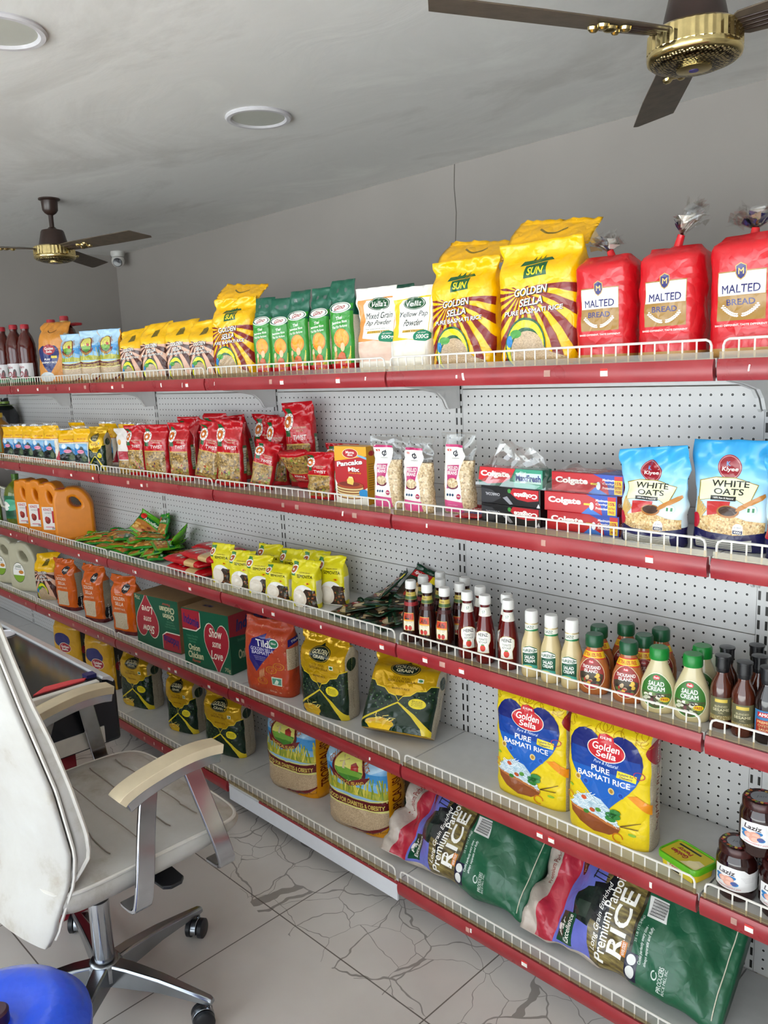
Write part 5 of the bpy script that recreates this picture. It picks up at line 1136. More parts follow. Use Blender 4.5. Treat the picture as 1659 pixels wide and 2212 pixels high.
# --- boxes
def toothpaste(kind, x, y, z, yaw, label, w=.195, d=.04, h=.0475, flip=False):
    B = Box(w, d, h); base = {'red': '#b3101c', 'black': '#121214', 'mint': '#0f5a3c'}[kind]
    o = B.build('toothpaste_box', M(base, .28, 0, .02)); p = Print(B, .0003); p.asp = w / 2 / h; p.box = (-1, 0, 1, 1)
    if kind == 'red':
        p.G([(.18, 1), (.45, .78), (.58, .45), (.62, 0), (1, 0), (1, 1)], '#1f46a8'); p.G([(.25, .35), (.6, .0), (.35, 0), (.05, .0)], '#3a74c9'); p.T('Colgate', -.42, .56, .92, .4, WH, .045); p.E(.33, .42, .06, .2, '#e6eef6'); p.R(.12, .45, .3, .55, '#d8c23a')
        for k, t_ in enumerate(('Maximum', 'Cavity', 'Protection')): p.T(t_, .60, .74 - .2 * k, .32, .13, WH, .02, .15)
        p.R(.76, .05, .97, .95, '#e3c41c'); p.R(.76, .74, .97, .95, '#c0202c'); p.T('15%', .865, .6, .16, .17, '#a81c24', .04); p.T('EXTRA', .865, .38, .17, .13, '#a81c24', .03); p.T('FREE', .865, .19, .15, .13, '#a81c24', .03)
        p.on('r').R(-1, 0, 1, 1, '#8f1520').T('Colgate', 0, .5, 1.4, .25, WH, .03)
        p.on('t').R(-1, 0, 1, 1, '#a3101a').T('Colgate', -.3, .5, .9, .45, WH, .04).R(.3, 0, 1, 1, '#1f46a8')
    elif kind == 'black':
        p.G([(1, .12), (.62, .2), (.3, .62), (.62, .92), (1, .95)], '#2c2c30'); p.G([(-.95, .06), (-.1, .04), (.0, .3), (-.25, .62), (-.6, .70), (-.95, .6)], '#b3101c'); p.T('Colgate', -.52, .36, .78, .34, WH, .045); p.T('CHARCOAL', .6, .45, .5, .16, '#b9b9be', .02); p.G([(.1, .5), (-.1, .9), (0, .95), (.25, .6)], '#8a8a90'); p.E(.02, .2, .06, .12, '#3a8a3a'); p.G([(-.95, .75), (-.88, .98), (-1, .98)], '#c9c9cc')
        p.on('r').R(-1, 0, 1, 1, '#1a1a1c'); p.on('t').R(-1, 0, 1, 1, '#161618').T('CHARCOAL', -.4, .5, .6, .3, '#8a8a90', .02)
    else:
        p.G([(-1, .3), (-.95, 1), (.18, 1), (.05, .5), (-.2, .2), (-.7, .08)], '#c3121e'); p.T('Colgate', -.46, .62, .92, .4, WH, .045); p.G([(.2, 1), (.1, .5), (.15, 0), (1, 0), (1, 1)], '#2f8f72'); p.G([(.16, .25), (.96, .25), (.96, .8), (.2, .8)], '#bcd8d0'); p.T('MaxFresh', .57, .53, .76, .36, '#1c2a78', .04)
        p.on('r').R(-1, 0, 1, 1, '#2f7a64'); p.on('t').R(-1, 0, .1, 1, '#a81822').R(.1, 0, 1, 1, '#1f6a50')
    p.build('print', o); o.location = (x, y, z + (h if flip else 0) + .0006); o.rotation_euler = (0, rad(180 if flip else 0), rad(yaw))
    return tag(o, label, 'toothpaste box', {'red': 'red and blue toothpaste boxes', 'black': 'black charcoal toothpaste boxes', 'mint': 'green mint toothpaste boxes'}[kind])
def pancake_box(x, y, z, yaw, label):
    w, d, h = .125, .05, .179; B = Box(w, d, h); o = B.build('pancake_mix_box', M('#d8930e', .35, 0, .03)); p = Print(B, .0003); p.asp = w / 2 / h; p.box = (-1, 0, 1, 1)
    p.R(-1, 0, 1, 1, '#b3141c'); p.G([(-1, .74), (1, .84), (1, 1), (-1, 1)], '#e3a416'); p.G([(-.2, .83), (.4, .84), (1, .78), (1, .82), (.3, .88)], '#7ab4d2'); p.E(0, .88, .5, .085, '#e9d9b0'); p.E(0, .88, .46, .077, '#b3141c'); p.T('Mama', 0, .90, .52, .05, WH, .02); p.T('doc', 0, .855, .34, .04, WH, .02)
    for dx, dy, c in ((.02, -.006, '#5a0c10'), (0, 0, WH)): p.T('Pancake', -.06 + dx, .715 + dy, 1.6, .085, c, .04, 0, 0, 0, .06); p.T('Mix', .2 + dx, .605 + dy, .72, .075, c, .04)
    p.T('Yummy & Fluffy', .25, .54, .8, .028, '#e8a81c', .01, .2); p.G([(-1, 0), (-1, .42), (-.8, .3), (.8, .26), (1, .3), (1, 0)], '#e3dfd6')
    for k in range(5): p.E(-.06, .14 + .045 * k, .84, .055, '#8a4a1c'); p.E(-.06, .155 + .045 * k, .82, .05, '#e2c88c' if k < 4 else '#b5541c')
    p.E(-.06, .335, .8, .06, '#a8421a'); p.E(-.1, .35, .66, .042, '#7a2410'); p.G([(-.22, .36), (.12, .335), (.2, .40), (.16, .45), (-.14, .46), (-.24, .42)], '#e6c25a'); p.G([(-.14, .46), (.16, .45), (.1, .48), (-.1, .482)], '#f3e0a0'); p.E(.78, .2, .3, .07, '#2a8ac8')
    p.on('r').R(-1, 0, 1, 1, '#d89a10').E(0, .88, .6, .045, '#b3141c')
    for k in range(12): p.R(-.7, .25 + .04 * k, .6 - .1 * (k % 3), .262 + .04 * k, '#8a5a10')
    p.on('t').R(-1, 0, 1, 1, '#e0a012')
    p.build('print', o); o.location = (x, y, z + .0006); o.rotation_euler = (0, 0, rad(yaw)); return tag(o, label, 'pancake mix box')
def carton(x, y, z, w, d, h, yaw, label, flip):
    B = Box(w, d, h); o = B.build('noodle_carton', M('#8f6f4c', .75, 0, .08, .3, 20), bevel=.003); p = Print(B, .0004); p.asp = w / 2 / h; p.box = (-1, 0, 1, 1)
    def face(s):
        p.R(-1, 0, 1, 1, '#0f5238'); p.G([(-1, .62), (-1, .96), (-.2, .96), (-.2, .70), (-.4, .62)], '#d8d2c0'); p.G([(-1, .64), (-1, .98), (-.22, .98), (-.22, .71), (-.42, .64)], '#9c1e2c'); p.T('Indomie', -.6, .80, .66, .17, '#1d1f66', .03, .2, 0, 0, -.06)
        for k in range(3): p.T('Instant Noodles', -.6, .53 - .05 * k, .5 - .1 * k, .035, '#4f8a6a', 0)
        p.T('Onion', -.55, .33, .5, .11, '#c9c29a', .03); p.T('Chicken', -.5, .2, .66, .12, '#c9c29a', .03); p.T('Flavour', -.48, .1, .36, .05, '#b0392c', .02); p.G(heart(.45, .44, 1.06, .96), '#cfc8b4'); p.G(heart(.45, .44, 1.02, .92), '#9c1e2c'); p.T('Show', .42, .66, .55, .16, '#e3dcc8', .012, .25); p.T('some', .44, .46, .36, .09, '#e3dcc8', .005, .25); p.T('Love', .42, .28, .5, .15, '#e3dcc8', .012, .2)
        p.T('70g', .84, .06, .24, .09, '#b9b08a', .01)
    face('f'); p.on('r'); p.R(-1, 0, 1, 1, '#0f5238'); p.G([(-1, .64), (-1, 1), (1, 1), (1, .72), (-.2, .60)], '#9c1e2c'); p.T('Indomie', .1, .83, 1.5, .2, '#1d1f66', .03, .2, 0, 0, .08); p.T('Onion Chicken', .1, .3, 1.4, .16, '#c9c29a', .03); p.T('Instant Noodles', 0, .55, 1.2, .06, '#4f8a6a', 0)
    p.on('t'); p.R(-.94, .48, .94, .52, '#7f6344'); p.T('MUMA', -.3, .3, .4, .12, '#3a3a6a', .01); p.T('10.03.2023', .2, .75, .5, .1, '#3a3a6a', 0)
    p.build('print', o); o.location = (x, y, z + (h if flip else 0) + .0006); o.rotation_euler = (0, rad(180 if flip else 0), rad(yaw)); return tag(o, label, 'carton', 'green and red noodle cartons')
def margarine(x, y, z, yaw, label):
    def rr(w, d, r, n=5): return [(sx * (w / 2 - r) + r * cos(a), sy * (d / 2 - r) + r * sin(a)) for sx, sy, a0 in ((1, 1, 0), (-1, 1, 90), (-1, -1, 180), (1, -1, 270)) for a in [rad(a0 + 90 * i / n) for i in range(n + 1)]]
    def loft(secs):
        b = MB(); n = len(secs[0][0]); V = [(x_, y_, z_) for pts, z_ in secs for x_, y_ in pts]
        b.add(V, [(i * n + k, i * n + (k + 1) % n, (i + 1) * n + (k + 1) % n, (i + 1) * n + k) for i in range(len(secs) - 1) for k in range(n)] + [tuple(range(n))[::-1], tuple((len(secs) - 1) * n + k for k in range(n))]); return b
    o = loft([(rr(.098, .068, .014), 0), (rr(.104, .074, .016), .026)]).build('margarine_tub', M('#e0c41a', .3, 0, .04))
    l = loft([(rr(.114, .084, .018), .022), (rr(.115, .085, .018), .033), (rr(.112, .082, .017), .036), (rr(.106, .076, .015), .0362), (rr(.105, .075, .015), .034)]).build('lid', M('#5fae1c', .3, 0, .04), o)
    B = Box(.104, .074, .034); p = Print(B, .0004); p.asp = .7; p.box = (-1, 0, 1, 1); p.on('t').R(-.97, .04, .97, .96, '#c9b81c').G([(.1, .06), (.95, .06), (.95, .5), (.6, .55)], '#ddd0a0').E(.6, .25, .3, .16, '#e6d9a8')
    V, F, E = text_mesh('Golden', .04, .1); X = V - .5; p.TX(np.stack([-X[:, 0] * .9 - .30, -X[:, 1] * .2 + .38], -1), F, E, '#a01c2c'); V, F, E = text_mesh('Penny', .04, .1); X = V - .5; p.TX(np.stack([-X[:, 0] * .8 - .25, -X[:, 1] * .2 + .62], -1), F, E, '#a01c2c')
    p.R(-.8, .77, .4, .85, '#1c1c14'); p.build('lid_print', o); q = Print(Box(.103, .073, .022), .0012); q.box = (-1, 0, 1, 1); q.asp = 2; q.R(-.5, .15, .3, .95, '#dcd2b0').T('Penny', -.1, .7, .5, .35, '#a01c2c', .03).R(-.35, .2, .2, .4, '#1c1c14').R(.35, .1, .9, .9, '#d6c43c'); q.build('print', o)
    o.location = (x, y, z + .0006); o.rotation_euler = (0, 0, rad(yaw)); return tag(o, label, 'margarine tub')
# --- oil jugs and bottles
def handle_jug(x, y, z, yaw, w, h, t, label, body, capc, art, group, name='oil_jug', cat='oil jug', side='f'):
    a = w / 2; out = [(-a, .01 * h), (-a + .006, 0), (a - .006, 0), (a, .01 * h), (a, .56 * h), (a * .97, .66 * h), (a * .80, .80 * h), (a * .55, .905 * h), (a * .36, .95 * h), (a * .05, .965 * h), (-a * .26, .955 * h), (-a * .34, .93 * h), (-a * .84, .93 * h), (-a * .88, .87 * h), (-a * .97, .80 * h), (-a, .70 * h)]
    hole = [(-a * .30, .85 * h), (-a * .05, .885 * h), (a * .22, .87 * h), (a * .48, .79 * h), (a * .64, .70 * h), (a * .68, .61 * h), (a * .52, .555 * h), (a * .16, .55 * h), (-a * .14, .60 * h), (-a * .30, .68 * h), (-a * .36, .77 * h)]
    def dens(L_): return [(p[0] + (q[0] - p[0]) * k / 3, p[1] + (q[1] - p[1]) * k / 3) for p, q in zip(L_, L_[1:] + L_[:1]) for k in range(3)]
    o = curve_solid(name, [dens(out), dens(hole)], t, min(.014, t * .3), body, None, 3)
    MB().lathe([(.015, .93 * h), (.0175, .935 * h), (.0175, h - .002), (.016, h), (.001, h)], 20, c=(-a * .62, 0, 0)).build('cap', capc, o, sharp=40)
    B = Box(w, t, h); p = Print(B, .0005); p.asp = w / 2 / h; p.on(side); art(p); p.build('label', o)
    o.location = (x, y, z + .0006); o.rotation_euler = (0, 0, rad(yaw)); o.scale.z = 1 + .011 / h; settle(o, z); return tag(o, label, cat, group)
def art_kings(p):
    p.R(-.86, .06, .55, .52, '#dcd8d4'); p.T("KING'S", -.25, .47, .85, .055, '#b3202c', .02); p.R(.2, .2, .53, .44, '#b3202c'); p.E(-.3, .25, .3, .07, '#7a1a14'); p.E(-.42, .28, .2, .05, '#a03a2c'); p.T('VEGETABLE OIL', -.2, .40, .8, .025, '#4a4a50', 0); p.R(-.6, .11, .3, .125, '#c2546a')
    for k in range(8): p.R(.1 + .05 * k, .07, .13 + .05 * k, .11, '#3a3a40')
def palm_oil(x, y, z, r, h, rz, label, handle=False):
    n = 6; pr = [(.001, .004), (r * .9, 0), (r, .008)]
    for k in range(12):
        q = .03 + .6 * k / 11; pr.append((r * (1 if (k % 2 == 0 or .03 + .6 * k / 11 < .34) else .955), q * h))
    pr += [(r * .95, .68 * h), (r * .72, .80 * h), (r * .40, .88 * h), (.019, .905 * h), (.019, .94 * h)]
    def lab(p):
        p.R(-1, 0, 1, 1, '#d2cfd0'); p.G([(-1, 0), (-1, .22), (-.5, .3), (0, .2), (.5, .32), (1, .2), (1, 0)], '#2f7a44'); p.E(-.45, .6, .2, .22, '#1c4a30'); p.E(.35, .45, .16, .25, '#3a1a18'); p.E(.3, .25, .22, .12, '#7a1c20'); p.T('Oil', .0, .42, .8, .3, '#8c1626', .03, .3); p.T('Palm', -.1, .8, .6, .14, '#8c1626', .02, .3)
    o = bottle('palm_oil_bottle', label, 'oil bottle', x, y, z, pr, glassy('#4a0f06' if not handle else '#5a1a0a', .1), [(.02, .925 * h), (.0215, .93 * h), (.0215, .985 * h), (.019, h), (.001, h)], M('#a31f2c', .4, 0, .05), [('label', .05 * h, .36 * h, 1.25, None, lab)], rz, 'red palm oil bottles')
    if handle:
        b = MB(); c = .86 * h; b.lathe([(.024, c + .012), (.05, c + .008), (.05, c - .002), (.024, c - .0)], 18); b.tube([(.03, 0, c + .004), (.07, .0, c + .006), (.09, .02, c + .004), (.1, .0, c + .002), (.09, -.02, c), (.06, -.018, c + .002)], .006, 6); b.build('carry_handle', M('#a01824', .4, 0, .04), o)
        MB().lathe([(.0195, .90 * h), (.0215, .905 * h), (.0215, .93 * h), (.0195, .935 * h)], 18).build('neck_ring', M('#c9b56a', .4), o)
    return o
# ------------------------------------------------------------------ goods on the shelves
S1, S2, S3, S4, S5 = SH
def yc(w, d, yaw, front=.028): return front + abs(w / 2 * sin(rad(yaw))) + d / 2 * cos(rad(yaw))
# top shelf, right to left
for i, (x, y, h, tf) in enumerate(((-.283, .085, .222, (.055, -1, .055)), (-.128, .085, .222, (.085, 1.2, .045)), (.03, .085, .226, (.055, 0, .062)))):
    bread(x, y, S1, .142 if i < 2 else .146, .115, h, (2, 0, -1)[i], 11 + i, ('red malted bread loaf beside the tall yellow rice bag', 'red malted bread loaf in the middle with the tallest film tuft', 'red malted bread loaf at the right end of the full row, spiky wide tuft')[i], tf)
bread(.19, .085, S1, .142, .115, .222, 1, 15, 'red bread loaf only just showing at the right edge of the photo', (.05, 0, .05))
sella_big(-.468, .10, S1, .222, .115, .335, 3, 21, 'taller yellow sunburst rice bag beside the red bread')
sella_big(-.705, .098, S1, .205, .105, .318, 4, 22, 'yellow sunburst rice bag beside the white pap pouches')
sella_big(-1.765, .10, S1, .195, .11, .315, 14, 23, 'yellow sunburst rice bag standing alone left of the green rice bags')
pap(-.884, .074, S1, .134, .07, .215, 5, 31, 'white yellow-pap powder pouch beside the yellow rice bag', 'yellow')
pap(-1.028, .080, S1, .144, .07, .228, 6, 32, 'white mixed-grain pap pouch beside the green rice bags', 'mixed')
b = Bag(.10, .255, .05, 4, (.7, .9), (.8, .08), .04, .002, 34, 14, 22); o = b.build('rice_bag', [TEAL]); o.location = (-1.06, .21, S1 + .001); o.rotation_euler = (0, 0, .1); tag(o, 'dark green bag peeking out behind the white pap pouches', 'rice bag')
for i, (x, w, h, yw) in enumerate(((-1.160, .088, .262, 10), (-1.266, .078, .25, 12), (-1.366, .086, .25, 8), (-1.468, .074, .236, 18), (-1.562, .078, .246, 14))):
    jasmine(x, yc(w, .062, yw), S1, w, .062, h, yw, 41 + i, ('green jasmine rice bag beside the white pap pouch, tallest of the row', 'green jasmine rice bag second from the white pap pouches', 'green jasmine rice bag in the middle of the row of five', 'green jasmine rice bag turned most aside, second from the yellow bag', 'green jasmine rice bag beside the lone yellow rice bag')[i])
for i, (x, w, h, yw) in enumerate(((-1.965, .125, .200, 25), (-2.135, .13, .212, 28), (-2.33, .135, .216, 26), (-2.52, .115, .203, 30))):
    sella_small(x, yc(w, .075, yw), S1, w, .075, h, yw, 51 + i, ('striped brown rice bag beside the lone tall yellow rice bag', 'striped brown rice bag second from the tall yellow bag', 'striped brown rice bag third from the tall yellow bag', 'striped brown rice bag next to the sky-blue rice bags')[i])
for i, (x, h) in enumerate(((-2.02, .205), (-2.20, .215), (-2.41, .215))):
    sella_small(x, .205, S1, .125, .07, h, 20, 56 + i, ('yellow-topped bag in the back row behind the striped bag nearest the tall one', 'yellow-topped bag in the back row behind the middle striped bags', 'yellow-topped bag in the back row behind the last striped bag')[i])
for i, (x, w, h, yw) in enumerate(((-2.70, .12, .215, 22), (-2.90, .125, .22, 24), (-3.09, .13, .216, 22))):
    island(x, yc(w, .08, yw), S1, w, .08, h, yw, 61 + i, ('small sky-blue rice bag touching the striped bags on the top shelf', 'small sky-blue rice bag with a yellow side, middle of three on top', 'small sky-blue rice bag beside the orange bag and the oil jugs')[i], True)
b = Bag(.17, .29, .085, 4, (.7, .96), (.85, .07), .03, .0035, 66, 20, 28, lean=.03, zones=[(0, .8, -1, 1, 'r', 1)])
def art_or(p):
    p.G(heart(-.1, .40, 1.5, .52), '#1c2a66'); p.E(-.05, .54, .42, .085, '#9c2430'); p.T('Golden', -.05, .56, .6, .045, WH, .02); p.T('Sella', -.05, .51, .44, .04, WH, .02); p.R(.1, .40, .5, .44, '#d8c23a'); p.T('PURE', -.2, .385, .4, .03, WH, .02); p.T('BASMATI RICE', -.1, .335, 1.1, .03, WH, .02); p.E(-.3, .1, .55, .08, '#c9cfd0'); arcband(p, 0, .86, .3, .05, .2, '#5a3410', 180, 360)
o = pack('rice_bag', 'orange rice bag with a blue heart leaning on the red oil jugs', 'rice bag', b, [foil('#c98430', .35), RICE_D], art_or, -3.345, .10, S1, 25, -3)
palm_oil(-3.425, .20, S1, .066, .325, 25, 'red palm oil jug with a spread red handle, behind the orange bag', True)
palm_oil(-3.575, .195, S1, .066, .318, 20, 'red palm oil jug left of the orange bag, label half hidden', True)
palm_oil(-3.685, .10, S1, .046, .30, 25, 'slim red palm oil bottle nearest the big jugs')
palm_oil(-3.80, .085, S1, .048, .305, 25, 'slim red palm oil bottle with a green-edged label, second from the big jugs')
palm_oil(-3.985, .09, S1, .048, .305, 30, 'slim red palm oil bottle at the left edge of the photo')

# second shelf
k1, k2, k3 = -.345, -.548, .075
for i, z in enumerate((0, .048, .096)):
    toothpaste('red', k1 + (.004, 0, .012)[i], k3 + (.005, 0, .012)[i], S2 + z, (1, 2, 0)[i], ('red and blue toothpaste box at the bottom of the front stack', 'red and blue toothpaste box in the middle of the front stack', 'red and blue toothpaste box on top of the front stack')[i])
    toothpaste('red', k1 + .02, k3 + .052, S2 + z, 1, ('toothpaste box at the bottom of the hidden stack behind the red ones', 'toothpaste box in the middle of the hidden stack behind the red ones', 'toothpaste box on top of the hidden stack behind the red ones')[i])
for i, z in enumerate((0, .048)):
    toothpaste('black', k2, .074, S2 + z, 0, ('upside-down black charcoal toothpaste box at the bottom of its stack', 'upside-down black charcoal toothpaste box under the green mint one')[i], .185, flip=True)
toothpaste('mint', k2 - .004, .078, S2 + .0965, 1, 'green mint toothpaste box wrapped in clear plastic on the black boxes', .2)
def wrap(x, y, z, w, d, h, peaks, seed, label):
    rs = random.Random(seed); b = MB(); n = 14; m = 7
    g = [[None] * (n + 1) for _ in range(m + 1)]
    for j in range(m + 1):
        for i in range(n + 1):
            u, v = i / n * 2 - 1, j / m; q = 0
            for px, ph, pw in peaks: q += ph * math.exp(-((u - px) / pw) ** 2)
            hh = h * (1 + .12 * rs.uniform(-1, 1) * (v > .2)); t = v
            g[j][i] = (x + u * w / 2 * (1 - .05 * t) + rs.uniform(-.004, .004) * t, y - d / 2 + d * .5 * t ** 1.4 + rs.uniform(-.005, .005) * t, z + (h + q) * t + rs.uniform(-.006, .006) * t)
    V = [p for r in g for p in r]; V2 = [(p[0], 2 * y - p[1] + .003, p[2]) for p in V]
    F = [(j * (n + 1) + i, j * (n + 1) + i + 1, (j + 1) * (n + 1) + i + 1, (j + 1) * (n + 1) + i) for j in range(m) for i in range(n)]
    b.add(V, F); b.add(V2, [f[::-1] for f in F]); o = b.build('plastic_bag', film('crumpled_film', '#fbfaf8', .09, .5, .1), None, False); return tag(o, label, 'plastic bag')
wrap(k2, .082, S2 + .097, .222, .062, .05, [(-.4, .07, .3), (.1, .05, .35), (.55, .03, .3)], 5, 'crumpled clear plastic bag around the green mint toothpaste')
wrap(k1 + .01, .098, S2 + .0985, .21, .10, .045, [(-.5, .02, .3), (.5, .012, .4)], 7, 'thin clear plastic bag over the red and blue toothpaste')
oats(-.152, .054, S2, .150, .062, .205, 0, 71, 'blue white-oats pouch beside the toothpaste stack'); oats(.003, .090, S2, .152, .062, .222, 4, 72, 'blue white-oats pouch in the middle, behind its neighbour'); oats(.163, .062, S2, .15, .06, .205, 4, 73, 'blue white-oats pouch cut by the right edge')
beans(-1.0, .068, S2, .098, .05, .208, 12, 81, 'clear peeled-beans pouch beside the pancake box'); beans(-.872, .062, S2, .10, .05, .205, 8, 82, 'clear peeled-beans pouch in the middle, at the front'); beans(-.762, .112, S2, .098, .05, .215, 8, 83, 'clear peeled-beans pouch on the right, set further back')
pancake_box(-1.147, .07, S2, 9, 'red and yellow pancake mix box beside the pasta')
for i, (x, y, a, r) in enumerate(((-.675, .035, 14, 4), (-.668, .145, -14, 4), (-.665, .25, 10, 0))):
    bb = Bag(.08, .1, .014, 3, (.8, .98), (.2, .2), .02, .002, 90 + i, 10, 12); o = pack('sachet', ('small red sachet lying flat nearest the beans pouches', 'small red sachet lying flat against the charcoal toothpaste', 'small red sachet lying flat at the back beside the toothpaste')[i], 'sachet', bb, [foil('#a81420', .25)], lambda p: (p.R(-.7, .2, .7, .5, '#2a3f8c'), p.T('Colgate', 0, .65, 1.2, .14, WH, .03)), x, y, S2 + .008 + .002 * i); o.rotation_euler = (rad(-90 + r * .5), 0, rad(a))
pk = [  # x, y, w, h, yaw, tilt, roll, text
    (-2.53, None, .10, .205, 22, 0, 0, 'red pasta packet at the left end, next to the yellow-topped packets'), (-2.37, None, .125, .21, 22, 0, 0, 'red pasta packet second from the left end of the pasta'),
    (-2.17, None, .105, .222, 20, 0, 0, 'red pasta packet third from the left with a striped side'), (-1.995, None, .11, .22, 24, 0, 12, 'red pasta packet leaning to the right in the front row'),
    (-1.835, None, .115, .236, 22, 0, 3, 'tall red pasta packet in the middle of the front row'), (-1.655, None, .09, .155, 30, -6, 14, 'small red pasta packet slumped beside the tall front one'),
    (-2.30, .19, .11, .235, 15, 0, 0, 'red pasta packet at the back behind the third from left'), (-2.12, .21, .12, .25, 12, 0, 0, 'red pasta packet at the back, second from its left end'), (-1.93, .20, .11, .24, 20, 0, -6, 'red pasta packet at the back behind the leaning one'),
    (-1.80, .215, .11, .245, 20, 0, 4, 'red pasta packet at the back behind the tall front one'), (-1.705, .20, .085, .24, 30, 0, 0, 'red pasta packet at the back turned to show its plain red side'),
    (-2.02, .125, .09, .19, 28, 0, 0, 'red pasta packet in the second row behind the leaning one'),
    (-1.575, .215, .135, .292, 10, 0, -3, 'tallest red pasta packet, standing upright at the back right'), (-1.30, None, .115, .142, 6, -4, 0, 'short red pasta packet beside the pancake box'), (-1.40, .225, .15, .15, 4, -6, 0, 'red pasta packet at the back right behind the lying one')]
for i, (x, y, w, h, yw, tl, rl, lb) in enumerate(pk): pasta_pack(x, yc(w, .055, yw) if y is None else y, S2, w, .055, h, yw, 100 + i, lb, tl, rl)
o = pasta_pack(-1.50, .068, S2 + .03, .13, .05, .15, 6, 130, 'red pasta packet lying back with its window of yellow pasta facing up'); o.rotation_euler = (rad(-38), rad(176), rad(8)); o.location = (-1.50, .10, S2 + .135); settle(o, S2, .29)
for i, (x, w, h, yw) in enumerate(((-3.06, .115, .192, 24), (-3.235, .125, .178, 34), (-3.415, .115, .20, 20), (-3.57, .115, .192, 24), (-3.70, .11, .19, 24), (-3.83, .11, .188, 24), (-3.98, .105, .18, 24))):
    picture_pack(x, yc(w, .055, yw), S2, w, .055, h, yw, 140 + i, ('yellow-topped rice packet beside the dark green and gold bag', 'yellow-topped rice packet second in front, tilted, from the dark green bag', 'yellow-topped rice packet third from the dark green bag', 'yellow-topped rice packet fourth from the dark green bag', 'yellow-topped rice packet fifth from the dark green bag', 'yellow-topped rice packet sixth from the dark green bag', 'yellow-topped rice packet farthest left, by the golden oil bottle')[i])
for i, (x, y) in enumerate(((-2.66, .19), (-2.86, .21), (-3.04, .2), (-3.37, .19))):
    picture_pack(x, y, S2, .115, .055, .208, 15, 150 + i, ('yellow-topped packet in the back row beside the white pasta bag', 'yellow-topped packet in the back row behind the dark green bag', 'yellow-topped packet in the back row left of the dark green bag', 'yellow-topped packet at the back behind the tilted front one')[i])
golden_grain(-2.90, .075, S2, .10, .075, .19, 22, 155, 'small gold and green rice bag among the yellow-topped packets')
b = Bag(.085, .19, .05, 3.2, (.7, .96), (.6, .1), .06, .003, 158, 14, 20, zones=[(.0, .3, -1, 1, '*', 1)]); pack('pasta_packet', 'white pasta bag half hidden at the left end of the red pasta', 'pasta packet', b, [foil('#d5cfc8', .3), PASTA], lambda p: (p.R(-.8, .32, .8, .5, '#b3404a'), p.E(-.5, .7, .2, .06, '#d89a2c')), -2.625, .07, S2, 26)
t = Lathe([(.001, .004), (.055, 0), (.06, .01), (.06, .15), (.05, .19), (.02, .215), (.02, .23)]); o = t.build('oil_bottle', glassy('#8a5a10', .08)); MB().lathe([(.022, .225), (.022, .25), (.001, .25)], 18).build('cap', M('#c9a21c', .4), o)
t.at(.03, .13, 1.2); p = Print(t, .0004); p.asp = 1; p.R(-1, 0, 1, 1, '#3f6a1c'); p.E(.1, .5, .5, .3, '#d8b23a'); p.build('label', o); o.location = (-4.18, .09, S2 + .001); tag(o, 'golden oil bottle at the left edge beside the yellow-topped packets', 'oil bottle')
for i, (x, y) in enumerate(((-4.42, .22), (-4.86, .22))):
    t = Lathe([(.001, 0), (.07, 0), (.072, .01), (.072, .22), (.05, .27), (.022, .30), (.022, .33)]); o = t.build('dark_bottle', glassy('#15161b', .2)); MB().lathe([(.0735, .285), (.026, .29), (.026, .31), (.001, .31)], 20).build('cap', M('#5f7a1c', .4), o); o.location = (x, y, S2 + .001); tag(o, ('tall dark bottle with a green collar behind the golden oil', 'tall dark bottle with a green collar at the far left of its shelf')[i], 'bottle')

# third shelf
for n, x, y, lb, ar in (('a', -.905, .046, 'dark ketchup bottle with Arabic lettering, at the left end of the front row', True), ('a', -.839, .044, 'dark ketchup bottle with an Alfa label, second from the spice sachets', False), ('a', -.774, .046, 'dark ketchup bottle with an Alfa label, third in front, beside the keystone labels', False),
                        ('a', -.912, .108, 'dark ketchup bottle in the back row behind the Arabic one', True), ('a', -.845, .110, 'dark ketchup bottle in the back row behind the second front one', False), ('a', -.90, .172, 'dark ketchup bottle in the last row, left of two', False), ('a', -.770, .108, 'dark ketchup bottle in the back row nearest the keystone labels', False), ('a', -.80, .168, 'dark ketchup bottle in the last row, right of two', False)):
    alfa(x, y, S3, {True: 18, False: 12}[ar] + (x * 7) % 5, lb, ar)
for x, y, rz, lb in ((-.690, .044, 45, 'keystone-label ketchup bottle turned aside, first beside the dark ketchup'), (-.628, .044, 22, 'keystone-label ketchup bottle second from the dark ketchup, label to the front'), (-.693, .106, 40, 'keystone-label ketchup bottle behind the one turned aside'), (-.588, .088, 10, 'keystone-label ketchup bottle behind the one nearest the salad cream'), (-.552, .046, 24, 'keystone-label ketchup bottle nearest the white-capped salad cream')): heinz(x, y, S3, rz, lb)
for x, y, rz, lb in ((-.477, .044, 22, 'white-capped salad cream bottle beside the ketchup'), (-.416, .042, 12, 'white-capped salad cream bottle in the middle of three'), (-.356, .042, 14, 'white-capped salad cream bottle beside the orange dressing')): laziz(x, y, S3, rz, lb)
for x, y, rz, lb in ((-.298, .05, 12, 'orange dressing bottle in front beside the white-capped salad cream'), (-.210, .054, 14, 'orange dressing bottle in front beside the green salad cream'), (-.322, .112, 18, 'orange dressing bottle just behind the front left one'), (-.280, .170, 30, 'orange dressing bottle set farthest back in the middle'), (-.204, .118, 26, 'orange dressing bottle just behind the front right one'), (-.195, .185, 24, 'orange dressing bottle farthest back on the right')): island_dressing(x, y, S3, rz, lb)
for x, y, rz, lb in ((-.132, .05, 14, 'green-capped salad cream bottle beside the orange dressing'), (-.055, .054, 12, 'green-capped salad cream bottle beside the sesame oil'), (-.062, .118, 18, 'green-capped salad cream bottle behind the front right one')): green_dressing(x, y, S3, rz, lb)
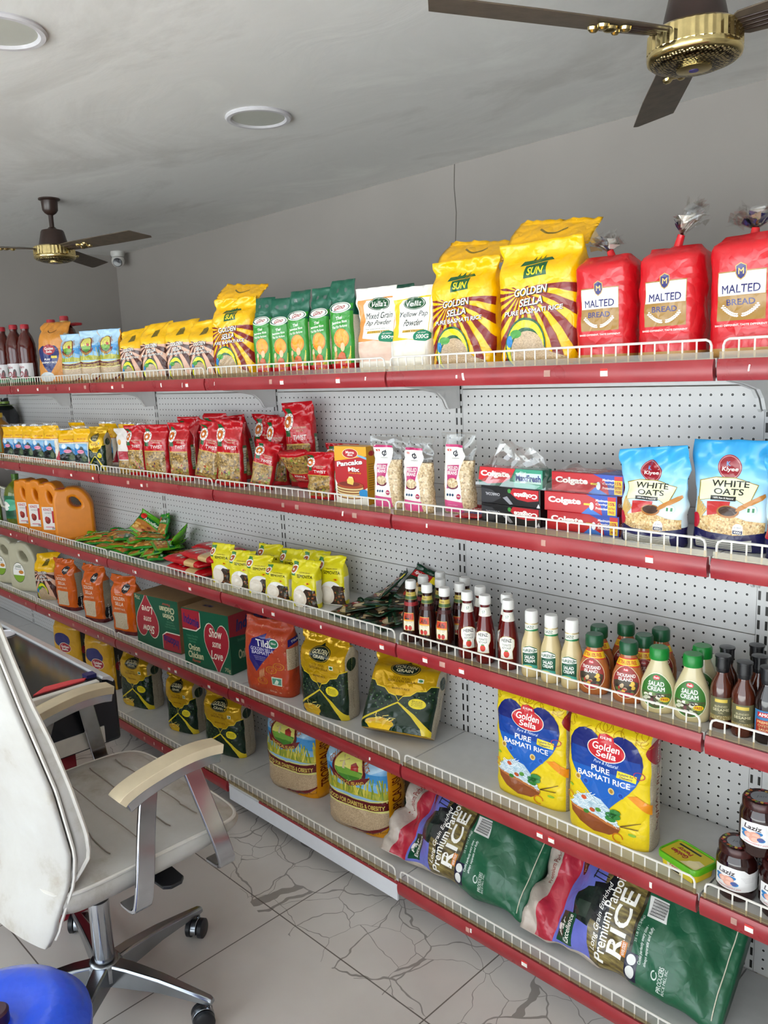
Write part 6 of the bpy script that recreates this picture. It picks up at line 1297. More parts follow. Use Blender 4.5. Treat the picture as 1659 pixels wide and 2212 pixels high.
bb = Bag(.09, .09, .02, 3, (.8, .98), (.6, .1), .02, .001, 5, 10, 12); pack('sachet', 'pale green and white packet behind the green-capped bottles', 'sachet', bb, [foil('#cfd8c4', .3)], lambda p: p.R(-.9, .3, -.4, .9, '#2f7a3a'), -.085, .20, S3, 10)
for x, y, rz, lb in ((.010, .056, 20, 'sesame oil bottle beside the green-capped salad cream'), (.060, .046, 18, 'sesame oil bottle in front of the dark row, label facing out'), (-.004, .112, 20, 'sesame oil bottle just behind the first one'), (.040, .165, 20, 'sesame oil bottle third row back in the middle'), (.070, .100, 22, 'sesame oil bottle behind the second front one'), (.082, .165, 20, 'sesame oil bottle farthest back at the right edge')): sesame(x, y, S3, rz, lb)
sesame(.108, .046, S3, 16, 'oyster sauce bottle with a blue and red label at the right edge', True)
# semolina packets
SV = [semovita(170 + i) for i in range(3)]
sv = [(-1.945, .085, 12, 0, 1.0, 'yellow semolina packet at the left end beside the red spaghetti'), (-1.815, .082, 14, 0, .93, 'yellow semolina packet second from the left in front'), (-1.70, .085, 20, 0, .92, 'yellow semolina packet third in front, half covered'), (-1.585, .075, 12, -6, .80, 'low yellow semolina packet at the very front, leaning back'), (-1.432, .078, 12, 0, 1.05, 'yellow semolina packet at the front right with a round white dish'),
      (-1.775, .19, 15, 0, 1.0, 'yellow semolina packet at the back, left of three'), (-1.645, .195, 12, 0, .98, 'yellow semolina packet at the back, middle of three'), (-1.515, .195, 12, 0, 1.05, 'yellow semolina packet at the back, right of three'), (-1.385, .160, 16, 0, 1.1, 'yellow semolina packet behind the front right one')]
for i, (x, y, yw, tl, sc, lb) in enumerate(sv):
    o = SV[i] if i < 3 else clone(SV[i % 3], lb, (0, 0, 0)); o['label'] = lb; o.location = (x, y, S3); o.rotation_euler = (rad(tl), 0, rad(yw)); o.scale = (1, 1, sc); settle(o, S3, .298)
# piles of sachets
def pile(protos, spots, heap, label, rs, tilt, group):
    first = [True] * len(protos)
    for i, (x, y) in enumerate(spots):
        k = i % len(protos); o = protos[k] if first[k] else clone(protos[k], label, (0, 0, 0)); first[k] = False
        o['label'] = label; o['group'] = group; a = rs.uniform(-50, 50)
        o.rotation_euler = (Matrix.Rotation(rad(a), 3, 'Z') @ Matrix.Rotation(rad(-90 + 4 + rs.uniform(-tilt, tilt)), 3, 'X') @ Matrix.Rotation(rad(rs.uniform(-tilt, tilt)), 3, 'Z')).to_euler()
        o.location = (x + .05 * sin(rad(a)), y - .05 * cos(rad(a)), 0); settle(o, 0, .292); heap.drop(o)
def prop(o, label, x, y, rot, heap, group):
    c = clone(o, label, (x, y, 0), tuple(rad(q) for q in rot), group); settle(c, 0, .294); heap.drop(c)
NS = [noodle_sachet(180 + i) for i in range(4)]; rs = random.Random(8); hp = Heap(-3.5, -.1, 180, 70, S3)
sp = [(-3.23, .10), (-3.09, .11), (-2.95, .10), (-2.81, .11), (-2.67, .10), (-2.53, .11), (-3.20, .22), (-3.06, .23), (-2.92, .22), (-2.78, .23), (-2.64, .22), (-2.50, .22), (-3.14, .13), (-3.0, .14), (-2.86, .13), (-2.72, .14), (-2.58, .13), (-3.02, .23), (-2.88, .23), (-2.74, .22), (-2.60, .22), (-2.92, .15), (-2.78, .16), (-2.65, .15), (-2.82, .22), (-2.70, .22), (-2.54, .16)]
pile(NS, sp, hp, 'green noodle sachet lying in the loose pile beside the orange jugs', rs, 8, 'loose pile of green noodle sachets')
for i, (x, y, rot) in enumerate(((-2.82, .22, (-38, 28, 25)), (-2.70, .235, (-24, -12, -12)), (-2.50, .17, (-50, -30, -25)))):
    prop(NS[i], ('green noodle sachet propped upright at the back peak of the pile', 'green noodle sachet standing against the pegboard on the pile', 'green noodle sachet propped up at the right end of the pile')[i], x, y, rot, hp, 'loose pile of green noodle sachets')
SP = [spice_sachet(190 + i) for i in range(3)]; rs = random.Random(12); hp = Heap(-1.5, -.1, 100, 70, S3)
sp = [(-1.25, .10), (-1.15, .11), (-1.05, .10), (-1.20, .20), (-1.10, .21), (-1.0, .20), (-1.23, .14), (-1.13, .15), (-1.03, .14), (-.995, .13), (-1.19, .21), (-1.09, .22), (-1.15, .16), (-1.05, .17), (-1.17, .22), (-1.08, .21)]
pile(SP, sp, hp, 'dark green spice sachet lying in the loose pile beside the ketchup', rs, 7, 'loose pile of dark green spice sachets')
for i, (x, y, rot) in enumerate(((-1.06, .19, (-50, 20, 10)), (-1.17, .20, (-58, -24, -25)))):
    prop(SP[i], ('dark green spice sachet propped upright at the back of its pile', 'dark green spice sachet lying slanted on top of its pile at the back')[i], x, y, rot, hp, 'loose pile of dark green spice sachets')
SG = [spaghetti_pack(200 + i) for i in range(2)]
sg = [(-2.18, .08, 0, 0), (-2.2, .19, 4, 0), (-2.20, .09, 2, 1), (-2.16, .2, -4, 1), (-2.15, .20, 2, 2), (-2.10, .09, -3, 2)]
for i, (x, y, a, lv) in enumerate(sg):
    lb = 'red spaghetti packet lying flat, %s' % ('front of the bottom layer', 'back of the bottom layer', 'front of the middle layer', 'back of the middle layer', 'topmost at the back', 'topmost at the front')[i]
    o = SG[i] if i < 2 else clone(SG[i % 2], lb, (0, 0, 0)); o['label'] = lb; o['group'] = 'red spaghetti packets lying flat'
    o.rotation_euler = (Matrix.Rotation(rad(a), 3, 'Z') @ Matrix.Rotation(rad(-90), 3, 'Y') @ Matrix.Rotation(rad(90), 3, 'Z')).to_euler(); o.location = (x + .13, y, S3 + .02 + .033 * lv)
M_org = M('#d97f0a', .38, 0, .04)
for i, (x, y, yw, w, h) in enumerate(((-3.36, .12, 62, .165, .24), (-3.565, .105, 30, .112, .255), (-3.73, .10, 26, .112, .258), (-3.895, .10, 26, .108, .25))):
    handle_jug(x, y, S3, yw, w, h, .09 if i == 0 else .085, ('orange oil jug at the right end, turned to show its broad side', 'orange oil jug second from the noodle pile, label hidden', 'orange oil jug third from the noodle pile, label to the front', 'orange oil jug farthest left beside the green-label oil bottle')[i], M_org, M('#a01c24', .4), art_kings, 'orange oil jugs', side='l' if i == 0 else 'f')
t = Lathe([(.001, .004), (.066, 0), (.07, .012), (.07, .10), (.066, .11), (.07, .12), (.07, .17), (.06, .205), (.03, .235), (.018, .245), (.018, .262)], A=1.2); o = t.build('oil_bottle', glassy('#5f6a18', .1)); MB().lathe([(.02, .255), (.021, .285), (.001, .285)], 18).build('cap', M('#3f6a1c', .4), o)
t.at(.03, .165, 1.4); p = Print(t, .0005); p.asp = 1; p.R(-1, 0, 1, 1, '#15603f'); p.E(0, .6, .6, .25, '#4fae8a'); p.E(-.3, .55, .3, .2, WH); p.R(-.8, .1, .8, .35, '#0e4a30'); p.build('label', o)
hb = MB(); hb.tube([(-.06, -.02, .2), (-.09, -.03, .215), (-.10, -.03, .16), (-.085, -.03, .10), (-.066, -.02, .09)], .009, 8); hb.build('handle', M('#c9c6b4', .4), o)
o.location = (-4.15, .13, S3 + .001); o.rotation_euler = (0, 0, .5); tag(o, 'big cooking oil bottle with a dark green label beside the orange jugs', 'oil bottle')
t = Lathe([(.001, .003), (.035, 0), (.037, .008), (.037, .11), (.02, .145), (.014, .155), (.014, .165)], A=1.2); o = t.build('oil_bottle', glassy('#6a7a2c', .12)); MB().lathe([(.016, .16), (.016, .18), (.001, .18)], 16).build('cap', M('#d8d6d0', .4), o); t.at(.02, .1, 1.3); p = Print(t, .0004); p.asp = 1; p.R(-1, 0, 1, 1, '#5fa83c'); p.R(-.9, .15, .9, .5, WH); p.T('onion', 0, .32, 1.2, .16, '#2c4a24', .02); p.build('label', o); o.location = (-4.275, .042, S3 + .001); o.rotation_euler = (0, 0, .7); tag(o, 'small bottle with a light green label at the left edge', 'bottle')

# fourth shelf
jam(.100, .066, S4 + .1225, 28, 'dark jam jar stacked on top of the others'); jam(.055, .062, S4, 22, 'dark jam jar at the front left under the stacked one'); jam(.150, .058, S4, 26, 'dark jam jar at the front right under the stacked one'); jam(.105, .150, S4, 24, 'dark jam jar hidden behind the front two')
margarine(-.062, .070, S4, -16, 'yellow margarine tub with a green lid beside the jam jars')
blue_heart(-.265, .092, S4, .228, .095, .318, 3, 211, 'yellow rice bag with a blue heart, right of the pair'); blue_heart(-.513, .115, S4, .228, .095, .315, 3, 212, 'yellow rice bag with a blue heart, left of the pair')
golden_grain(-1.04, .125, S4, .25, .10, .27, 20, 221, 'gold and green rice bag lying back on the fourth shelf', -34)
golden_grain(-1.378, .115, S4, .215, .115, .288, 8, 222, 'gold and green rice bag upright beside the orange woven bag')
heart_bag(-1.690, .10, S4, .225, .10, .275, 12, 231, 'orange rice bag with a violet heart between the carton and the gold bag')
carton(-2.10, .165, S4, .275, .215, .246, 10, 'noodle carton on the right, right way up, beside the orange bag', False); carton(-2.49, .165, S4, .305, .215, .236, 8, 'noodle carton on the left, upside down, beside the orange rice bags', True)
for i, (x, w, h) in enumerate(((-2.80, .168, .272), (-3.12, .155, .275), (-3.44, .165, .265))): orange_rice(x, yc(w, .085, 14), S4, w, .085, h, 14, 240 + i, ('orange rice bag with clear side, right next to the noodle carton', 'orange rice bag with clear side, middle of three', 'orange rice bag with clear side, left of three by the striped bag')[i])
sella_small(-3.74, .10, S4, .15, .08, .245, 25, 251, 'striped brown rice bag between the white jug and the orange bags', 'striped rice bag on the fourth shelf')
M_milk = M('#b9b49a', .35, 0, .04)
def art_mayo(p): p.E(-.3, .36, .5, .22, '#1c2a1c'); p.E(-.3, .36, .48, .21, WH); p.G(clip_poly([(-.3 + .48 * cos(2 * pi * i / 30), .36 + .21 * sin(2 * pi * i / 30)) for i in range(30)], (-2, 0, 2, .30)), '#7aa02c'); p.T('LAZIZ', -.3, .49, .5, .05, '#14523a', .03); p.T('Mayonnaise', -.3, .43, .6, .035, '#5a4a8a', 0, .2); p.E(-.1, .37, .2, .04, '#c9822c')
for i, (x, y) in enumerate(((-4.03, .115), (-4.32, .115))): handle_jug(x, y, S4, 20, .19, .26, .12, ('white mayonnaise jug beside the striped rice bag', 'white mayonnaise jug at the left edge of the photo')[i], M_milk, M_wcap, art_mayo, 'white mayonnaise jugs', 'mayonnaise_jug', 'jug')

# bottom shelf
parboiled(.045, .132, S5 + .112, .53, .31, .19, 45, 261, 'larger-looking parboiled rice sack lying on the bottom shelf at the right')
parboiled(-.50, .132, S5 + .112, .53, .31, .18, 45, 262, 'parboiled rice sack lying on the bottom shelf next to the amber bags')
bb = Bag(.3, .5, .2, 2.6, (.6, .95), (.3, .2), .05, .006, 263, 20, 26, zones=[(.7, 1, -1, 1, '*', 1)]); o = pack('rice_sack', 'red and cream sack corner at the bottom right edge of the photo', 'rice sack', bb, [foil('#8f1a2c', .4), foil('#c9bca4', .4)], lambda p: p.T('Natural', 0, .55, 1, .05, WH, .02), .66, .10, S5 + .128); o.rotation_euler = (Matrix.Rotation(rad(-30), 3, 'X') @ Matrix.Rotation(rad(-90), 3, 'Y')).to_euler(); settle(o, S5, .296)
island(-1.225, .125, S5, .275, .155, .315, 10, 271, 'blue and amber rice bag beside the parboiled sack, farm picture showing'); island(-1.60, .135, S5, .265, .15, .32, 8, 272, 'blue and amber rice bag left of the pair, beside the gold bags')
for i, (x, w, h, yw) in enumerate(((-2.055, .215, .275, 14), (-2.385, .17, .27, 16), (-2.80, .21, .28, 14))): golden_grain(x, yc(w, .12, yw, .04), S5, w, .12, h, yw, 280 + i, ('gold and green rice bag on the bottom shelf behind the chair arm', 'gold and green rice bag on the bottom shelf, middle of three in shade', 'gold and green rice bag on the bottom shelf beside the desk corner')[i])
for i, (x, h) in enumerate(((-3.17, .30), (-3.56, .30))):
    b = Bag(.22, h, .11, 4, (.75, .96), (.85, .06), .04, .003, 290 + i, 18, 26, zones=[(0, .85, -1, 1, 'r', 1)])
    def art_b(p): p.E(-.2, .55, .6, .13, '#1c2266'); p.E(0, .42, .42, .09, '#e3d6c0'); p.E(0, .42, .39, .082, '#a01c2c'); p.T('Golden', 0, .44, .56, .045, WH, .02); p.T('Sella', 0, .39, .42, .04, WH, .02); p.on('r'); p.E(-.2, .4, .4, .08, '#8a1a2a'); p.T('Golden Sella', -.2, .4, 1., .05, WH, .01, 0, 90); p.on('f')
    pack('rice_bag', ('yellow and blue rice bag behind the desk corner on the bottom shelf', 'yellow rice bag peeking out over the desk edge on the bottom shelf')[i], 'rice bag', b, [foil('#c9960a', .3), foil('#3a3630', .3)], art_b, x, .12, S5, 16)
# ------------------------------------------------------------------ office chair
def mat_leather(name, cols):
    mt, nt, p = newmat(name); tc = node(nt, 'ShaderNodeTexCoord'); n = node(nt, 'ShaderNodeTexNoise'); n.inputs['Scale'].default_value = 5; n.inputs['Detail'].default_value = 8; n.inputs['Roughness'].default_value = .65
    nt.links.new(tc.outputs['Object'], n.inputs[0]); nt.links.new(ramp(nt, n.outputs[0], cols), p.inputs['Base Color'])
    n2 = node(nt, 'ShaderNodeTexNoise'); n2.inputs['Scale'].default_value = 160; nt.links.new(tc.outputs['Object'], n2.inputs[0]); b = node(nt, 'ShaderNodeBump'); b.inputs['Strength'].default_value = .12; b.inputs['Distance'].default_value = .001
    nt.links.new(n2.outputs[0], b.inputs['Height']); nt.links.new(b.outputs[0], p.inputs['Normal']); p.inputs['Roughness'].default_value = .45
    return mt
M_lea = mat_leather('white_leather', [(.32, '#9c9385'), (.45, '#b4b1ab'), (.7, '#bdbcb8')])
M_pip = M('#d2cec6', .45, 0, .08); M_chr = M('#b9bcc2', .13, 1., .08, .5, 14); M_alu = M('#9fa4aa', .24, 1., .1, .5, 10); M_blk = M('#15171c', .4, 0, .1); M_pad = bumped(M('#cfc0a2', .5, 0, .12, .4, 12), 30, .1)
CX_, CY_ = -1.335, -.755
ch = tag(empty('office_chair', (CX_, CY_, 0)), 'worn white leather office chair with chrome arms, facing the shelves', 'chair')
def grid_obj(name, fn, nu, nv, mt, parent, close=False):
    V = [fn(i / nu, j / nv) for j in range(nv + 1) for i in range(nu + (not close))]; n = nu + (not close)
    F = [(j * n + i, j * n + (i + 1) % n, (j + 1) * n + (i + 1) % n, (j + 1) * n + i) for j in range(nv) for i in range(nu)]
    return V, F
# seat: rounded cushion with cross channels
SW, SD, ST = .60, .52, .545
def seat_pt(u, v, top=True):
    x = (u - .5) * 2; y = (v - .5) * 2; n = 5.
    n = 8.; m = max(abs(x), abs(y)); k = (abs(x) ** n + abs(y) ** n) ** (1 / n)
    if k > 1e-6: x, y = x * m / k, y * m / k
    X, Y = x * SW / 2, y * SD / 2; e = 1 - m ** 6
    if top:
        z = ST - .018 * (1 - e) - .012 * max(0, y) ** 3; f = (Y + .26) / .083; g = abs(f - round(f)) * 2
        if abs(x) < .80 and Y > -.22: z -= .007 * (1 - min(1, g * 4.5)) * (1 - max(0, (abs(x) - .7) / .1))
        z += .012 * (1 - x * x) * .4 - .010 * (1 - abs(x)) * (1 - y * y)
    else: z = ST - .105 + .035 * m ** 4 + .02 * max(0, y) ** 2
    return (X, Y + .0, z)
N_ = 72; mb = MB()
V, F = grid_obj('', lambda u, v: seat_pt(u, v), N_, N_, None, None); mb.add(V, F)
V2, F2 = grid_obj('', lambda u, v: seat_pt(u, v, False), N_, N_, None, None); mb.add(V2, [f[::-1] for f in F2])
n = N_ + 1; ring = [i for i in range(n)] + [j * n + N_ for j in range(1, n)] + [N_ * n + i for i in range(N_ - 1, -1, -1)] + [j * n for j in range(N_ - 1, 0, -1)]
o2 = n * n; m_ = len(ring)
# side wall bulges a little between the two piped edges
mid1 = []
for t_ in (.25, .5, .75):
    for r in ring:
        a, b = Vector(V[r]), Vector(V2[r]); p = a.lerp(b, t_); d = Vector((p.x, p.y, 0)).normalized(); mid1.append(p + d * .012 * sin(pi * t_))
k0 = len(mb.V); mb.V += [tuple(p) for p in mid1]
rows = [ring, [k0 + i for i in range(m_)], [k0 + m_ + i for i in range(m_)], [k0 + 2 * m_ + i for i in range(m_)], [o2 + r for r in ring]]
for a, b in zip(rows, rows[1:]):
    for i in range(m_): mb.F.append((a[i], b[i], b[(i + 1) % m_], a[(i + 1) % m_])); mb.I.append(0)
seat = mb.build('seat', M_lea, ch, sharp=70)
pp = MB(); pts = [Vector(V[r]) + Vector((V[r][0], V[r][1], 0)).normalized() * .002 + Vector((0, 0, -.002)) for r in ring] ; pp.tube(pts + pts[:2], .0048, 6); pp.build('piping', M_pip, seat)
st = MB()
for kf in range(1, 6):
    yy = -.26 + .083 * kf
    if yy > .2: continue
    L_ = []
    for q in range(25):
        xx = -.78 + 1.56 * q / 24; p = seat_pt(.5 + xx / 2, .5 + yy / SD); L_.append((p[0], p[1], p[2] + .0028))
    st.tube(L_, .0016, 4)
st.build('seam', M('#8f857a', .7), seat)
MB().box(-.2, .2, -.16, .16, ST - .125, ST - .088).build('seat_pan', M_blk, ch, bevel=.01)
# backrest: profile in (y, z), front edge and back surface
zf = [.50, .545, .60, .66, .785, .90, 1.0, 1.1, 1.2, 1.34]; yf = [-.262, -.205, -.163, -.165, -.190, -.218, -.248, -.272, -.294, -.322]
def yfr(z): return float(np.interp(z, zf, yf))
HW = .295
def half(z): return (1 - .3 * (max(0, z - 1.2) / .14) ** 2.2) * HW * (1 - .10 * max(0, (.62 - z) / .2) ** 2 if z < .62 else 1 - .05 * ((z - .62) / .66) ** 2)
def cush(u, v):                                   # closed loop u, up v
    z = .535 + (1.34 - .535) * v; a = 2 * pi * u; c_, s_ = cos(a), sin(a); e = 2 / 5.
    ends = min(1, ((1 - abs(2 * v - 1)) / .07)) ** .5
    x = half(z) * (1 - .05 * (1 - ends)) * math.copysign(abs(c_) ** e, c_); th = .055 * (.25 + .75 * ends)
    wrap_ = .035 * (abs(x) / HW) ** 4
    y = yfr(z) - .030 + wrap_ * .4 + th / 2 * math.copysign(abs(s_) ** e, s_)
    return (x, y, z)
V, F = grid_obj('', cush, 64, 40, None, None, True); mb = MB().add(V, F); mb.F += [tuple(range(64))[::-1], tuple(40 * 64 + i for i in range(64))]; mb.I += [0, 0]
bc = mb.build('backrest_cushion', M_lea, ch, sharp=75)
def shell(u, v):
    z = .405 + (1.36 - .405) * v; a = 2 * pi * u; c_, s_ = cos(a), sin(a); e = 2 / 3.2
    zz = max(z, .62); low = max(0., (.62 - z) / .215)
    hw = HW * (1.0 - .05 * low ** 2.2 - .3 * (max(0, z - 1.22) / .14) ** 2.2) * (1 - .04 * max(0, (z - .62) / .68) ** 2)
    ends = min(1, ((1 - v) / .06)) ** .5 * min(1, (v + .004) / .05) ** .5
    x = hw * (.93 + .07 * ends) * math.copysign(abs(c_) ** e, c_)
    base = (float(np.interp(z, [.40, .47, .55, .62, .785, 1.0, 1.3], [-.272, -.255, -.222, -.214, -.238, -.290, -.355]))) 
    th = .03 * (.3 + .7 * ends); bulge = .045 * (1 - (x / HW) ** 2)
    y = base + (th / 2 * abs(s_) ** e if s_ > 0 else -th / 2 * abs(s_) ** e - bulge)
    return (x, y, z)
V, F = grid_obj('', shell, 64, 44, None, None, True); mb = MB().add(V, F); mb.F += [tuple(range(64))[::-1], tuple(44 * 64 + i for i in range(64))]; mb.I += [0, 0]
bs = mb.build('backrest_shell', M_lea, ch, sharp=75)
pp = MB()
for sg_ in (0.0, .5):
    L_ = []
    for q in range(41):
        p = Vector(cush(sg_, q / 40)); L_.append(p + Vector((math.copysign(.001, p.x), .010, 0)))
    pp.tube(L_, .0052, 6)
L_ = [Vector(cush(.5 * q / 30, 0)) + Vector((0, .004, 0)) for q in range(31)]; pp.tube(L_, .005, 6)
pp.build('piping', M_pip, bc)
for sg_ in (0.0, .5): MB().tube([Vector(shell(sg_, .02 + .97 * q / 40)) + Vector((0, .012, 0)) for q in range(41)], .0042, 6).build('piping', M_pip, bs)
# arms
def strip(pts, wd, th, mb_, mi=0):
    """flat bar following a path in the yz plane"""
    V = []; n_ = len(pts)
    for i, (y, z, x) in enumerate(pts):
        a = pts[max(0, i - 1)]; b = pts[min(n_ - 1, i + 1)]; t = Vector((0, b[0] - a[0], b[1] - a[1])).normalized(); nn = Vector((0, -t.z, t.y))
        for sx_, sn in ((-1, -1), (1, -1), (1, 1), (-1, 1)): V.append(Vector((x + sx_ * wd / 2, y, z)) + nn * sn * th / 2)
    F = [(i * 4 + k, i * 4 + (k + 1) % 4, i * 4 + 4 + (k + 1) % 4, i * 4 + 4 + k) for i in range(n_ - 1) for k in range(4)] + [(3, 2, 1, 0), tuple((n_ - 1) * 4 + k for k in range(4))]
    mb_.add(V, F, mi)
def smooth_path(pts, k=4):
    for _ in range(2):
        out = [pts[0]]
        for a, b in zip(pts, pts[1:]): out += [tuple(a[i] * .75 + b[i] * .25 for i in range(len(a))), tuple(a[i] * .25 + b[i] * .75 for i in range(len(a)))]
        pts = out + [pts[-1]]
    return pts
for s in (1, -1):
    ax = s * .300
    loop = MB()                                     # chrome band under the pad; two posts drop past the seat and hook under it
    strip(smooth_path([(-.076, .690, ax), (-.02, .712, ax), (.08, .728, ax), (.15, .727, ax), (.183, .720, ax)]), .054, .026, loop)
    fr_ = loop.build('arm_frame', M_chr, ch, bevel=.004, sharp=30)
    for path in ([(-.01, .708), (-.035, .62), (-.062, .49), (-.072, .438), (-.074, .426), (-.074, .424)], [(.105, .722), (.128, .62), (.158, .49), (.168, .438), (.170, .426), (.170, .424)]):
        xs = [0, .018, .040, .040, .026, -.03]; P3 = smooth_path([(y, z, ax + s * q) for (y, z), q in zip(path, xs)]); V = []; k = len(P3)
        for i, (y, z, x) in enumerate(P3):
            a_, b_ = P3[max(0, i - 1)], P3[min(k - 1, i + 1)]; t_ = Vector((b_[2] - a_[2], b_[1] - a_[1])).normalized(); nx, nz = -t_[1] * .006, t_[0] * .006
            V += [(x + nx, y - .024, z + nz), (x + nx, y + .024, z + nz), (x - nx, y + .024, z - nz), (x - nx, y - .024, z - nz)]
        pb = MB(); pb.add(V, [(i * 4 + q, i * 4 + (q + 1) % 4, i * 4 + 4 + (q + 1) % 4, i * 4 + 4 + q) for i in range(k - 1) for q in range(4)] + [(3, 2, 1, 0), tuple((k - 1) * 4 + q for q in range(4))])
        pb.build('arm_post', M_chr, ch, bevel=.003, sharp=30)
    pad = MB(); pth = smooth_path([(-.092, .706, ax), (-.078, .718, ax), (-.02, .736, ax), (.08, .752, ax), (.15, .750, ax), (.19, .742, ax)])
    strip(pth, .058, .024, pad); pad.build('arm_pad', M_pad, ch, bevel=.009, sharp=40)
# gas lift, mechanism, lever
gx, gy = -1.295 - CX_, -.812 - CY_
MB().box(gx - .09, gx + .09, gy - .05, gy + .13, ST - .155, ST - .115).build('tilt_mechanism', M_blk, ch, bevel=.008)
MB().lathe([(.014, .30), (.014, ST - .12)], 20, c=(gx, gy, 0)).build('gas_piston', M_chr, ch)
gl = MB(); gl.lathe([(.026, .075), (.028, .08), (.0275, .315), (.0275, .318)], 32, c=(gx, gy, 0)); gl.build('gas_cylinder', M_chr, ch)
MB().lathe([(.0285, .305), (.0285, .328), (.024, .332), (.015, .332)], 28, c=(gx, gy, 0)).build('collar', M_blk, ch, sharp=40)
lv = MB(); lv.tube([(.08, .02, .445), (.2, .03, .44), (.235, .035, .435)], .006, 8); lv.prism([(.215, .012), (.225, -.002), (.30, .002), (.315, .018), (.315, .048), (.30, .062), (.23, .064), (.215, .05)], 'z', .424, .434); lv.build('height_lever', M_blk, ch, bevel=.003)
# five-star base and castors
A0 = math.degrees(math.atan2(-.61 + .812, -.975 + 1.295)) - 6
hub = MB().lathe([(.03, .065), (.045, .075), (.046, .115), (.036, .128), (.028, .13)], 32, c=(gx, gy, 0)).build('base_hub', M_alu, ch)
for i in range(5):
    a = rad(A0 + 72 * i); R = Matrix.Translation((gx, gy, 0)) @ Matrix.Rotation(a, 4, 'Z'); L5 = .335
    lg = MB(); secs = [(.02, .122, .058, .023), (.08, .122, .064, .021), (.18, .112, .072, .017), (.28, .094, .068, .013), (.325, .085, .066, .0115), (L5, .080, .066, .009)]; V = []
    for x, zt, zb, hw in secs:
        V += [(x, -hw, zb), (x, hw, zb), (x, hw, zt - .006), (x, hw - .005, zt), (x, -hw + .005, zt), (x, -hw, zt - .006)]
    lg.add(V, [(j * 6 + k, j * 6 + (k + 1) % 6, j * 6 + 6 + (k + 1) % 6, j * 6 + 6 + k) for j in range(len(secs) - 1) for k in range(6)] + [(5, 4, 3, 2, 1, 0), tuple((len(secs) - 1) * 6 + k for k in range(6))])
    g = lg.build('base_leg', M_alu, ch, bevel=.0015, sharp=35); g.matrix_local = R
    cs = empty('castor'); cs.parent = ch; sw = rad((40, 25, 150, 200, 330)[i]); cs.matrix_local = R @ Matrix.Translation((L5 - .012, 0, 0)) @ Matrix.Rotation(sw, 4, 'Z')
    MB().tube([(0, 0, .045), (0, 0, .078)], .006, 10).build('stem', M_chr, cs)
    for q in (-1, 1):
        w_ = MB().lathe([(.001, -.009), (.024, -.009), (.0285, -.006), (.0285, .006), (.024, .009), (.001, .009)], 28).build('wheel', M_blk, cs, sharp=40); w_.matrix_local = Matrix.Translation((-.018, q * .0185, .0285)) @ Matrix.Rotation(rad(90), 4, 'X')
    hd = MB(); pr = [(-.018 + .0295 * cos(rad(t_)), .0285 + .0295 * sin(rad(t_))) for t_ in range(-15, 196, 15)]
    hd.prism(pr, 'y', -.0085, .0085); hd.build('castor_hood', M_alu, cs, bevel=.001)

# ------------------------------------------------------------------ glass-topped desk, things on it
DX1, DX0, DY1, DY0, DZ = -1.675, -3.05, -.535, -1.20, .76
dk = tag(empty('desk', ((DX0 + DX1) / 2, (DY0 + DY1) / 2, 0)), 'dark glass-topped desk with pale metal rims behind the chair', 'desk')
ox, oy = dk.location.x, dk.location.y
M_glass = M('#2b2a28', .09, 0, .04, .4, 6); M_navy = M('#0c1420', .35, 0, .06); M_rim = M('#c9ccd0', .3, .35, .05); M_white = M('#d9d6cf', .4, 0, .05)
MB().box(DX0 - ox, DX1 - ox - .012, DY0 - oy, DY1 - oy - .03, DZ - .012, DZ).build('glass_top', M_glass, dk, False, bevel=.001)
rm = MB(); pr = [(DY1 - oy - .035, DZ + .004), (DY1 - oy - .03, DZ + .008), (DY1 - oy - .006, DZ + .004), (DY1 - oy + .004, DZ - .01), (DY1 - oy, DZ - .016), (DY1 - oy - .02, DZ - .004), (DY1 - oy - .034, DZ)]; rm.prism(pr, 'x', DX0 - ox, DX1 - ox); rm.build('side_rim', M_rim, dk, False)
e = MB(); e.box(DX1 - ox - .02, DX1 - ox + .004, DY0 - oy, DY1 - oy - .045, DZ - .045, DZ + .001); e.build('end_rim', M_white, dk, False, bevel=.002)
pn = MB(); pn.box(DX1 - ox - .07, DX1 - ox, DY0 - oy, DY1 - oy + .012, DZ - .215, DZ - .010, 0); pn.build('end_panel', M_navy, dk, False, bevel=.012)
MB().box(DX1 - ox - .004, DX1 - ox + .005, DY0 - oy, DY1 - oy - .045, DZ - .205, DZ - .150).build('white_band', M_white, dk, False, bevel=.001)
MB().box(DX0 - ox, DX1 - ox - .05, DY0 - oy + .1, DY0 - oy + .13, .25, DZ - .02).build('modesty_panel', M_navy, dk, False)
MB().box(DX0 - ox, DX0 - ox + .45, DY0 - oy + .02, DY1 - oy - .04, 0, DZ - .02).build('pedestal', M_navy, dk, False, bevel=.004)
MB().box(DX1 - ox - .05, DX1 - ox - .03, DY1 - oy - .24, DY1 - oy - .13, 0, DZ - .2).build('leg', M('#8a1626', .4), dk, False, bevel=.004)
MB().lathe([(.034, DZ - .002), (.046, DZ + .001), (.045, DZ + .005), (.036, DZ + .006), (.034, DZ + .002)], 32, c=(-2.42 - ox, -.60 - oy, 0)).build('cable_ring', M('#d6d4da', .4), dk)
def sheet(name, pts, z, t_, mt, label, cat): 
    return tag(MB().prism(pts, 'z', z + .0006, z + t_).build(name, mt, None, False), label, cat)
sheet('red_folder', [(-1.712, -.77), (-1.708, -.615), (-1.722, -.60), (-1.742, -.64), (-1.752, -.72)], DZ, .004, M('#d8434a', .5, 0, .05), 'coral red folder lying on the desk near its end', 'folder')
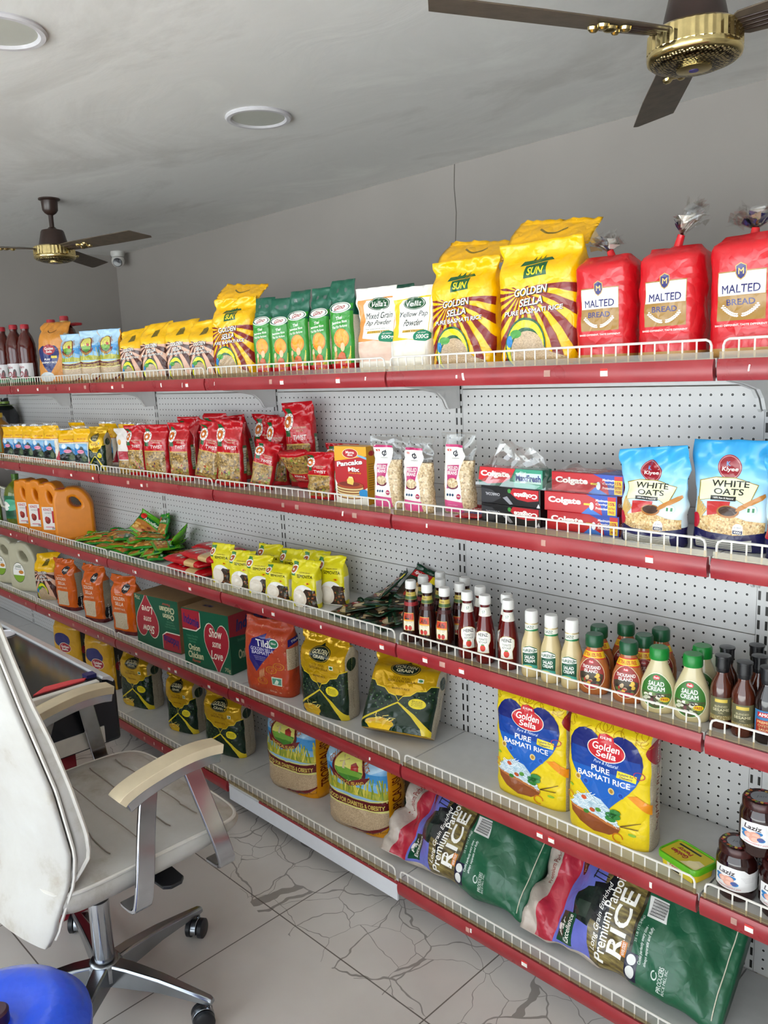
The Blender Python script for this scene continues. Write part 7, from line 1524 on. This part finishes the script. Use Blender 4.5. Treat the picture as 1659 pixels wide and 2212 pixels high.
sheet('blue_book', [(-1.715, -.600), (-1.712, -.570), (-1.745, -.568), (-1.75, -.600)], DZ, .012, M('#1d2060', .4), 'small dark blue booklet on the desk corner', 'booklet')
sheet('paper', [(-2.66, -.60), (-2.56, -.615), (-2.57, -.64), (-2.67, -.625)], DZ, .002, M('#dcd9dc', .6), 'small white paper lying near the far end of the desk', 'paper')
sheet('notebook', [(-2.12, -.86), (-1.95, -.80), (-2.00, -.70), (-2.17, -.75)], DZ, .006, M('#0e1626', .4), 'dark navy notebook lying on the desk beside the chair back', 'notebook')
# ------------------------------------------------------------------ blue drum in the foreground
wb = [(.001, .006), (.135, 0), (.146, .012), (.150, .18), (.147, .20), (.150, .22), (.153, .40), (.150, .42), (.153, .44), (.155, .53), (.160, .545), (.1615, .565), (.160, .577), (.150, .584), (.146, .592), (.136, .606), (.112, .617), (.088, .617), (.066, .606), (.046, .592), (.030, .588), (.022, .592), (.020, .604)]
M_blue = M('#1a50dc', .25, 0, .08, .5, 4, coat=.15)
nt = M_blue.node_tree; tc = node(nt, 'ShaderNodeTexCoord'); v = node(nt, 'ShaderNodeTexVoronoi'); v.inputs['Scale'].default_value = 75; nt.links.new(tc.outputs['Object'], v.inputs[0]); b_ = node(nt, 'ShaderNodeBump'); b_.inputs['Strength'].default_value = .22; b_.inputs['Distance'].default_value = .003; nt.links.new(v.outputs['Distance'], b_.inputs['Height']); nt.links.new(b_.outputs[0], nt.nodes['Principled BSDF'].inputs['Normal'])
M_blue.node_tree.nodes['Principled BSDF'].inputs['Subsurface Weight'].default_value = .2; M_blue.node_tree.nodes['Principled BSDF'].inputs['Subsurface Radius'].default_value = (.01, .02, .06)
wo = MB().lathe(wb, 72).build('water_drum', M_blue, sharp=60); MB().lathe([(.022, .595), (.024, .60), (.024, .622), (.02, .626), (.001, .626)], 32).build('cap', M('#3a1a2a', .35), wo)
wo.location = (-.735, -1.245, .0005); wo.scale = (1, 1, .935); tag(wo, 'big blue plastic water drum with a dark cap in the bottom left corner', 'water drum')
